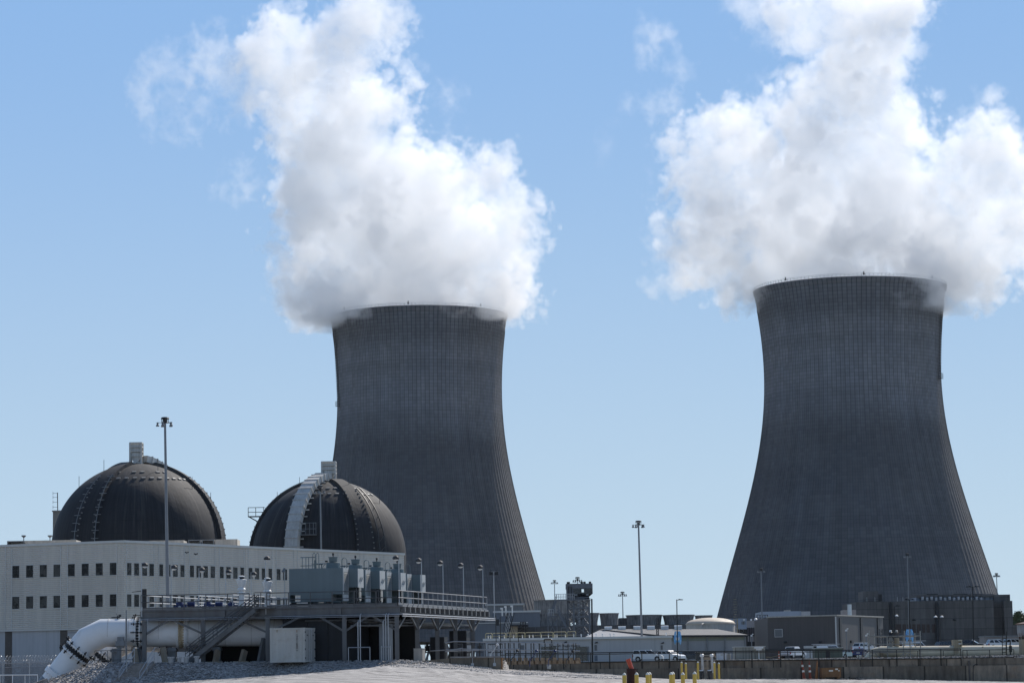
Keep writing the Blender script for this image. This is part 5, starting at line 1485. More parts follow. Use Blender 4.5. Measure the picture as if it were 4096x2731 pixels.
# pipe racks / picket rails on the ramp
root = thing("ramp_railing", "bright pipe railing on the ramp right of the platform", "railing", (-4, 228, ZG))
M = MB(); P = lambda px, y, D=232: at(px, y, D)
for (a, b) in (((1780, 2570), (1815, 2564)), ((1815, 2564), (1960, 2567)), ((1960, 2567), (2320, 2573.5)), ((1780, 2605), (1850, 2590)), ((1720, 2602), (1850, 2594)), ((1850, 2594), (1960, 2596)), ((1960, 2596), (2320, 2601.5)), ((1790, 2603), (2080, 2592))):
    M.tube(P(*a), P(*b), .05, n=6)
M.build("top_rails", M_galv, root)
M = MB()
for px in (1780, 1799, 1846, 1887, 1918, 1940, 2020, 2034, 2056, 2080, 2103, 2124, 2135, 2157, 2180, 2200, 2208, 2231, 2252, 2272, 2293, 2303):
    a = P(px, 2570); M.cut(); M.tube(a, (a.x, a.y, 2.45), .045, n=6)
for px, y0 in ((1983, 2460), (2001, 2465), (2040, 2548), (2074, 2549)): a, b = P(px, y0), P(px, 2640); M.cut(); M.tube(a, (a.x, a.y, 2.4), .035, n=6)
M.build_split('picket', M_rdark, root); M = MB(); M.path([P(2177, 2570), P(2177, 2558), P(2181, 2555), P(2203, 2555), P(2207, 2558), P(2207, 2570)], .05, n=6); M.beam(P(2167, 2570), P(2219, 2570), .05)
M.build("hoop", M_rdark, root)
for i, (px, y, mtx) in enumerate(((1989, 2576, M_white), (2069, 2600, M_black), (2146, 2601, M_blue), (2220, 2601, M_blue), (2291, 2602, M_black))):
    M = MB(); c = P(px, y, 231.7); M.lathe(c - Z3 * .12, [(.05, 0), (.13, .05), (.13, .16), (.05, .22)], 10); M.tube(c, c + Vector((-.3, 0, -.5)), .03, n=5); M.path([c + Vector((-.3, 0, -.5)), c + Vector((-.55, 0, -.75)), c + Vector((-.6, 0, -1.3))], .04, n=5)
    tag(M.build("sample_valve", mtx), ["white loudspeaker horn on the ramp railing", "leftmost black sampling valve on the ramp railing", "first round blue valve on the ramp railing from the left", "round blue valve on the ramp railing before the dark doorway", "rightmost black valve near the end of the ramp railing"][i], "valve")
for i, (x0, x1) in enumerate(((1700, 1745), (1748, 1765), (1830, 1851), (1866, 1895), (1908, 1932), (1952, 2010))):
    root = thing("meter_rack", "low grey meter rack behind the ramp railing, %s from the left" % ["first", "second", "third", "fourth", "fifth", "sixth and widest"][i], "meter rack", (at(x0, 2640, 236).x, 236, ZG), "meter racks by the ramp")
    M = MB(); a, b = at(x0, 2575, 236), at(x1, 2575, 236)
    for x in np.linspace(a.x, b.x, max(3, int((b.x - a.x) / .16))): M.tube((x, 236, ZG - .2), (x, 236, a.z), .03, n=5)
    for h in (a.z, a.z - .7): M.beam((a.x, 236, h), (b.x, 236, h), .08, .1)
    M.build("stand", M_rail, root)
    M = MB(); M.box(a.x + .05, a.x + .4, 235.8, 235.95, a.z - .6, a.z - .1); M.build("meter_box", M_galv if i % 2 else M_dsteel, root)
# tan block row behind the ramp
M = MB()
for i in range(14):
    px = 2002 + i * 23; a, b = at(px, 2652, 262), at(px + 18, 2628 + (i % 3), 262)
    M.box(a.x, b.x, 262 + .05 * (i % 2), 263, 2.3, b.z)
    if i % 2: M.box(a.x + .05, b.x - .05, 261.9, 262.05, 2.3, b.z - .25)
a, b = at(2001, 2630, 262.3), at(2322, 2632, 262.3); M.box(a.x, b.x, 262.3, 263.2, 2.3, b.z - .1)
tag(M.build("block_barrier", mat("tan_block", (0.36, 0.25, 0.155), 0.85, 0, 0.2, 1.2, streak=.3, dirt=(0.2, 0.1, 0.05), dscale=.8, damt=.5)), "row of weathered tan blocks behind the ramp railing", "barrier")
M = MB(); a, b = at(2187, 2674, 296.5), at(2205, 2656, 296.5)
M.hexa([(a.x + .04, 296.35, a.z), (b.x - .04, 296.35, a.z), (b.x - .04, 296.68, a.z), (a.x + .04, 296.68, a.z), (a.x, 296.35, b.z), (b.x, 296.35, b.z), (b.x, 296.68, b.z), (a.x, 296.68, b.z)])
tag(M.build("bucket", mat("scuffed_white", (0.5, 0.47, 0.42), 0.6, 0, .35, 4)), "scuffed whitish bucket standing on the ledge of the retaining wall", "bucket")

# ------------------------------------------------------------------ things before the retaining wall
M_yel = mat("yellow_paint", (0.68, 0.46, 0.085), 0.45, 0, 0.1, 1.5, streak=0.15, dirt=(0.3, 0.2, 0.08), dscale=1.5, damt=.35)
def bollard(px, yt, D, rpx, h, label, grp):
    p = at(px, yt, D); r = rpx * mpp(D); z = p.z - h
    root = thing("bollard", label, "bollard", (p.x, D, z), grp)
    M = MB(); M.lathe((p.x, D, z), [(r, -.3), (r, h - .14)], 20); M.build("post", M_yel, root, smooth=True)
    M = MB(); M.lathe((p.x, D, z + h - .14), [(r, 0.001), (r * .8, .06), (r * .45, .115), (.01, .14)], 20); M.build("cap", M_white2, root, smooth=True)
M_white2 = mat("bleached_cap", (0.72, 0.69, 0.6), 0.6, 0, .1, 3)
G1, G2 = "front row of yellow bollards", "yellow bollards round the standpipes"
for px, y, D, lab in ((2497, 2689, 158, "front row yellow bollard left of the rusty barrel"), (2546, 2687.5, 158, "front row yellow bollard just right of the rusty barrel"), (2590, 2687.5, 158, "front yellow bollard of the left overlapping pair"), (2598, 2686.5, 164, "rear yellow bollard of the left overlapping pair"),
                   (2684, 2686.5, 158, "front yellow bollard of the pair left of the standpipes"), (2691, 2685, 164, "rear yellow bollard of the pair left of the standpipes"), (2731, 2687.5, 158, "single front yellow bollard, second from the right of its row"), (2778, 2684.5, 158, "rightmost front yellow bollard, before the standpipes")):
    bollard(px, y, D, 8.2, 1.15, lab, G1)
for px, y, yb, lab in ((2726, 2644, 2719, "taller yellow bollard farthest left against the retaining wall"), (2743, 2648, 2720, "yellow bollard second from left against the retaining wall"), (2791, 2643.5, 2721, "tall yellow bollard touching the left standpipe"), (2857, 2644.5, 2719, "tall yellow bollard touching the right standpipe"), (2875, 2648, 2718, "rightmost of the tall yellow bollards by the wall")):
    bollard(px, y, 287, 4.3, (yb - y) * mpp(287), lab, G2)
M_rustb = mat("rusty_barrel", (0.05, 0.016, 0.011), 0.7, 0.1, .3, 1.5, dirt=(0.10, 0.035, 0.015), dscale=2, damt=.6)
p = at(2525, 2673, 163); zb = p.z - .9; root = thing("barrel", "rusty dark red steel barrel among the yellow bollards", "barrel", (p.x, 163, zb))
M = MB(); M.lathe((p.x, 163, zb), [(.29, -.3), (.29, .28), (.305, .3), (.29, .32), (.29, .58), (.305, .6), (.29, .62), (.29, .87), (.31, .88), (.31, .9), (.27, .9), (.27, .4)], 24, cap=False)
M.lathe((p.x, 163, zb), [(.27, .3), (.27, .4)], 24); M.build("drum_body", M_rustb, root)
M_org = mat("orange_plastic", (0.50, 0.075, 0.035), 0.45, 0, .12, 3)
M = MB(); a, b = at(2532, 2690, 163), at(2512, 2634, 163); M.tube(a, b, .12, .14, n=14, cap=False); M.tube(a, b, .10, .12, n=14); M.tube(b + (a - b) * .1, b, .15, .15, n=14, cap=False)
tag(M.build("marker_tube", M_org), "orange-red plastic tube sticking up tilted out of the rusty barrel", "tube")
# standpipes
for i, (x, xb) in enumerate(((2808, 2812), (2847, 2850))):
    a, b = at(xb, 2690, 291), at(x, 2624, 291); lab = ["left white standpipe with an elbow, between the tall bollards", "right white standpipe with an elbow, between the tall bollards"][i]
    root = thing("standpipe", lab, "standpipe", (a.x, 291, a.z), "twin standpipes")
    M = MB(); M.path([a, b, b + Vector((.04, .1, .12)), b + Vector((.1, .5, .16)), b + Vector((.1, 3.5, .1))], .13, n=12)
    for f_ in (.3, .62): M.tube(a + (b - a) * f_, a + (b - a) * (f_ + .02), .15, n=12)
    M.build("pipe", mat("worn_white", (0.52, 0.5, 0.46), .5, 0, .2, 2), root, smooth=True)
    M = MB(); M.tube(b - Z3 * .03, b + Z3 * .06, .19, n=12); M.lathe(b + Z3 * .06, [(.18, 0), (.19, .12), (.1, .2)], 12); M.build("elbow", M_white, root)
    c = at(2805 if i == 0 else 2838, 2718, 290.4)
    M = MB(); h = at(2805, 2683, 290.4).z
    M.tube((c.x, 290.4, h - .55), (c.x, 290.4, h), .17, n=10); M.tube((c.x - .2, 290.4, h - .05), (c.x + .3, 290.4, h - .05), .12, n=10); M.cbox((c.x, 290.4, (c.z + h) / 2 - .2), .26, .26, h - c.z - .5); M.tube((c.x + .25, 290.4, c.z - .2), (c.x + .25, 290.4, h - .1), .04, n=5)
    M.path([(c.x - .2, 290.3, h - .7), (c.x - .3, 290.2, h - .95), (c.x, 290.1, h - 1.05), (c.x + .4, 290.1, h - .95)], .03, n=5)
    M.build("pump", M_dsteel, root)
    M = MB(); M.tube((c.x - .17, 290.4, h), (c.x + .2, 290.4, h + .06), .1, n=8); M.build("pump_cap", M_white, root)
M = MB(); a, b = at(2816, 2632, 291.4), at(2846, 2632, 291.4); M.beam(a, b, .2, .26); c0_, c1_ = at(2830, 2640, 291.4), at(2830, 2690, 291.4); M.beam(c0_, c1_, .18, .2); M.beam(at(2814, 2671, 291.4), at(2836, 2669.5, 291.4), .1, .12)
M.tube(at(2800, 2612, 291.2), at(2812, 2618, 291.2), .05, n=6); M.tube(at(2812, 2619, 291.2), at(2840, 2621, 291.2), .06, n=6); M.tube(at(2855, 2612, 291.2), at(2862, 2628, 291.2), .05, n=6)
tag(M.build("pipe_stand", M_saddle), "tan T-shaped frame holding the twin standpipes", "pipe support")
# delineators and crate
M_ored = mat("orange_rubber", (0.24, 0.05, 0.022), .6, 0, .3, 3, dirt=(0.13, 0.03, 0.02), dscale=1.2, damt=.8)
for i, (xb, yb, xt, yt, bands, lab) in enumerate(((3217, 2713, 3207, 2641, True, "leftmost orange channeliser leaning left with two white bands"), (3241, 2713, 3237, 2642, True, "middle orange channeliser standing upright with two white bands"), (3265, 2714, 3269, 2640, False, "plain faded orange cone leaning right beside the wooden crate"))):
    a, b = at(xb, yb, 294.5), at(xt, yt, 294.7); root = thing("traffic_cone", lab, "traffic cone", a, "traffic cones before the wall")
    M = MB(); M.tube(a - Z3 * .1, a + (b - a) * .9, .16, .075, n=14); M.tube(a + (b - a) * .9, b, .04, .035, n=8); M.lathe(a - Z3 * .12, [(.3, 0), (.3, .1), (.16, .13)], 8)
    M.build("body", M_ored if bands else mat("faded_orange", (0.30, 0.13, 0.042), .6, 0, .2, 2), root)
    if bands:
        for f0 in (.36, .66):
            r0 = .16 - .085 * f0 / .9 + .006; M = MB(); M.tube(a + (b - a) * f0, a + (b - a) * (f0 + .11), r0 + .004, r0 - .006, n=14); M.build("reflective_band", M_white2, root)
a, b = at(3288, 2711, 294), at(3362, 2668, 294); root = thing("wooden_crate", "brown plywood crate with white stickers against the retaining wall", "crate", (a.x, 294, a.z))
M_wood = mat("plywood", (0.24, 0.125, 0.055), .7, 0, .2, 1.0, streak=.2, dirt=(.1, .06, .03), dscale=1, damt=.4)
M = MB(); M.box(a.x, b.x, 294, 296, a.z + .1, b.z); M.build("box", M_wood, root)
M = MB()
for x in (a.x, b.x - .14): M.box(x, x + .14, 293.95, 293.997, a.z + .1, b.z)
for z in (a.z + .1, b.z - .14, a.z + .45): M.box(a.x + .141, b.x - .141, 293.96, 293.997, z, z + .1)
for y in (294.05, 294.9, 295.8): M.box(b.x + .003, b.x + .05, y, y + .14, a.z + .1, b.z)
for x in (a.x + .1, b.x - .4): M.box(x, x + .3, 294.1, 295.9, a.z - .1, a.z + .099)
M.build("batten", M_wood, root)
for x0, y0, w_, h_ in ((3316, 2678, .42, .16), (3341, 2672, .28, .14), (3353, 2679, .16, .1)):
    c = at(x0, y0, 293.9); M = MB(); M.box(c.x, c.x + w_, 293.93, 293.958, c.z - h_, c.z); M.build("sticker", M_white2, root)
M = MB()
for k in range(26):
    x = at(3390 + R.uniform(0, 55), 2716, 295).x; y = 294 + R.uniform(0, 1.5); z = gz(x, y) + .02
    M.beam((x, y, z), (x + R.uniform(-.6, .6), y + R.uniform(-.3, .3), z + R.uniform(0, .35)), .04)
tag(M.build("scrap_heap", M_black), "small heap of dark scrap at the wall's foot right of the crate", "scrap")
# ------------------------------------------------------------------ background buildings and tanks (right half)
GP = 3.0
M_lowb = mat("pale_rendered_wall", (0.46, 0.455, 0.455), .75, 0, .05, .3, streak=.06)
M_greyp = mat("grey_panel", (0.15, 0.165, 0.19), .6, 0, .06, .4, streak=.1)
M_dconc = mat("dark_precast", (0.105, 0.104, 0.106), .9, 0, .12, .25, streak=.35, dirt=(.06, .06, .062), dscale=.12, damt=.6, bump=.03)
M_fcell = mat("stained_fan_concrete", (0.25, 0.24, 0.23), .9, 0, .15, .3, streak=.5, dirt=(.045, .042, .04), dscale=.25, damt=.6)
def slab(M, x0, x1, yt, D, depth, yb=None, z0=-0.0):
    a, b = at(x0, yt, D), at(x1, yt, D); zt = (a.z + b.z) / 2
    zb = z0 if yb is None else at((x0 + x1) / 2, yb, D).z
    M.box(a.x, b.x, D, D + depth, zb, zt); return a.x, b.x, zb, zt
# low white building with the plant name
p = at(1938, 2640, 480); lb = thing("low_building", "low pale flat-roofed building with the plant's name and two dark doorways", "building", (p.x, 480, GP))
M = MB(); x0, x1, zb, zt = slab(M, 1938, 2686, 2556, 480, 18); M.build("wall", M_lowb, lb)
M = MB(); M.box(x0 - .3, x1 + .15, 479.6, 498.2, zt + .004, zt + .40); M.build("roof_edge", mat("roof_trim", (0.62, 0.61, 0.58), .5, 0, .1, 1), lb)
M = MB(); M.box(x0 - .1, at(2154, 2560, 479).x, 479.3, 479.997, GP - 1, zt - .5); M.build("projecting_bay", M_lowb, lb)
def onface(xa, xb, ya, yb, D, name, mt, par, d=.05):
    M = MB(); a, b = at(xa, yb, D), at(xb, ya, D); M.box(a.x, b.x, D - d, D + .3, a.z, b.z); return M.build(name, mt, par)
onface(2166, 2224, 2584, 2642, 480, "doorway", M_glass, lb); onface(2304, 2349, 2584, 2642, 480, "doorway", M_glass, lb)
onface(2349, 2356, 2584, 2642, 480, "door_leaf", M_grey, lb); onface(2378, 2390, 2619, 2642, 480, "hatch", M_greyp, lb)
M_lv = NT("louvre_slats"); z_ = M_lv.xyz(M_lv.tc.outputs["Object"])[2]; M_lv.color(M_lv.scale((.3, .3, .3), M_lv.rng(M_lv.math('FRACT', M_lv.math('MULTIPLY', z_, 6.0)), .4, .6, .15, 1.0))); M_lv = M_lv.m
for xa, xb, ya, yb, D in ((2081, 2097, 2579, 2597, 479.3), (2378, 2388, 2578, 2601, 480), (2643, 2651, 2579, 2601, 480)): onface(xa, xb, ya, yb, D, "louvre", M_lv, lb)
for px, y in ((2261, 2567), (2384, 2568.5), (2649, 2570)):
    M = MB(); c = at(px, y, 479.8); M.tube(c + Vector((.25, 0, .05)), c + Vector((-.25, -.2, -.1)), .14, .05, n=8); M.cbox(c + Vector((.1, .1, 0)), .3, .2, .2); M.build("wall_lamp", M_black, lb)
for px in (2365, 2440, 2500, 2560, 2620):
    M = MB(); a = at(px, 2600, 479.98); M.box(a.x, a.x + .03, 479.98, 480.1, GP, zt - .2); M.build("panel_joint", M_grey, lb)
text("Alvin W. Vogtle Electric\nGenerating Plant", .52, at(2262, 2589, 479.96), (1, 0, 0), (0, 0, 1), lb, "name_sign", line=1.15, ext=.02)
M_ygal = mat("yellow_rail_paint", (0.31, 0.275, 0.16), .5, 0, .12, 2)
fr = [(1942, 1968), (1970, 2022), (2025, 2065), (2040, 2066), (2067, 2099), (2100, 2163), (2162, 2211), (2214, 2264), (2268, 2303)]
for a_, b_ in fr:
    M = MB(); yt = 2532 - 8 * (a_ - 1940) / 360; a, b = at(a_, yt, 481.5), at(b_, yt - .5, 481.5); z = zt + .35; h = a.z - z
    M.path([(a.x, 481.5, z), (a.x, 481.5, z + h * .85), (a.x + .15, 481.5, z + h), (b.x - .15, 481.5, z + h), (b.x, 481.5, z + h * .85), (b.x, 481.5, z)], .06, n=6); M.tube((a.x, 481.5, z + h * .45), (b.x, 481.5, z + h * .45), .05, n=6); M.build("roof_guardrail", M_ygal, lb)
for px in (1953, 1963, 1997, 2018, 2055, 2090, 2118, 2132, 2165, 2194, 2220, 2228, 2262, 2295, 2325, 2353, 2385, 2410, 2441, 2456, 2665):
    M = MB(); a = at(px, 2550, 482); M.tube((a.x, 482, zt + .3), (a.x, 482, zt + .75), .09, n=7); M.tube((a.x, 482, zt + .75), (a.x, 482, zt + .95), .14, .1, n=7); M.build("roof_vent", M_white, lb)
# gabled warehouse
p = at(2652, 2640, 520); wh = thing("warehouse", "long grey gabled warehouse with white ridge ventilators and a green-grey wall band", "building", (p.x, 520, GP))
e1, e2 = at(2652, 2541.5, 520), at(2984, 2540, 520); g0 = at(2330, 2530, 528); r1, r2 = at(2401, 2516.5, 532), at(2745, 2519, 532)
M = MB(); M.prism([(e1.x, 520, GP - 1), (e2.x, 520, GP - 1), (e2.x, 545, GP - 1), (g0.x, 545, GP - 1), (g0.x, 524, GP - 1)], (0, 0, e1.z - GP + .9)); 
M.add([(g0.x, 524, e1.z - .1), (e1.x, 520, e1.z - .1), (r1.x, 532, r1.z - .05), (g0.x, 545, e1.z - .1)], [(0, 1, 2), (0, 2, 3)])
M.build("wall", mat("warehouse_grey", (0.30, 0.30, 0.305), .6, 0, .05, .5, streak=.06), wh)
M = MB(); n_ = 28
M.hexa([Vector(e1) + Vector((-.3, -.6, -.12)), Vector(e2) + Vector((.3, -.6, -.12)), Vector(r2) + Vector((6, 0, -.12)), Vector(r1) + Vector((-.3, 0, -.12)), Vector(e1) + Vector((-.3, -.6, .12)), Vector(e2) + Vector((.3, -.6, .12)), Vector(r2) + Vector((6, 0, .1)), Vector(r1) + Vector((-.3, 0, .1))])
M.hexa([(g0.x - .3, 545.5, e1.z - .5), (e2.x, 545.5, e1.z - .5), Vector(r2) + Vector((6, 0, -.12)), Vector(r1) + Vector((-.3, 0, -.12)), (g0.x - .3, 545.5, e1.z - .3), (e2.x, 545.5, e1.z - .3), Vector(r2) + Vector((6, 0, .1)), Vector(r1) + Vector((-.3, 0, .1))])
M.build("roof", mat("grey_roof_sheet", (0.115, 0.11, 0.105), .6, .1, .12, .5, streak=.2), wh)
M = MB(); M.beam(e1 + Vector((-.3, -.65, -.1)), e2 + Vector((.3, -.65, -.1)), .12, .28); M.beam(e1 + Vector((-.3, -.6, -.1)), r1 + Vector((-.3, 0, -.1)), .12, .28); M.build("fascia", M_black, wh)
a, b = at(2652, 2564, 519.9), at(2984, 2564, 519.9); M = MB(); M.box(e1.x + .02, e2.x - .02, 519.93, 520.2, a.z, e1.z - .25); M.build("wall_band", mat("green_grey_band", (0.21, 0.225, 0.18), .6, 0, .06, .6, streak=.08), wh)
for px in (2658, 2751, 2829, 2900, 2980):
    M = MB(); a = at(px, 2560, 519.8); M.box(a.x - .12, a.x + .12, 519.75, 519.999, GP, e1.z - .25); M.build("downpipe", M_grey, wh)
for px in (2433, 2488, 2549, 2604, 2659, 2713):
    M = MB(); a, b = at(px - 15, 2521, 531), at(px + 15, 2514, 531); zc = r1.z + .1; M.tube((a.x, 531, zc + .12), (b.x, 531, zc + .12), .33, n=12); M.box(a.x, b.x, 530.7, 531.4, zc - .6, zc + .1); M.build("ridge_vent", M_white, wh)
# mechanical draught cells
def fanstack(label, x0t, x1t, x0b, x1b, yt, yb, D, thing_=True):
    a, b, c, d = at(x0t, yt, D), at(x1t, yt, D), at(x0b, yb, D), at(x1b, yb, D)
    r1_, r0_ = (b.x - a.x) / 2, (d.x - c.x) / 2; cx = (a.x + b.x) / 2
    M = MB(); z0, z1 = c.z, a.z
    M.lathe((cx, D + r1_, 0), [(r0_, z0 - 1)] + [(r0_ + (r1_ - r0_) * (k / 8) ** 1.3, z0 + (z1 - z0) * k / 8) for k in range(9)] + [(r1_ + .15, z1), (r1_ + .15, z1 + .25), (r1_ - .4, z1 + .25), (r1_ - .5, z0)], 48)
    return tag(M.build("fan_stack", M_fcell, smooth=True), label, "fan stack", "concrete fan stacks")
fanstack("tallest concrete fan stack, rising behind the watchtower", 2135, 2364, 2137, 2362, 2401, 2475, 900)
fanstack("flared concrete fan stack left of the watchtower", 2107, 2290, 2114, 2283, 2456.5, 2502, 760)
fanstack("flared concrete fan stack just right of the watchtower's legs", 2296, 2398, 2304, 2389, 2454, 2500, 760)
fanstack("flared concrete fan stack between the watchtower and the tall mast", 2399, 2476, 2403, 2470, 2454.5, 2500, 770)
fanstack("broad low concrete fan stack behind the tall central light mast", 2507, 2652, 2512, 2646, 2461.5, 2498, 790)
fanstack("broad low concrete fan stack behind the bannered lamp post", 2654, 2781, 2660, 2772, 2461, 2498, 790)
fanstack("farthest fan stack, mostly hidden by the cream tank", 2782, 2852, 2786, 2848, 2463, 2498, 800)
M = MB(); slab(M, 2039, 2516, 2501, 755, 40); slab(M, 2513, 2800, 2496, 780, 40); slab(M, 2476, 2515, 2470, 800, 20)
M2 = M.build("cell_block", M_dconc); tag(M2, "long dark concrete block carrying the row of fan stacks", "building")
# grey buildings left of the watchtower
b1 = thing("grey_block", "far grey concrete block with a pale coping, right of the platform", "building", (at(1962, 2440, 820).x, 820, GP))
M = MB(); x0, x1, zb, zt = slab(M, 1940, 2094, 2420, 820, 20); M.build("wall", mat("far_grey", (0.23, 0.24, 0.25), .8, 0, .1, .2, streak=.3), b1)
M = MB(); M.box(x0, x1 + .3, 819.6, 840, zt + .004, zt + .5); M.build("coping", M_trim, b1)
b2 = thing("panel_shed", "plain blue-grey metal shed behind the lattice mast", "building", (at(1972, 2450, 720).x, 720, GP))
M = MB(); x0, x1, zb, zt = slab(M, 1972, 2160, 2448, 720, 20); M.build("wall", M_greyp, b2)
M = MB(); M.box(x0, x1 + .2, 719.7, 740, zt + .004, zt + .45); M.build("coping", M_trim, b2)
M = MB(); slab(M, 1900, 2112, 2489, 700, 15); M.build("lower_wing", M_greyp, b2); M = MB(); slab(M, 1900, 2112, 2488, 699.8, .2, 2491); M.build("wing_coping", M_trim, b2)
M = MB(); slab(M, 1982, 1996, 2475, 695, 3, 2500); M.build("vent_stack", M_black, b2)
b3 = thing("flat_shed", "low dark shed with a flat roof under the flared fan stack", "building", (at(2041, 2510, 640).x, 640, GP))
M = MB(); slab(M, 2041, 2070, 2502, 640, 8); M.build("wall", M_saddle, b3); M = MB(); slab(M, 2066, 2330, 2505, 645, 10); M.build("front", M_dconc, b3); M = MB(); slab(M, 2038, 2114, 2497, 639, 10, 2503); M.build("roof", M_black, b3)
M = MB()
for px in (2082, 2092, 2102): a, b = at(px, 2487, 636), at(px, 2530, 636); M.tube((a.x, 636, b.z), (a.x, 636, a.z), .1, n=5)
for y in (2487, 2497): M.beam(at(2080, y, 636), at(2104, y, 636), .15)
M.build("stair_frame", M_black, b3)
def lattice(label, x, ytop, ybot, D, wpx, extras=0, mt=None):
    M = MB(); a, b = at(x, ytop, D), at(x, ybot, D); hw = wpx * mpp(D) / 2; z0 = min(b.z, GP); H = a.z - z0
    leg = [(-hw, -hw), (hw, -hw), (hw, hw), (-hw, hw)]
    for dx, dy in leg: M.tube((a.x + dx, D + dy, z0), (a.x + dx, D + dy, a.z), .07, n=5)
    n = max(4, int(H / (hw * 2.4)))
    for k in range(n):
        za, zb = z0 + H * k / n, z0 + H * (k + 1) / n
        for i in range(4):
            (xa, ya), (xb, yb) = leg[i], leg[(i + 1) % 4]
            M.beam((a.x + xa, D + ya, za), (a.x + xb, D + yb, zb), .06); M.beam((a.x + xa, D + ya, zb), (a.x + xb, D + yb, zb), .06)
    return tag(M.build("lattice_mast", mt or M_galv), label, "mast"), a
o_, a_ = lattice("grey lattice mast hung with cables right of the platform", 2030, 2445, 2640, 520, 14)
M = MB()
for k in range(9):
    x = a_.x - .6 + .2 * k; pts = [(x + .3 * math.sin(j * 1.1 + k), 519.4 - .1 * (k % 2), a_.z - .3 - j * .75) for j in range(9)]; M.path(pts, .05, n=4)
M.build("cables", M_dsteel, o_)
M = MB()
for dx, dz in ((-1.0, .6), (-.3, .9), (.9, 1.0)): M.tube((a_.x + dx, 520, a_.z - .8), (a_.x + dx, 520, a_.z + dz), .12, n=6); M.cbox((a_.x + dx - .1, 519.9, a_.z + dz), .5, .4, .3)
M.build("cameras", M_white, o_)
lattice("thin lattice aerial mast on the warehouse roof side", 2629, 2470, 2552, 505, 8, mt=M_dsteel)
# watchtower
D = 620; k = mpp(D)
wt = thing("watchtower", "dark glazed watchtower on a braced steel frame with zigzag stairs", "watchtower", (at(2320, 2540, D).x, D, GP))
X = lambda px: at(px, 2400, D).x
Z = lambda y: at(2320, y, D).z
xl, xr = X(2294), X(2356); yl, yr = D, D + 5.5
M_wt = mat("tower_steel", (0.135, 0.145, 0.165), .5, .2, .15, .8)
M = MB()
for x in (xl, xr):
    for y in (yl, yr): M.ibeam((x + (0 if y == yl else -1.2), y, GP - .5), (x + (0 if y == yl else -1.2), y, Z(2397)), .42, .42, .08)
M.build("leg_frame", M_wt, wt)
M = MB(); lv = [2397, 2431, 2465, 2500, 2538]
for ya, yb in zip(lv[:-1], lv[1:]):
    for y in (yl, yr):
        dx = 0 if y == yl else -1.2
        M.beam((xl + dx, y, Z(yb)), (xr + dx, y, Z(yb)), .22, .3); M.beam((xl + dx, y, Z(yb)), (xr + dx, y, Z(ya)), .14); M.beam((xl + dx, y, Z(ya)), (xr + dx, y, Z(yb)), .14)
    for x in (xl, xr):
        M.beam((x, yl, Z(yb)), (x - 1.2, yr, Z(yb)), .22); M.beam((x, yl, Z(yb)), (x - 1.2, yr, Z(ya)), .14); M.beam((x, yl, Z(ya)), (x - 1.2, yr, Z(yb)), .14)
M.build("bracing", M_wt, wt)
x0, x1 = X(2265), X(2371)
M = MB(); M.box(x0, x1, D - 1, D + 5.8, Z(2352), Z(2333)); M.build("roof_band", M_wt, wt)
M = MB()
gx0, gx1 = X(2294), X(2371); wx0, wx1 = X(2326.5), X(2339)
zt_, zb_, zm = Z(2352) - .004, Z(2385), Z(2374)
for xa, xb in ((gx0, wx0), (wx1, gx1)):
    M.box(xa, xb, D - .98, D - .85, zm, zt_); M.box(xa, xb, D + 5.6, D + 5.72, zm, zt_)
for ya, yb in ((D - .98, D - .85), (D + 5.6, D + 5.72)):
    M.box(wx0 + .002, wx1 - .002, ya, yb, zm, Z(2368)); M.box(wx0 + .002, wx1 - .002, ya, yb, Z(2350.5), zt_) if False else None
M.box(gx1 - .12, gx1, D - .846, D + 5.596, zm, zt_)
M.hexa([(X(2294), D - .3, zb_), (X(2357), D - .3, zb_), (X(2357), D + 5, zb_), (X(2294), D + 5, zb_), (gx0, D - .97, zm - .003), (gx1, D - .97, zm - .003), (gx1, D + 5.7, zm - .003), (gx0, D + 5.7, zm - .003)])
M.build("dark_glazing", mat("tinted_glass", (0.008, 0.012, 0.02), .12, 0, .1, .5, spec=.6), wt)
M = MB(); M.box(X(2267), gx0 - .01, D - .9, D + 5.7, Z(2397), zt_); M.box(X(2296), X(2357), D - .2, D + 5, Z(2395), zb_ - .004); M.build("cabin_base", M_wt, wt)
M = MB(); M.box(X(2272), X(2278), D - 1.0, D - .903, Z(2394), Z(2343)); M.box(X(2283), X(2289), D - 1.0, D - .903, Z(2380), Z(2345)); M.build("door", M_dsteel, wt)
M = MB()
for px in (2273, 2276, 2328, 2339, 2361): c = Vector((X(px), D - .6, Z(2333))); M.cbox(c + Z3 * .2, .55, .5, .45); M.tube(c, c + Z3 * .1, .1)
M.build("roof_lamps", M_black, wt)
M = MB(); a, b = Vector((X(2304), D - .9, Z(2379))), Vector((X(2349), D - .9, Z(2378))); M.cbox(a + Vector((0, -.25, 0)), .6, .4, .4); M.cbox(b + Vector((0, -.25, 0)), .6, .4, .35); M.build("vent_boxes", M_grey, wt)
M = MB(); M.box(X(2231), X(2358), D - 1.6, D + .4, Z(2400), Z(2396.5)); M.box(X(2191), X(2227), D - 1.6, D + .4, Z(2466), Z(2461)); M.build("landing", M_wt, wt)
M = MB()
def rails(xa, xb, y, h=23):
    for px in np.linspace(xa, xb, max(2, int((xb - xa) / 7) + 1)): M.tube((X(px), D - 1.5, Z(y)), (X(px), D - 1.5, Z(y - h)), .06, n=5)
    for f_ in (.5, 1): M.beam((X(xa), D - 1.5, Z(y - h * f_)), (X(xb), D - 1.5, Z(y - h * f_)), .09)
rails(2220, 2297, 2397); rails(2191, 2213, 2461, 27)
M.build("landing_railing", M_galv, wt)
M = MB()
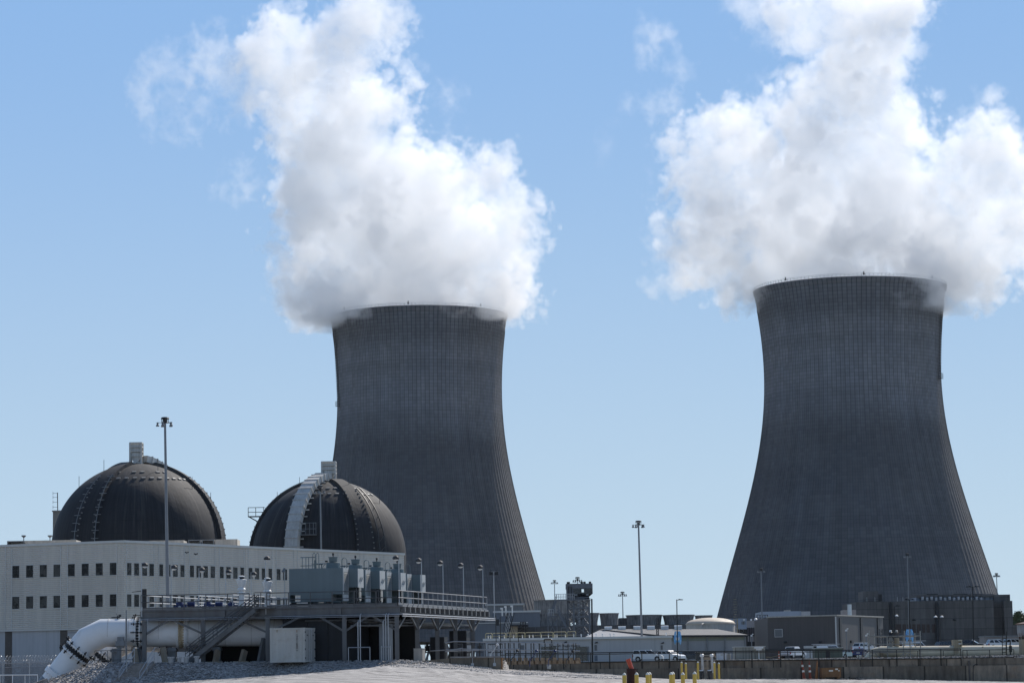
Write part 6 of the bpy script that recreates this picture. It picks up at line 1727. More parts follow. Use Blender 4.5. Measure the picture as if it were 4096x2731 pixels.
for (xa, ya, xb, yb, dy) in ((2226, 2397, 2200, 2461, 0), (2228, 2440, 2262, 2506, -1.4)):
    for ddy in (-1.0, 0):
        a, b = Vector((X(xa), D - .4 + dy + ddy, Z(ya))), Vector((X(xb), D - .4 + dy + ddy, Z(yb)))
        M.beam(a, b, .08, .35)
        for h in (.6, 1.1): M.tube(a + Z3 * h, b + Z3 * h, .06, n=5)
    n = 14
    for j in range(n): p = a + (b - a) * ((j + .5) / n); M.obox(p + Vector((-.15, -1.0, 0)), (.3, 0, 0), (0, .96, 0), (0, 0, .06))
a, b = Vector((X(2262), D - 2, Z(2506))), Vector((X(2262), D - 2, GP)); M.box(X(2242), X(2266), D - 2.8, D - 1, Z(2510), Z(2507))
for px in (2190, 2226, 2243, 2265): M.tube((X(px), D - 1.4, GP), (X(px), D - 1.4, Z(2464 if px < 2230 else 2510)), .1, n=5)
M.beam((X(2190), D - 1.4, Z(2535)), (X(2226), D - 1.4, Z(2475)), .1); M.beam((X(2226), D - 1.4, Z(2535)), (X(2190), D - 1.4, Z(2475)), .1)
M.build("staircase", M_wt, wt)
# cream tank
a, b, tp = at(2750, 2493, 600), at(2947, 2493, 600), at(2848, 2467, 600); r = (b.x - a.x) / 2; cx = (a.x + b.x) / 2
tk = thing("storage_tank", "cream storage tank with a shallow domed roof and rust runs", "tank", (cx, 600 + r, GP))
M_tank = mat("cream_tank", (0.50, 0.475, 0.43), .55, 0, .06, .3, streak=.12, dirt=(.30, .23, .16), dscale=.22, damt=.55)
M = MB(); M.lathe((cx, 600 + r, 0), [(r, -.5), (r, a.z)], 64, cap=False); M.build("wall", M_tank, tk, smooth=True)
M = MB(); hh = tp.z - a.z; M.lathe((cx, 600 + r, a.z), [(r + .15, -.15), (r + .15, .01)] + [(r * math.cos(t_), hh * math.sin(t_)) for t_ in [math.pi / 2 * j / 12 for j in range(0, 12)]] + [(.05, hh)], 64); M.build("roof", mat("tank_roof", (0.55, 0.47, 0.37), .6, 0, .1, .4, dirt=(.4, .28, .18), dscale=.3, damt=.4), tk, smooth=True)
M = MB(); p, q = at(2806, 2497, 599.5), at(2806, 2540, 599.5); M.tube((p.x, 599.6, GP), (p.x, 599.6, p.z), .18, n=8); M.tube((p.x, 599.6, p.z), (p.x + .6, 600.5, p.z + .3), .18, n=8); M.build("overflow_pipe", M_tank, tk)
M = MB()
for px in (2936, 2949): p = at(px, 2474, 606); M.tube((p.x, 606, GP), (p.x, 606, p.z), .1, n=5)
for j in range(26): z = GP + j * .55; p, q = at(2936, 2500, 606), at(2949, 2500, 606); M.beam((p.x, 606, z), (q.x, 606, z), .07)
M.build("ladder", M_ygal, tk)
# blue-grey control cabin on legs
bc = thing("raised_cabin", "blue-grey sheet metal cabin raised on stilts beside the cream tank", "cabin", (at(2968, 2580, 640).x, 640, GP))
M_bsh = mat("blue_grey_sheet", (0.25, 0.30, 0.38), .5, 0, .06, .6, streak=.1)
M = MB(); slab(M, 2952, 2986, 2472, 640, 5, 2515); slab(M, 2911, 2952, 2473, 641, 5, 2500); M.build("wall", M_bsh, bc)
for xa, xb in ((2965, 2969), (2970.5, 2975.5), (2977, 2981.5)): onface(xa, xb, 2484, 2496, 640, "window", M_glass if xa == 2970.5 else M_greyp, bc)
M = MB()
for px in (2955, 2962, 2976, 2984): p = at(px, 2515, 641); M.tube((p.x, 641, GP), (p.x, 641, p.z), .16, n=5)
M.beam(at(2962, 2540, 640.8), at(2968, 2517, 640.8), .3); M.beam(at(2974, 2540, 640.8), at(2968, 2517, 640.8), .3); M.build("stilts", M_black, bc)
M = MB(); c = at(2976, 2477, 639.8); M.cbox(c, .35, .4, .35); M.build("lamp", M_white, bc)
pk = thing("pink_building", "plain pinkish block behind the raised cabin with dark scaffolded openings", "building", (at(2985, 2580, 660).x, 660, GP))
M = MB(); slab(M, 2950, 3090, 2480.5, 660, 20); M.build("wall", mat("pinkish_render", (0.33, 0.30, 0.30), .8, 0, .06, .4, streak=.1), pk)
onface(2978, 3019, 2512, 2541, 660, "opening", mat("dark_opening", (0.09, 0.075, 0.085), .8, 0, .2, .6), pk); onface(2988, 3020, 2566, 2585, 660, "opening", M_navy, pk)
M = MB()
for px in (2979, 2988, 2997, 3006, 3015): p = at(px, 2508, 659); M.tube((p.x, 659, GP), (p.x, 659, p.z), .09, n=4)
for y in (2511, 2541, 2566): M.beam(at(2976, y, 659), at(3020, y, 659), .14)
M.build("scaffold", M_black, pk)
M = MB(); 
for px, y, r_ in ((3004, 2477, .22), (3023, 2474, .4)): c = at(px, y, 661); M.lathe(c - Z3 * .3, [(.1, -.4), (r_, 0), (r_, .3), (.1, .5)], 10)
M.build("roof_dish", M_white, pk)
M = MB()
for px in (3028, 3040, 3051, 3060, 3070): p = at(px, 2458, 664); M.tube((p.x, 664, at(px, 2482, 664).z), (p.x, 664, p.z), .1, n=4)
for y in (2458, 2470, 2476): M.beam(at(3028, y, 664), at(3072, y, 664), .14)
M.build("roof_frame", M_dsteel, pk)
si = thing("silo", "white cone-topped silo wedged beside the brown building", "silo", (at(3065, 2580, 600).x, 602, GP))
c = at(3072, 2543, 600); M = MB(); M.lathe((c.x, 603, 0), [(1.15, GP), (1.15, c.z)], 24); M.build("body", M_white, si, smooth=True); M = MB(); M.lathe((c.x, 603, c.z), [(1.2, .003), (.15, .62), (.1, .7)], 24); M.build("cone_top", M_white, si)
M = MB(); p = at(3060, 2553, 598.5); M.beam(p - Vector((1.2, 0, 0)), p + Vector((1.2, 0, .1)), .2, .12); M.tube((p.x - .9, 598.5, GP), (p.x - .9, 598.5, p.z + 1.6), .05, n=5); M.build("hoist_arm", M_black, si)
wr = thing("pale_block", "blue-white flat block showing above the brown building's roof", "building", (at(3100, 2470, 780).x, 780, GP))
M = MB(); slab(M, 3045, 3205, 2444, 780, 20); M.build("wall", mat("blue_white_sheet", (0.36, 0.40, 0.46), .5, 0, .06, .5), wr); M = MB(); slab(M, 3205, 3241, 2444, 779.5, 20); M.build("end_wall", M_lowb, wr)
M = MB(); slab(M, 3140, 3162, 2439, 781, 4, 2445); M.build("roof_hatch", M_tan, wr)
pb = thing("stair_block", "small pinkish roof block behind the shiny flue", "building", (at(3398, 2470, 640).x, 640, GP)); M = MB(); slab(M, 3374, 3424, 2438, 640, 6); M.build("wall", mat("pink_block", (0.36, 0.31, 0.29), .8, 0, .08, .5), pb)
M = MB(); a, b = at(3403, 2461, 600), at(3403, 2417, 600); r = 8.5 * mpp(600); M.tube((a.x, 602, a.z - 3), (a.x, 602, b.z), r, n=20); M.tube((a.x, 602, b.z - .01), (a.x, 602, b.z + .1), r * 1.06, n=20)
tag(M.build("flue", mat("shiny_flue", (0.5, 0.52, 0.54), .3, .9, .1, 2)), "shiny metal flue rising from the brown building's roof", "flue")
# brown building
c0_ = at(3345, 2461.5, 560); l0 = at(3070, 2461.5, 568); r0_ = at(3531, 2463.5, 588)
bb = thing("brown_building", "large plain brown flat-roofed building in front of the right cooling tower", "building", (c0_.x, 560, GP))
zt = c0_.z
M_brn = mat("brown_metal_wall", (0.088, 0.078, 0.074), .6, 0, .05, .4, streak=.12)
M_brn2 = mat("grey_brown_metal_wall", (0.098, 0.094, 0.094), .6, 0, .05, .4, streak=.15)
M = MB(); M.prism([(l0.x, 568, 0), (c0_.x, 560, 0), (c0_.x + .01, 600, 0), (l0.x, 600, 0)], (0, 0, zt)); M.build("wall", M_brn, bb, fix=True)
M = MB(); M.prism([(c0_.x + .012, 560, 0), (r0_.x, 588, 0), (r0_.x, 610, 0), (c0_.x + .012, 610, 0)], (0, 0, zt - .003)); M.build("end_wall", M_brn2, bb, fix=True)
M = MB(); M.beam(Vector((l0.x - .2, 567.9, zt + .1)), Vector((c0_.x, 559.9, zt + .1)), .3, .25); M.beam(Vector((c0_.x, 559.9, zt + .1)), Vector((r0_.x + .1, 587.9, zt + .1)), .3, .25); M.build("roof_edge", M_tan, bb)
M = MB(); M.prism([(l0.x + .3, 569, zt + .01), (c0_.x, 561, zt + .01), (r0_.x - .4, 589, zt + .01), (c0_.x, 608, zt + .01), (l0.x + .3, 599, zt + .01)], (0, 0, .06)); M.build("roof", M_grey, bb, fix=True)
n_ = Vector((8, -(c0_.x - l0.x), 0)).normalized(); n_ = -n_ if n_.y > 0 else n_
n_ = Vector((-(560 - 568), (c0_.x - l0.x), 0)); n_ = Vector((-n_.x, -n_.y, 0)).normalized()
def face_box(px0, px1, y0, y1, p0, n, name, mt, d=.06):
    a, b = on_plane(px0, y1, p0, n), on_plane(px1, y0, p0, n); e = b - a; e.z = 0; M = MB(); M.obox(a - n * .1, e, n * (.1 + d), Vector((0, 0, b.z - a.z))); return M.build(name, mt, bb)
pA = Vector((c0_.x, 560, 0))
face_box(3099, 3130, 2514, 2547, pA, n_, "louvre_frame", M_trim, .05); face_box(3101, 3128, 2516, 2545, pA, n_, "louvre", M_lv, .09)
for px, y in ((3142, 2567), (3283, 2567)): face_box(px - 4, px + 4, y - 4, y + 4, pA, n_, "wall_lamp", M_black, .4)
nr = Vector(((588 - 560), -(r0_.x - c0_.x), 0)).normalized()
if nr.y > 0: nr = -nr
for px in (3361, 3445, 3513): face_box(px - 2, px + 2, 2470, 2590, pA, nr, "downpipe", M_dsteel, .2)
face_box(3401, 3407, 2560, 2570, pA, nr, "wall_lamp", M_black, .3); face_box(3343.5, 3345, 2464, 2590, pA, n_, "corner_trim", M_trim, .03)
# big dark concrete building
D = 700
cb = thing("concrete_building", "broad dark precast concrete building with fin windows at the right, before the cooling tower", "building", (at(3424, 2580, D).x, D, GP))
def nseam(name, base):
    t = NT(name); o = t.tc.outputs["Object"]; x, y, z = t.xyz(o)
    st = t.rng(t.noise(t.comb(t.math('MULTIPLY', x, .9), 0.0, t.math('MULTIPLY', z, .07)), 1.0, 6, .7), .3, .7, 1.25, .6)
    pan = t.rng(t.white(t.comb(t.math('FLOOR', t.math('DIVIDE', x, 5.5)), t.math('FLOOR', t.math('DIVIDE', z, 2.6)), 0.0)), 0, 1, .85, 1.15)
    ls = t.rng(t.math('ABSOLUTE', t.math('SUBTRACT', t.math('FRACT', t.math('DIVIDE', z, 2.6)), .5)), .45, .5, 1, .65)
    lv_ = t.rng(t.math('ABSOLUTE', t.math('SUBTRACT', t.math('FRACT', t.math('DIVIDE', x, 5.5)), .5)), .485, .5, 1, .7)
    f = t.math('MULTIPLY', t.math('MULTIPLY', st, pan), t.math('MULTIPLY', ls, lv_))
    t.color(t.scale(t.mix(t.rng(t.noise(o, .15, 5), .35, .65, 0, 1), base, tuple(c * .8 for c in base)), f)); return t.m
M_prec = nseam("precast_panels", (0.135, 0.129, 0.125))
M = MB(); x0, x1, zb, zt = slab(M, 3424, 3973, 2402, D, 30); M.build("wall", M_prec, cb)
M = MB(); slab(M, 3973.1, 4015, 2403, D + 2.5, 27); M.build("recessed_bay", M_prec, cb)
M = MB(); slab(M, 4015.1, 4049, 2401.5, D, 30); M.build("corner_bay", M_prec, cb)
M = MB(); slab(M, 4040, 4079, 2498, D + 3, 22); M.build("side_wing", M_prec, cb)
M = MB(); slab(M, 3452, 3513, 2363, D + 6, 10, 2404); slab(M, 3513.1, 3528, 2375, D + 6, 10, 2404); M.build("stair_head", M_prec, cb)
M = MB(); slab(M, 3514, 3527, 2375.5, D + 5.9, .2, 2402); M.build("stair_door", M_navy, cb)
M = MB(); slab(M, 3666, 3975, 2376.5, D + 5, 20, 2386); slab(M, 3975, 4040, 2376.5, D + 4.9, 20, 2404); M.build("penthouse", M_prec, cb)
M = MB(); slab(M, 3664, 3974, 2386, D + 6, 12, 2404); M.build("clerestory", M_bsh, cb)
M = MB()
for px in range(3680, 3975, 20): p, q = at(px, 2386, D + 5.9), at(px, 2403, D + 5.9); M.beam(q, p, .15)
M.build("mullions", M_dsteel, cb)
M = MB()
for j, px in enumerate(range(3690, 3935, 18)): c = at(px, 2390 + (j % 2) * 3, D + 4.5); M.lathe(c, [(.35, -.5), (.4, .1), (.3, .3)], 8)
M.build("roof_fans", M_galv, cb)
M = MB()
for xa, xb in ((3706, 3752), (3814, 3870), (3890, 3942)): slab(M, xa, xb, 2374, D + 8, 6, 2377)
M.build("roof_curbs", M_black, cb)
M_fin = mat("brown_fin_window", (0.055, 0.035, 0.03), .5, 0, .2, .6)
for x in (247, 285, 340, 398, 455, 510, 568, 622, 685):
    px = 3496 + x * .3386; onface(px, px + 12, 2495, 2529, D, "window", M_fin, cb, .08)
for xa, xb in ((3557, 3567), (3741, 3755)):
    M = MB(); a, b = at((xa + xb) / 2, 2412, D - .6), at((xa + xb) / 2 + 1.5, 2585, D - .6); hw = (xb - xa) / 2 * mpp(D); M.box(a.x - hw, a.x + hw, D - .9, D - .003, 0, a.z); M.cbox((a.x, D - .5, a.z + .15), hw * 1.2, .6, .4); M.build("downpipe_cover", M_navy, cb)
for px in (3655, 3817): M = MB(); c = at(px, 2477, D - .2); M.tube(c + Vector((-.3, 0, 0)), c + Vector((.5, -.3, -.1)), .22, .1, n=8); M.build("wall_lamp", M_black, cb)
M = MB()
for px in (3468, 3500, 3590, 3612): p = at(px, 2406, D + 1); M.tube(p - Z3 * .3, p + Z3 * 1.2, .05, n=4)
M.build("roof_rods", M_galv, cb)
# shed and rusty tank at the right edge
sh = thing("roadside_shed", "low grey-pink shed with a flat roof at the far right", "shed", (at(3938, 2600, 530).x, 530, GP))
M = MB(); x0, x1, zb, zt = slab(M, 3938, 4085, 2546, 530, 6); M.build("wall", mat("shed_wall", (0.27, 0.25, 0.25), .8, 0, .06, .6), sh)
M = MB(); M.box(x0 - .15, x1 + .15, 529.7, 536.2, zt + .004, zt + .25); M.build("roof", M_grey, sh); M = MB(); slab(M, 3985, 4063, 2541, 531, 3, 2545.4); M.build("roof_hatch", M_tan, sh)
rt = thing("rusty_hopper", "rust-streaked hopper with a conical roof at the right edge", "hopper", (at(4110, 2560, 480).x, 482, GP))
M_rs = mat("rust_streaked", (0.33, 0.32, 0.32), .7, 0, .15, .5, streak=.3, dirt=(0.14, .06, .035), dscale=.6, damt=.95)
a, b = at(4078, 2496, 480), at(4078, 2544, 480); M = MB(); M.lathe((a.x + 2.6, 483, 0), [(2.3, b.z), (2.5, b.z + .6), (2.5, a.z)], 24); M.build("drum", M_rs, rt); M = MB(); M.lathe((a.x + 2.6, 483, a.z), [(2.8, .004), (2.8, .12), (.4, .7)], 24); M.build("roof", M_rustb, rt)
M = MB()
for dx in (-1.8, 1.8): M.tube((a.x + 2.6 + dx, 481.5, GP), (a.x + 2.6 + dx, 481.5, b.z + .2), .14, n=6); M.tube((a.x + 2.6 + dx, 484.5, GP), (a.x + 2.6 + dx, 484.5, b.z + .2), .14, n=6)
M.build("leg_frame", M_rustb, rt)
# trees
t = NT("leaf_green"); oi = t.n.new("ShaderNodeObjectInfo"); nn = t.noise(t.tc.outputs["Object"], .35, 3); t.color(t.mix(t.rng(nn, .35, .65, 0, 1), (0.030, 0.050, 0.020), (0.075, 0.105, 0.040))); t.b.inputs["Roughness"].default_value = .7; M_leaf = t.m
M_bark = mat("bark", (0.07, 0.055, 0.045), .9, 0, .2, 2)
def tree(label, px, ytop, D, wpx, seed):
    rr = random.Random(seed); tp = at(px, ytop, D); k = mpp(D); H = tp.z - GP; W = wpx * k / 2
    root = thing("pine_tree", label, "tree", (tp.x, D, GP), "trees beyond the plant")
    M = MB(); M.path([(tp.x, D, GP - .5), (tp.x + .2, D, GP + H * .5), (tp.x, D, GP + H * .95)], [.45, .3, .08], n=8)
    cl = []
    for j in range(46):
        f_ = rr.uniform(.25, 1.0); a_ = rr.uniform(0, 6.28); ra = W * (1.15 - f_ * .75) * rr.uniform(.3, 1.0)
        c = Vector((tp.x + math.cos(a_) * ra, D + math.sin(a_) * ra, GP + H * f_ - .4)); cl.append((c, rr.uniform(.6, 1.5)))
        M.tube((tp.x + .1, D, c.z - .5), c, .09, .03, n=4, cap=False)
    M.build("trunk", M_bark, root)
    M = MB()
    for c, r_ in cl:
        for j in range(70):
            v = Vector((rr.gauss(0, 1), rr.gauss(0, 1), rr.gauss(0, .75))).normalized() * (r_ * rr.uniform(.2, 1.0) ** .6)
            p = c + v; s_ = rr.uniform(.18, .4); a1 = Vector((rr.uniform(-1, 1), rr.uniform(-1, 1), rr.uniform(-1, 1))).normalized() * s_; b1 = a1.cross(Vector((rr.uniform(-1, 1), rr.uniform(-1, 1), rr.uniform(-1, 1)))).normalized() * s_ * .6
            M.add([p - a1, p + b1, p + a1, p - b1], [(0, 1, 2, 3)])
    M.build("crown", M_leaf, root)
tree("dark pine with a ragged top behind the concrete building's right corner", 4071, 2441, 900, 34, 4)
tree("dark bushy pine at the picture's right edge", 4094, 2447, 910, 34, 9)
tree("lower dark tree squeezed between the concrete building and the pines", 4056, 2462, 930, 26, 12)
tree("dark tree half cut off by the right edge of the picture", 4116, 2450, 950, 40, 15)
# ------------------------------------------------------------------ high light masts and street lamps
M_mast = mat("mast_steel", (0.20, 0.21, 0.225), .45, .3, .1, 1)
def high_mast(label, xt, yt, xb, yb, D, w0, w1, head, ground=GP, n_l=5):
    a, b = at(xb, yb, D), at(xt, yt, D); k = mpp(D)
    d = (b - a) / (b.z - a.z); foot = a + d * (ground - a.z)
    root = thing("light_mast", label, "light mast", foot, "high light masts")
    M = MB(); M.tube(foot - Z3 * .3, b, (w1 * .5) * k * (1 + .25 * (a.z - ground) / (b.z - a.z)), w0 * .5 * k, n=12); M.build("pole", M_mast, root, smooth=True)
    hw = head * k / 2
    M = MB(); M.lathe(b, [(hw * .12, -.25 * hw), (hw * .12, .35 * hw)], 8)
    M.lathe(b + Z3 * (hw * .40), [(hw * .46, 0), (hw * .48, .05 * hw), (hw * .40, .19 * hw), (hw * .2, .23 * hw)], 14)
    for i in range(6): t_ = i * 1.047; M.beam(b + Vector((math.cos(t_) * hw * .36, math.sin(t_) * hw * .36, 0)), b + Vector((math.cos(t_) * hw * .36, math.sin(t_) * hw * .36, hw * .42)), .07 * hw)
    pts = [b + Vector((math.cos(j * .3927) * hw * .36, math.sin(j * .3927) * hw * .36, 0)) for j in range(17)]; M.path(pts, .05 * hw, n=5)
    M.build("crown_ring", M_black, root)
    for i in range(n_l):
        t_ = 2 * math.pi * (i + (.0 if n_l == 6 else .12)) / n_l + math.pi; e = Vector((math.cos(t_), math.sin(t_), 0)); c = b + e * hw * .82
        M = MB(); M.beam(b + e * hw * .3, c, .05 * hw); M.lathe(c - Z3 * (hw * .42), [(hw * .19, 0), (hw * .18, .12 * hw), (hw * .1, .25 * hw), (hw * .09, .36 * hw), (hw * .14, .38 * hw), (hw * .14, .44 * hw)], 12)
        M.build("lamp_head", M_grey, root)
    return root
high_mast("tall near light mast rising in front of the office building's long side", 660, 1690, 672, 2440, 290, 9, 16, 72, ground=2.6)
high_mast("light mast standing in front of the right containment dome", 1281, 1963, 1285, 2220, 480, 5.5, 7, 46)
high_mast("tall central light mast against the open sky between the towers", 2554, 2098, 2567, 2545, 500, 6.5, 9, 54)
high_mast("small distant light mast just left of the watchtower", 2218, 2328, 2219, 2400, 820, 2.6, 3.2, 30, n_l=6)
high_mast("short light mast showing above the watchtower's roof", 2310, 2319, 2311, 2345, 700, 3, 3.4, 40, n_l=6)
high_mast("small distant light mast right of the watchtower against the sky", 2490, 2376, 2492, 2470, 880, 3, 4, 36, n_l=6)
high_mast("pale light mast in front of the right tower's lower left flank", 3044, 2282, 3050, 2550, 590, 4.5, 6, 34)
high_mast("pale light mast in front of the right tower's centre", 3629, 2222, 3634, 2405, 640, 3.5, 4.5, 34)
high_mast("distant light mast against the sky right of the right tower", 3986, 2300, 3989, 2376, 800, 3, 3.6, 30, n_l=6)
M_blk2 = mat("black_pole", (0.012, 0.012, 0.013), .45, .2, .1, 2)
M_ban = NT("blue_banner"); n1 = M_ban.noise(M_ban.tc.outputs["Object"], .9, 3); M_ban.color(M_ban.mix(M_ban.rng(n1, .4, .6, 0, 1), (0.13, 0.38, 0.72), (0.30, 0.55, 0.80))); M_ban = M_ban.m
def street_lamp(label, x, yt, yb, D, w, arms, banner=None):
    a, b = at(x + 3, yb, D), at(x, yt, D); k = mpp(D); foot = Vector((a.x, D, GP if D > 400 else 2.6))
    root = thing("street_lamp", label, "street lamp", foot, "black street lamps")
    M = MB(); M.beam(foot - Z3 * .3, b, w * k, w * k); M.build("pole", M_blk2, root)
    for dx, dz, L in arms:
        M = MB(); c = b + Vector((0, 0, dz)); e = c + Vector((dx * L * k, 0, .05)); M.beam(c, e, .08, .06); M.hexa([e + Vector(v) for v in ((-.45, -.2, -.05), (.45, -.2, -.05), (.45, .2, -.05), (-.45, .2, -.05), (-.35, -.15, .08), (.35, -.15, .08), (.35, .15, .08), (-.35, .15, .08))]); M.cbox(c + Vector((dx * .45, 0, .12)), .2, .15, .15); M.build("lamp_head", M_blk2, root)
    if banner:
        y0, y1, xl_, xr_ = banner
        for s, xe in ((-1, xl_), (1, xr_)):
            p, q = at(x + 1, y0, D), at(xe, y1, D); M = MB(); n = 10; wd = q.x - p.x; vs = []
            for j in range(n + 1):
                z = p.z + (q.z - p.z) * j / n; bow = math.sin(j / n * math.pi) * .18 * s
                vs += [(p.x + s * .1, D - .05, z), (p.x + wd * .55 + bow * .5, D - .05 - .14 * math.sin(j), z), (p.x + wd + bow, D - .05 + .1 * math.sin(j * 1.3), z - .05 * j)]
                vs += [(v[0], v[1] + .02, v[2]) for v in vs[-3:]]
            fs = []
            for j in range(n):
                for i in (0, 1): fs += [(j * 6 + i, j * 6 + i + 1, j * 6 + i + 7, j * 6 + i + 6), (j * 6 + i + 4, j * 6 + i + 3, j * 6 + i + 9, j * 6 + i + 10)]
            M.add(vs, fs); M.beam((p.x, D, p.z), (p.x + wd, D, p.z), .05); M.beam((p.x, D, q.z), (p.x + wd, D, q.z), .05)
            bo = M.build("banner", M_ban, root)
            M = MB(); w3 = wd * .5
            for j in range(3): M.obox((p.x + wd * .2, D - .22, p.z + (q.z - p.z) * (.68 + .09 * j)), (w3, 0, .2), (0, .01, 0), (0, 0, .1))
            M.build("print", M_white, bo)
street_lamp("plain black street lamp standing before the pale low building", 2367, 2394, 2640, 400, 6.0, ((-1, 0, 18),))
street_lamp("black street lamp with a single arm and a blue banner", 2707, 2396, 2606, 440, 3.6, ((1, -.12, 14),), (2524, 2566, 2700, 2722))
street_lamp("black street lamp with two small arms and a blue banner, before the concrete building", 3637, 2399, 2630, 400, 4.2, ((-1, 0, 9), (1, 0, 9)), (2516, 2556, 3627, 3650))
street_lamp("tall black street lamp with two long arms at the right", 3890, 2347, 2592, 430, 4.0, ((-1, 0, 17), (1, 0, 17)))
street_lamp("short black street lamp with one arm left of the bannered one", 3577, 2424, 2560, 470, 3.0, ((1, 0, 12),))
for px, y, lab in ((3586, 2459, "domed lamp on a short arm over the concrete building's fin windows"), (3756, 2463, "pair of domed lamps before the dark downpipe cover")):
    root = thing("yard_lamp", lab, "yard lamp", (at(px, 2600, 600).x, 600, GP)); c = at(px, y, 600)
    offs = (0,) if px == 3586 else (-.75, .6)
    px_ = c.x - (.5 if px == 3586 else .05)
    M = MB(); M.tube((px_, 600, GP), (px_, 600, c.z), .09, n=6); M.beam((px_, 600, c.z), (c.x + max(offs), 600, c.z + .05), .08); M.build("pole", M_blk2, root)
    for o_ in offs: M = MB(); M.lathe(c + Vector((o_, 0, -.25)), [(.4, 0), (.42, .05), (.3, .25), (.05, .36)], 12); M.build("lamp_head", M_white, root)

# ------------------------------------------------------------------ vehicles
M_tyre = mat("tyre", (0.012, 0.012, 0.012), .8, 0, .1, 3)
M_rim = mat("alloy", (0.35, 0.35, 0.36), .35, .7, .1, 3)
M_red = mat("tail_red", (0.35, 0.01, 0.01), .3, 0, .05, 3)
M_plate = mat("plate", (0.6, 0.6, 0.58), .5, 0, .05, 3)
def paint(name, c): return mat(name, c, .25, 0, .03, 1, spec=.6)
CW, CS, CB, CD, CDB = paint("white_car_paint", (.70, .71, .72)), paint("silver_car_paint", (.33, .35, .38)), paint("blue_car_paint", (.012, .028, .13)), paint("dark_car_paint", (.018, .02, .024)), paint("pale_green_paint", (.42, .5, .47))
PROF = {   # lower body outline and cabin outline, nose at +x: (x, z)
 'suv': (4.7, 1.86, [(-2.3, .35), (-2.32, .95), (-2.25, 1.08), (.95, 1.08), (1.9, .98), (2.28, .82), (2.32, .35)], [(-2.22, 1.08), (-1.9, 1.68), (-.1, 1.72), (.95, 1.08)]),
 'van': (4.9, 1.84, [(-2.4, .35), (-2.42, 1.05), (-2.38, 1.15), (1.35, 1.12), (2.1, .98), (2.4, .78), (2.42, .35)], [(-2.38, 1.15), (-2.25, 1.78), (.5, 1.8), (1.4, 1.12)]),
 'sedan': (4.7, 1.8, [(-2.3, .35), (-2.32, .85), (-2.1, .98), (1.0, .95), (2.0, .84), (2.3, .68), (2.32, .35)], [(-1.75, .97), (-.95, 1.4), (.2, 1.42), (1.1, .95)]),
 'pickup': (5.6, 1.95, [(-2.8, .5), (-2.8, 1.1), (-2.75, 1.15), (1.3, 1.15), (2.4, 1.05), (2.75, .9), (2.8, .5)], [(-.95, 1.15), (-.8, 1.8), (.55, 1.83), (1.35, 1.15)]),
 'work_van': (5.6, 2.0, [(-2.75, .4), (-2.78, 1.2), (-2.75, 1.35), (1.6, 1.3), (2.4, 1.1), (2.75, .85), (2.78, .4)], [(-2.75, 1.35), (-2.7, 2.25), (.8, 2.3), (1.7, 1.3)]),
}
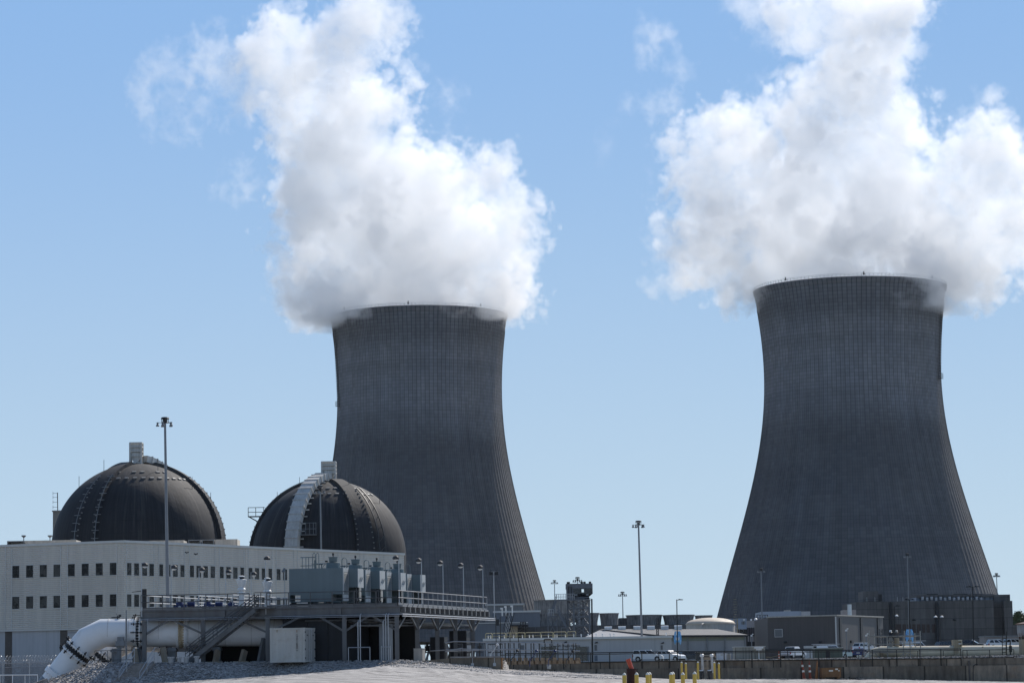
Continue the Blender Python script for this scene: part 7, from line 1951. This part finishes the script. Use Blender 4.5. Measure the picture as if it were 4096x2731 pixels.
def car(kind, label, px, py, D, yaw, pm, rack=None, z=None):
    L, W, low, cab = PROF[kind]
    p = at(px, py, D); g = plateau(p.x, D) if z is None else z
    root = thing(kind if kind != 'suv' else 'sport_utility_car', label, {'suv': 'car', 'van': 'van', 'sedan': 'car', 'pickup': 'pickup truck', 'work_van': 'van'}[kind], (0, 0, 0), "vehicles parked behind the retaining wall")
    hw = W / 2
    def loft(M, prof, w0, w1=None):   # extrude a side outline across the width, tucking the sides in slightly at the top
        zs = [q[1] for q in prof]; zl, zh = min(zs), max(zs); vs = []
        for s in (-1, 1):
            for x, z_ in prof: vs.append((x, s * (w0 + ((w1 if w1 else w0) - w0) * (z_ - zl) / max(.01, zh - zl)), z_))
        n = len(prof); M.add(vs, [tuple(range(n)), tuple(range(2 * n - 1, n - 1, -1))] + [((i + 1) % n, i, n + i, n + (i + 1) % n) for i in range(n)])
    M = MB(); loft(M, low, hw, hw * .97); loft(M, [(x, z_ + .002) for x, z_ in cab], hw * .95, hw * .76)
    M.box(low[0][0] - .06, low[0][0] + .1, -hw * .95, hw * .95, .38, .6); M.box(low[-1][0] - .1, low[-1][0] + .06, -hw * .95, hw * .95, .38, .6)
    if kind == 'pickup':
        M = MB(); bed = [(-2.8, .5), (-2.8, .72), (-1.0, .72), (-.95, 1.15), (1.3, 1.15), (2.4, 1.05), (2.75, .9), (2.8, .5)]; loft(M, bed, hw, hw * .98); loft(M, [(x, z_ + .002) for x, z_ in cab], hw * .95, hw * .78)
        for s in (-1, 1): M.box(-2.8, -.96, s * hw * .98 - .06, s * hw * .98 + .06, .5, 1.16)
    b = M.build("body", pm, root, fix=True)
    if kind == 'pickup':
        M = MB(); M.box(-2.86, -2.78, -hw * .92, hw * .92, .66, 1.14); M.build("tailgate", pm, root)
        M = MB(); M.box(-2.95, -2.8, -hw * .95, hw * .95, .42, .6); M.build("bumper", M_rim, root)
    x0, zb = cab[0]; x1, zt = cab[1]; x2, _ = cab[2]; x3, zb3 = cab[3]
    def edge(t_, s): return hw * (.95 + (.76 - .95) * t_)
    M = MB()
    for s in (-1, 1):                # side glass
        n_seg = 3 if kind in ('suv', 'van', 'sedan') else 2
        lo, hi = .12, .88
        for j in range(n_seg):
            f0, f1 = j / n_seg + .03, (j + 1) / n_seg - .03
            def pt(f, t_):
                xb_, xt_ = x0 + (x3 - x0) * f, x1 + (x2 - x1) * f
                z_ = zb + (zt - zb) * t_; return Vector((xb_ + (xt_ - xb_) * t_, s * (edge(t_, s) + .012), z_))
            if kind == 'work_van' and j == 0: continue
            q = [pt(f0, lo), pt(f1, lo), pt(f1, hi), pt(f0, hi)]; M.add(q, [(0, 1, 2, 3) if s < 0 else (3, 2, 1, 0)])
    nose = Vector((x2 - x3, 0, zt - zb3)); back = Vector((x1 - x0, 0, zt - zb))
    for base, d_, off in ((Vector((x3, 0, zb3)), nose, .02), (Vector((x0, 0, zb)), back, -.02)):
        q = []
        for t_, s in ((.12, -1), (.12, 1), (.9, 1), (.9, -1)): v = base + d_ * t_; q.append((v.x + off, s * edge(t_, s) * .88, v.z + .01))
        M.add(q, [(0, 1, 2, 3) if off > 0 else (3, 2, 1, 0)])
    M.build("window_glass", M_glass, root, fix=False)
    for x in (-L * .31, L * .31):
        for s in (-1, 1):
            r = .34 if kind in ('suv', 'van', 'sedan') else .4
            M = MB(); M.tube((x, s * (hw - .2), r), (x, s * (hw + .02), r), r, n=18); M.tube((x, s * (hw - .3), r + .05), (x, s * (hw + .005), r + .05), r + .07, n=18)
            wl = M.build("wheel", M_tyre, root); M = MB(); M.tube((x, s * (hw + .0), r), (x, s * (hw + .03), r), r * .62, n=12); M.build("rim", M_rim, wl)
    for s in (-1, 1):
        M = MB(); M.box(low[0][0] - .03, low[0][0] + .15, s * hw * .95 - .1, s * hw * .95 + .05, .72, 1.02); M.build("tail_light", M_red, root)
        M = MB(); M.box(low[-2][0] - .25, low[-2][0] + .02, s * hw * .8 - .2, s * hw * .8 + .18, .64, .8); M.build("headlight", M_plate, root)
        M = MB(); M.box(x3 - .45, x3 - .25, s * (hw + .0), s * (hw + .2), zb3 - .02, zb3 + .16); M.build("mirror", pm, root)
    M = MB(); M.box(low[0][0] - .07, low[0][0] - .03, -.26, .26, .62, .76); M.build("number_plate", M_plate, root)
    if rack:
        M = MB()
        for s in (-1, 1): M.beam((x1, s * hw * .7, zt + .14), (x2, s * hw * .7, zt + .14), .06)
        for j in range(4): xx = x1 + (x2 - x1) * j / 3; M.beam((xx, -hw * .8, zt + .14), (xx, hw * .8, zt + .14), .06); M.beam((xx, -hw * .7, zt), (xx, -hw * .7, zt + .16), .05); M.beam((xx, hw * .7, zt), (xx, hw * .7, zt + .16), .05)
        if rack == 'ladder':
            for yy in (-.35, .1): M.beam((x1 - .6, yy, zt + .24), (x2 + .9, yy, zt + .24), .07, .1)
            for j in range(14): xx = x1 - .5 + j * (x2 - x1 + 1.3) / 13; M.beam((xx, -.35, zt + .24), (xx, .1, zt + .24), .05)
        M.build("roof_rack", M_rim, root)
    root.location = (p.x, D, g); root.rotation_euler = (0, 0, math.radians(yaw))
    return root
car('van', "small white van with dark side windows facing right", 2592, 2640, 440, -8, CW)
car('suv', "white sport utility car seen from behind, next to the small white van", 2684, 2640, 447, -38, CW, rack=True)
car('suv', "dark car with a roof rack half hidden beside the white sport utility car", 2768, 2640, 470, 20, CD, rack=True)
car('pickup', "white pickup truck seen from its tailgate", 3172, 2640, 425, 58, CW)
car('sedan', "silver saloon car between the white pickup and the green transformer", 3246, 2640, 455, 62, CS)
car('work_van', "white work van with a ladder on its roof behind the green transformer", 3322, 2640, 470, 15, CW, rack='ladder')
car('sedan', "pale green-white saloon car right of the green transformer", 3390, 2640, 460, 40, CDB)
car('sedan', "dark blue saloon car seen from behind near the cream pipe's end", 3437, 2640, 425, 80, CB)
car('suv', "white sport utility car behind the dark blue saloon", 3464, 2630, 470, 35, CW, rack=True, z=3.9)
car('work_van', "white van with a roof rack behind the scaffold's right end", 3664, 2600, 470, 12, CW, rack='ladder', z=3.3)
car('suv', "black car whose roof shows above the cream pipe, left one", 3792, 2600, 480, 25, CD, z=4.0)
car('suv', "black car whose roof shows above the cream pipe, by the tall lamp", 3893, 2600, 480, -20, CD, z=4.2)
car('suv', "white car whose roof shows above the cream pipe before the low shed", 4000, 2600, 480, 8, CW, z=4.2)
car('suv', "white car at the right edge showing above the cream pipe", 4064, 2600, 485, 15, CW, z=4.3)
# yard equipment behind the wall
M_wbox = mat("white_cabinet", (0.55, 0.56, 0.575), .45, 0, .05, 1, streak=.06)
M_bbox = mat("beige_cabinet", (0.30, 0.285, 0.235), .5, 0, .06, .8, streak=.1)
M_gbox = mat("green_transformer", (0.10, 0.115, 0.085), .5, 0, .1, 1, streak=.15)
def cabinet(label, x0, x1, yt, D, depth, mt, seams=(), tag_=None):
    a, b = at(x0, yt, D), at(x1, yt, D); z0 = plateau(a.x, D) - .3
    root = thing("equipment_cabinet", label, "cabinet", (a.x, D, z0), "equipment cabinets behind the wall")
    M = MB(); M.box(a.x, b.x, D, D + depth, z0, a.z); M.build("box", mt, root)
    M = MB(); M.box(a.x - .08, b.x + .08, D - .08, D + depth + .08, a.z + .003, a.z + .08); M.build("lid", M_trim if mt is not M_wbox else M_wbox, root)
    if seams:
        M = MB()
        for px in seams: c = at(px, yt, D); M.box(c.x - .03, c.x + .03, D - .012, D + .05, z0, a.z - .02)
        M.build("door_seam", M_brownpost, root)
    if tag_:
        M = MB(); p, q = at(tag_[0], tag_[3], D), at(tag_[1], tag_[2], D); M.box(p.x, q.x, D - .02, D + .01, p.z, q.z); M.build("label_plate", M_tan, root)
    return root
cabinet("white equipment cabinet with a small plate behind the railing", 2870, 2896, 2610, 410, 2, M_wbox, (), (2882, 2892, 2615, 2620))
cabinet("narrow white cabinet beside a brown-fronted one", 2898, 2906, 2612, 411, 2, M_wbox)
cabinet("low brown-fronted cabinet left of the big beige cabinet", 2907, 2924, 2615, 412, 1.5, M_tan)
bgc = cabinet("big beige cabinet row with seven doors left of the white pickup", 2939, 3060, 2587, 415, 4, M_bbox, (2941, 2972, 2983, 2996, 3027, 3040, 3052))
gt = cabinet("dark green transformer cabinet behind the retaining wall railing", 3258, 3370, 2592, 412, 3, M_gbox, (3285, 3304, 3320, 3334))
M = MB(); a, b = at(3304, 2640, 411.9), at(3318, 2601, 411.9); M.box(a.x, b.x, 411.93, 412.2, a.z - 1, b.z); M.build("open_door", M_black, gt)
cabinet("dark brown-black skid unit right of the dark car", 2786, 2864, 2607, 432, 2, mat("skid_brown", (0.075, 0.07, 0.062), .6, 0, .15, 1))
M = MB(); a, b = at(3058, 2596, 416), at(3371, 2592.5, 416); M.beam(a, b, 1.6, .18); M.beam(a + Z3 * -.2, b + Z3 * -.2, 1.4, .16)
for px in (3062, 3150, 3240): p = at(px, 2600, 416); M.tube((p.x, 416, 2.5), (p.x, 416, p.z), .06, n=6)
tag(M.build("canopy", M_dsteel), "long flat dark canopy over the white pickup", "canopy")
M = MB(); c = at(3035, 2589, 414); M.cbox(c, 1.3, 1.0, .22); M.tube(c, (c.x, 414, 2.5), .08, n=6); M.cbox(c - Z3 * .25, .8, .6, .25)
tag(M.build("area_lamp", M_white), "white flat area lamp on a short post over the beige cabinet", "lamp")
M = MB(); a, b = at(3217, 2584, 450), at(3254, 2580, 450); M.box(a.x, b.x, 450, 451, a.z - .4, b.z - .05); M.box(a.x + .1, b.x - .1, 450.1, 450.9, 2.5, a.z - .4)
tag(M.build("air_cooler", M_galv), "small pale air cooler above the canopy left of the ladder van", "air cooler")
M = MB(); c = at(3116, 2640, 420); z0 = 2.6; M.lathe((c.x, 420, z0), [(.3, 0), (.3, .06), (.13, .08), (.07, 1.5), (.03, 1.55)], 10)
cn = tag(M.build("traffic_cone", M_org), "orange and white cone holding yellow tape beside the white pickup", "traffic cone", "traffic cones before the wall")
M = MB(); M.lathe((c.x, 420, z0), [(.112, .5), (.105, .7)], 10); M.lathe((c.x, 420, z0), [(.095, .95), (.088, 1.15)], 10); M.build("reflective_band", M_white2, cn)
M = MB(); a, b = at(3060, 2626, 420), at(3114, 2620, 420); M.path([a, a + (b - a) * .5 + Vector((0, 0, -.15)), b], .035, n=4)
tag(M.build("barrier_tape", M_ygal), "yellow barrier tape sagging between the beige cabinet and the cone", "tape")
M = MB(); a, b = at(3060, 2600, 421), at(3124, 2640, 421); M.box(a.x, b.x, 421, 421.2, 2.4, at(3060, 2598, 421).z)
for px in (3070, 3092, 3114): p = at(px, 2600, 420.9); M.tube((p.x, 420.9, 2.4), (p.x, 420.9, p.z), .05, n=5)
tag(M.build("screen_wall", M_brn2), "grey-brown screen wall behind the sagging tape", "wall")
for px, yt, D, lab in ((3385, 2520, 520, "thin grey camera post before the brown building"), (3465, 2540, 520, "short grey camera post left of the scaffold"), (3006, 2541, 560, "thin lamp pole beside the warehouse corner")):
    root = thing("camera_post", lab, "camera post", (at(px, 2600, D).x, D, GP), "slim camera posts"); c = at(px, yt, D); M = MB(); M.tube((c.x, D, GP), c, .12, .1, n=6); M.build("pole", M_grey, root)
    M = MB(); M.cbox(c, .35, .5, .3); M.cbox(c + Vector((.25, 0, .3)), .25, .4, .2); M.build("camera", M_white, root)
lattice("slender lattice mast with white horns left of the scaffold", 3523, 2514, 2600, 400, 12, mt=M_rail)
# ------------------------------------------------------------------ cream pipe with scaffold
M_cpipe = mat("cream_pipe", (0.60, 0.535, 0.40), .4, 0, .06, .6, streak=.08, dirt=(0.38, 0.25, 0.12), dscale=.45, damt=.4)
D = 312; r = 23.5 * mpp(D)
cp = thing("cream_pipe", "long cream pipe running right above the retaining wall", "pipe", (at(3520, 2606, D).x, D, 2.5))
a = at(3525, 2607, D); b = at(4330, 2601, D)
M = MB(); M.path([Vector((a.x - 1.6, D, 1.4)), Vector((a.x - 1.25, D, a.z - .75)), Vector((a.x - .75, D, a.z - .2)), a, b], r, n=32); M.build("pipe_run", M_cpipe, cp, smooth=True)
M = MB()
for px in (3800, 3990): c = at(px, 2604, D); M.tube(c - Vector((.04, 0, 0)), c + Vector((.04, 0, 0)), r + .02, n=32)
M.build("weld_band", M_cpipe, cp)
M = MB(); c = at(3930, 2586, D - .55); M.tube(c, c + Vector((.05, -.1, .02)), .07, n=8); M.build("tapping", M_saddle, cp)
M_post = mat("tan_post", (0.34, 0.28, 0.19), .7, 0, .15, 1, streak=.2)
ps = thing("pipe_support", "tan concrete post clasping the cream pipe", "pipe support", (at(3830, 2640, D).x, D, 2.4))
a, b = at(3819, 2640, D - .9), at(3833, 2557, D - .9); M = MB(); M.box(a.x, b.x, D - .9, D + .9, 2.2, b.z); M.build("post", M_post, ps)
a, b = at(3833.5, 2590, D - .8), at(3849, 2557, D - .8); M = MB(); M.box(a.x, b.x, D - .7, D + .7, b.z - .15, b.z); M.box(b.x - .08, b.x, D - .7, D + .7, a.z + .2, b.z - .152); M.box(a.x, b.x - .1, D - .3, D + .7, a.z, b.z - .16); M.build("bracket", M_cpipe, ps)
M = MB(); c = at(3838, 2573, D - .8); M.cbox(c, .35, .2, .1); M.build("clip", M_white, ps)
ps2 = MB(); a, b = at(3521, 2640, D - .8), at(3533, 2611, D - .8); ps2.box(a.x, b.x, D - .85, D + .8, 2.2, b.z); tag(ps2.build("pipe_support", M_post), "low olive saddle under the cream pipe below the scaffold", "pipe support")
sc = thing("scaffold", "pipe scaffold standing round two valve risers on the cream pipe", "scaffold", (at(3476, 2640, D).x, D - 2, 2.5))
M_scf = mat("scaffold_tube", (0.29, 0.28, 0.255), .45, .4, .15, 2)
M = MB()
for px, yt, dd in ((3476, 2519, -2.2), (3455, 2562, -2.2), (3473, 2562, 0.5), (3497, 2533, 1.8), (3548, 2542, -2.2), (3612, 2541, -2.2), (3617, 2521, 1.8), (3638, 2514, -2.2), (3659, 2530, 1.8), (3680, 2522, -2.0)):
    p = at(px, yt, D + dd); M.cut(); M.tube((p.x, D + dd, 2.4), p, .055, n=6)
    for j in range(4): zz = 2.8 + j * 1.0; M.tube((p.x, D + dd, zz), (p.x, D + dd, zz + .08), .1, n=6) if zz < p.z else None
M.build_split("standard", M_scf, sc)
M = MB()
for xa, xb, y, dd in ((3477, 3612, 2543, -2.2), (3477, 3612, 2575, -2.2), (3612, 3678, 2541, -2.2), (3612, 3678, 2573, -2.2), (3477, 3638, 2607, -2.25), (3497, 3660, 2575, 1.8), (3497, 3660, 2545, 1.8)):
    M.tube(at(xa, y, D + dd), at(xb, y - .4, D + dd), .055, n=6)
for px, y in ((3612, 2541), (3678, 2541), (3548, 2543), (3477, 2575), (3678, 2573)): p = at(px, y, D - 2.2); M.tube(p, p + Vector((0, 4, 0)), .055, n=6)
for px in (3497, 3617, 3638): p = at(px, 2607, D - 2.2); M.tube(p, p + Vector((-.55, 0, -.6)), .04, n=5); M.tube(p, p + Vector((.55, 0, -.6)), .04, n=5)
M.build("ledger", M_scf, sc)
M = MB(); p, q = at(3478, 2609, D - 2.1), at(3600, 2609, D - 2.1); M.box(p.x, q.x, D - 2.1, D - 1.2, p.z - .05, p.z); M.build("plank", M_wood, sc)
for px, col, lab, capc in ((3564, M_navy, "dark blue valve head on a riser of the cream pipe, left of two", M_white), (3588, M_brownpost, "brown valve head on a cream riser, right of two on the scaffold", M_tan)):
    c = at(px, 2585, D); k = mpp(D); root = thing("riser_valve", lab, "valve", c, "riser valves on the cream pipe")
    zt = lambda y: at(px, y, D).z
    M = MB(); M.lathe((c.x, D, 0), [(10 * k, c.z - .5), (10 * k, zt(2552)), (9 * k, zt(2549))], 16)
    if px == 3564: M = MB(); M.lathe((c.x, D, 0), [(9.5 * k, c.z - .5), (9.5 * k, zt(2572)), (7 * k, zt(2566)), (9.5 * k, zt(2560)), (6 * k, zt(2547))], 14); M.tube((c.x - .1, D - .3, zt(2566)), (c.x + .35, D - .4, zt(2562)), .06, n=6); M.tube((c.x + .2, D - .3, zt(2558)), (c.x + .3, D - .3, zt(2574)), .05, n=6)
    M.build("riser", M_post if px == 3588 else mat("mottled_grey", (.24, .23, .2), .6, 0, .4, 5), root)
    M = MB(); M.lathe((c.x, D, 0), [(9.3 * k, zt(2547) + .005), (9.3 * k, zt(2528)), (6 * k, zt(2526))], 16); M.cbox((c.x + 7 * k, D - .2, zt(2530)), 5 * k, .2, 6 * k); M.build("valve_head", col, root)
    M = MB(); M.lathe((c.x, D, 0), [(5 * k, zt(2526)), (5.5 * k, zt(2521)), (3 * k, zt(2518.5))], 12); M.build("cap", capc, root)
ld = thing("access_ladder", "dark steel ladder leaning by the cream pipe near the right edge", "ladder", (at(4018, 2640, 308).x, 308, 2.5))
M = MB()
for px, yt, w_ in ((4010, 2533, .08), (4026, 2524, .13)): a, b = at(px, 2640, 308), at(px - 1, yt, 308); M.beam((a.x, 308, 2.4), b, w_)
M.build("stile", M_rdark, ld)
M = MB()
for y in (2538, 2551, 2565, 2579, 2592, 2607, 2622): M.beam(at(4010, y, 308), at(4026, y, 308), .07)
M.beam(at(4009, 2565, 307.9), at(4032, 2565, 307.9), .1); M.build("rung", M_rdark, ld)
M = MB(); a, b = at(4042, 2640, 307), at(4041, 2562, 307); M.tube((a.x, 307, 2.4), b, .07, n=6); M.cbox(at(4042, 2594, 307), .3, .3, .7); tag(M.build("tall_valve", M_rdark), "dark valve stem standing right of the ladder by the cream pipe", "valve")
M = MB(); a, b = at(4091, 2640, 306), at(4110, 2555, 306); M.box(a.x, b.x, 306, 308, 2.3, b.z); tag(M.build("tan_pier", M_post), "tan pier at the right picture edge carrying the cream pipe", "pier")
# two birds over the office wall
for px, y, lab in ((747, 2210, "tiny dark bird flying before the office wall, left one"), (783, 2216, "tiny dark bird with raised wings before the office wall, right one")):
    c = at(px, y, 260); M = MB(); M.lathe(c, [(.01, -.09), (.05, -.02), (.045, .04), (.01, .09)], 8)
    for s in (-1, 1): M.add([c + Vector((0, 0, .05)), c + Vector((s * .16, .03, .13)), c + Vector((s * .2, .02, .02)), c + Vector((0, 0, -.05))], [(0, 1, 2, 3)]); M.add([c + Vector((0, .01, .05)), c + Vector((s * .16, .04, .13)), c + Vector((s * .2, .03, .02)), c + Vector((0, .01, -.05))], [(3, 2, 1, 0)])
    tag(M.build("bird", M_black), lab, "bird", "birds before the office")
# ------------------------------------------------------------------ thin haze over the whole site
t_ = bpy.data.materials.new("haze_air"); t_.use_nodes = True
_n = t_.node_tree.nodes; _n.clear()
_o = _n.new("ShaderNodeOutputMaterial"); _v = _n.new("ShaderNodeVolumePrincipled")
_v.inputs["Color"].default_value = (0.80, 0.90, 1.0, 1); _v.inputs["Density"].default_value = 0.000009; _v.inputs["Anisotropy"].default_value = 0.2
t_.node_tree.links.new(_v.outputs[0], _o.inputs["Volume"])
M = MB(); M.box(-6200, 6200, -500, 9200, -3.2, 215)
tag(M.build("haze", t_), "faint pale blue haze over the whole site", "haze", kind="stuff")
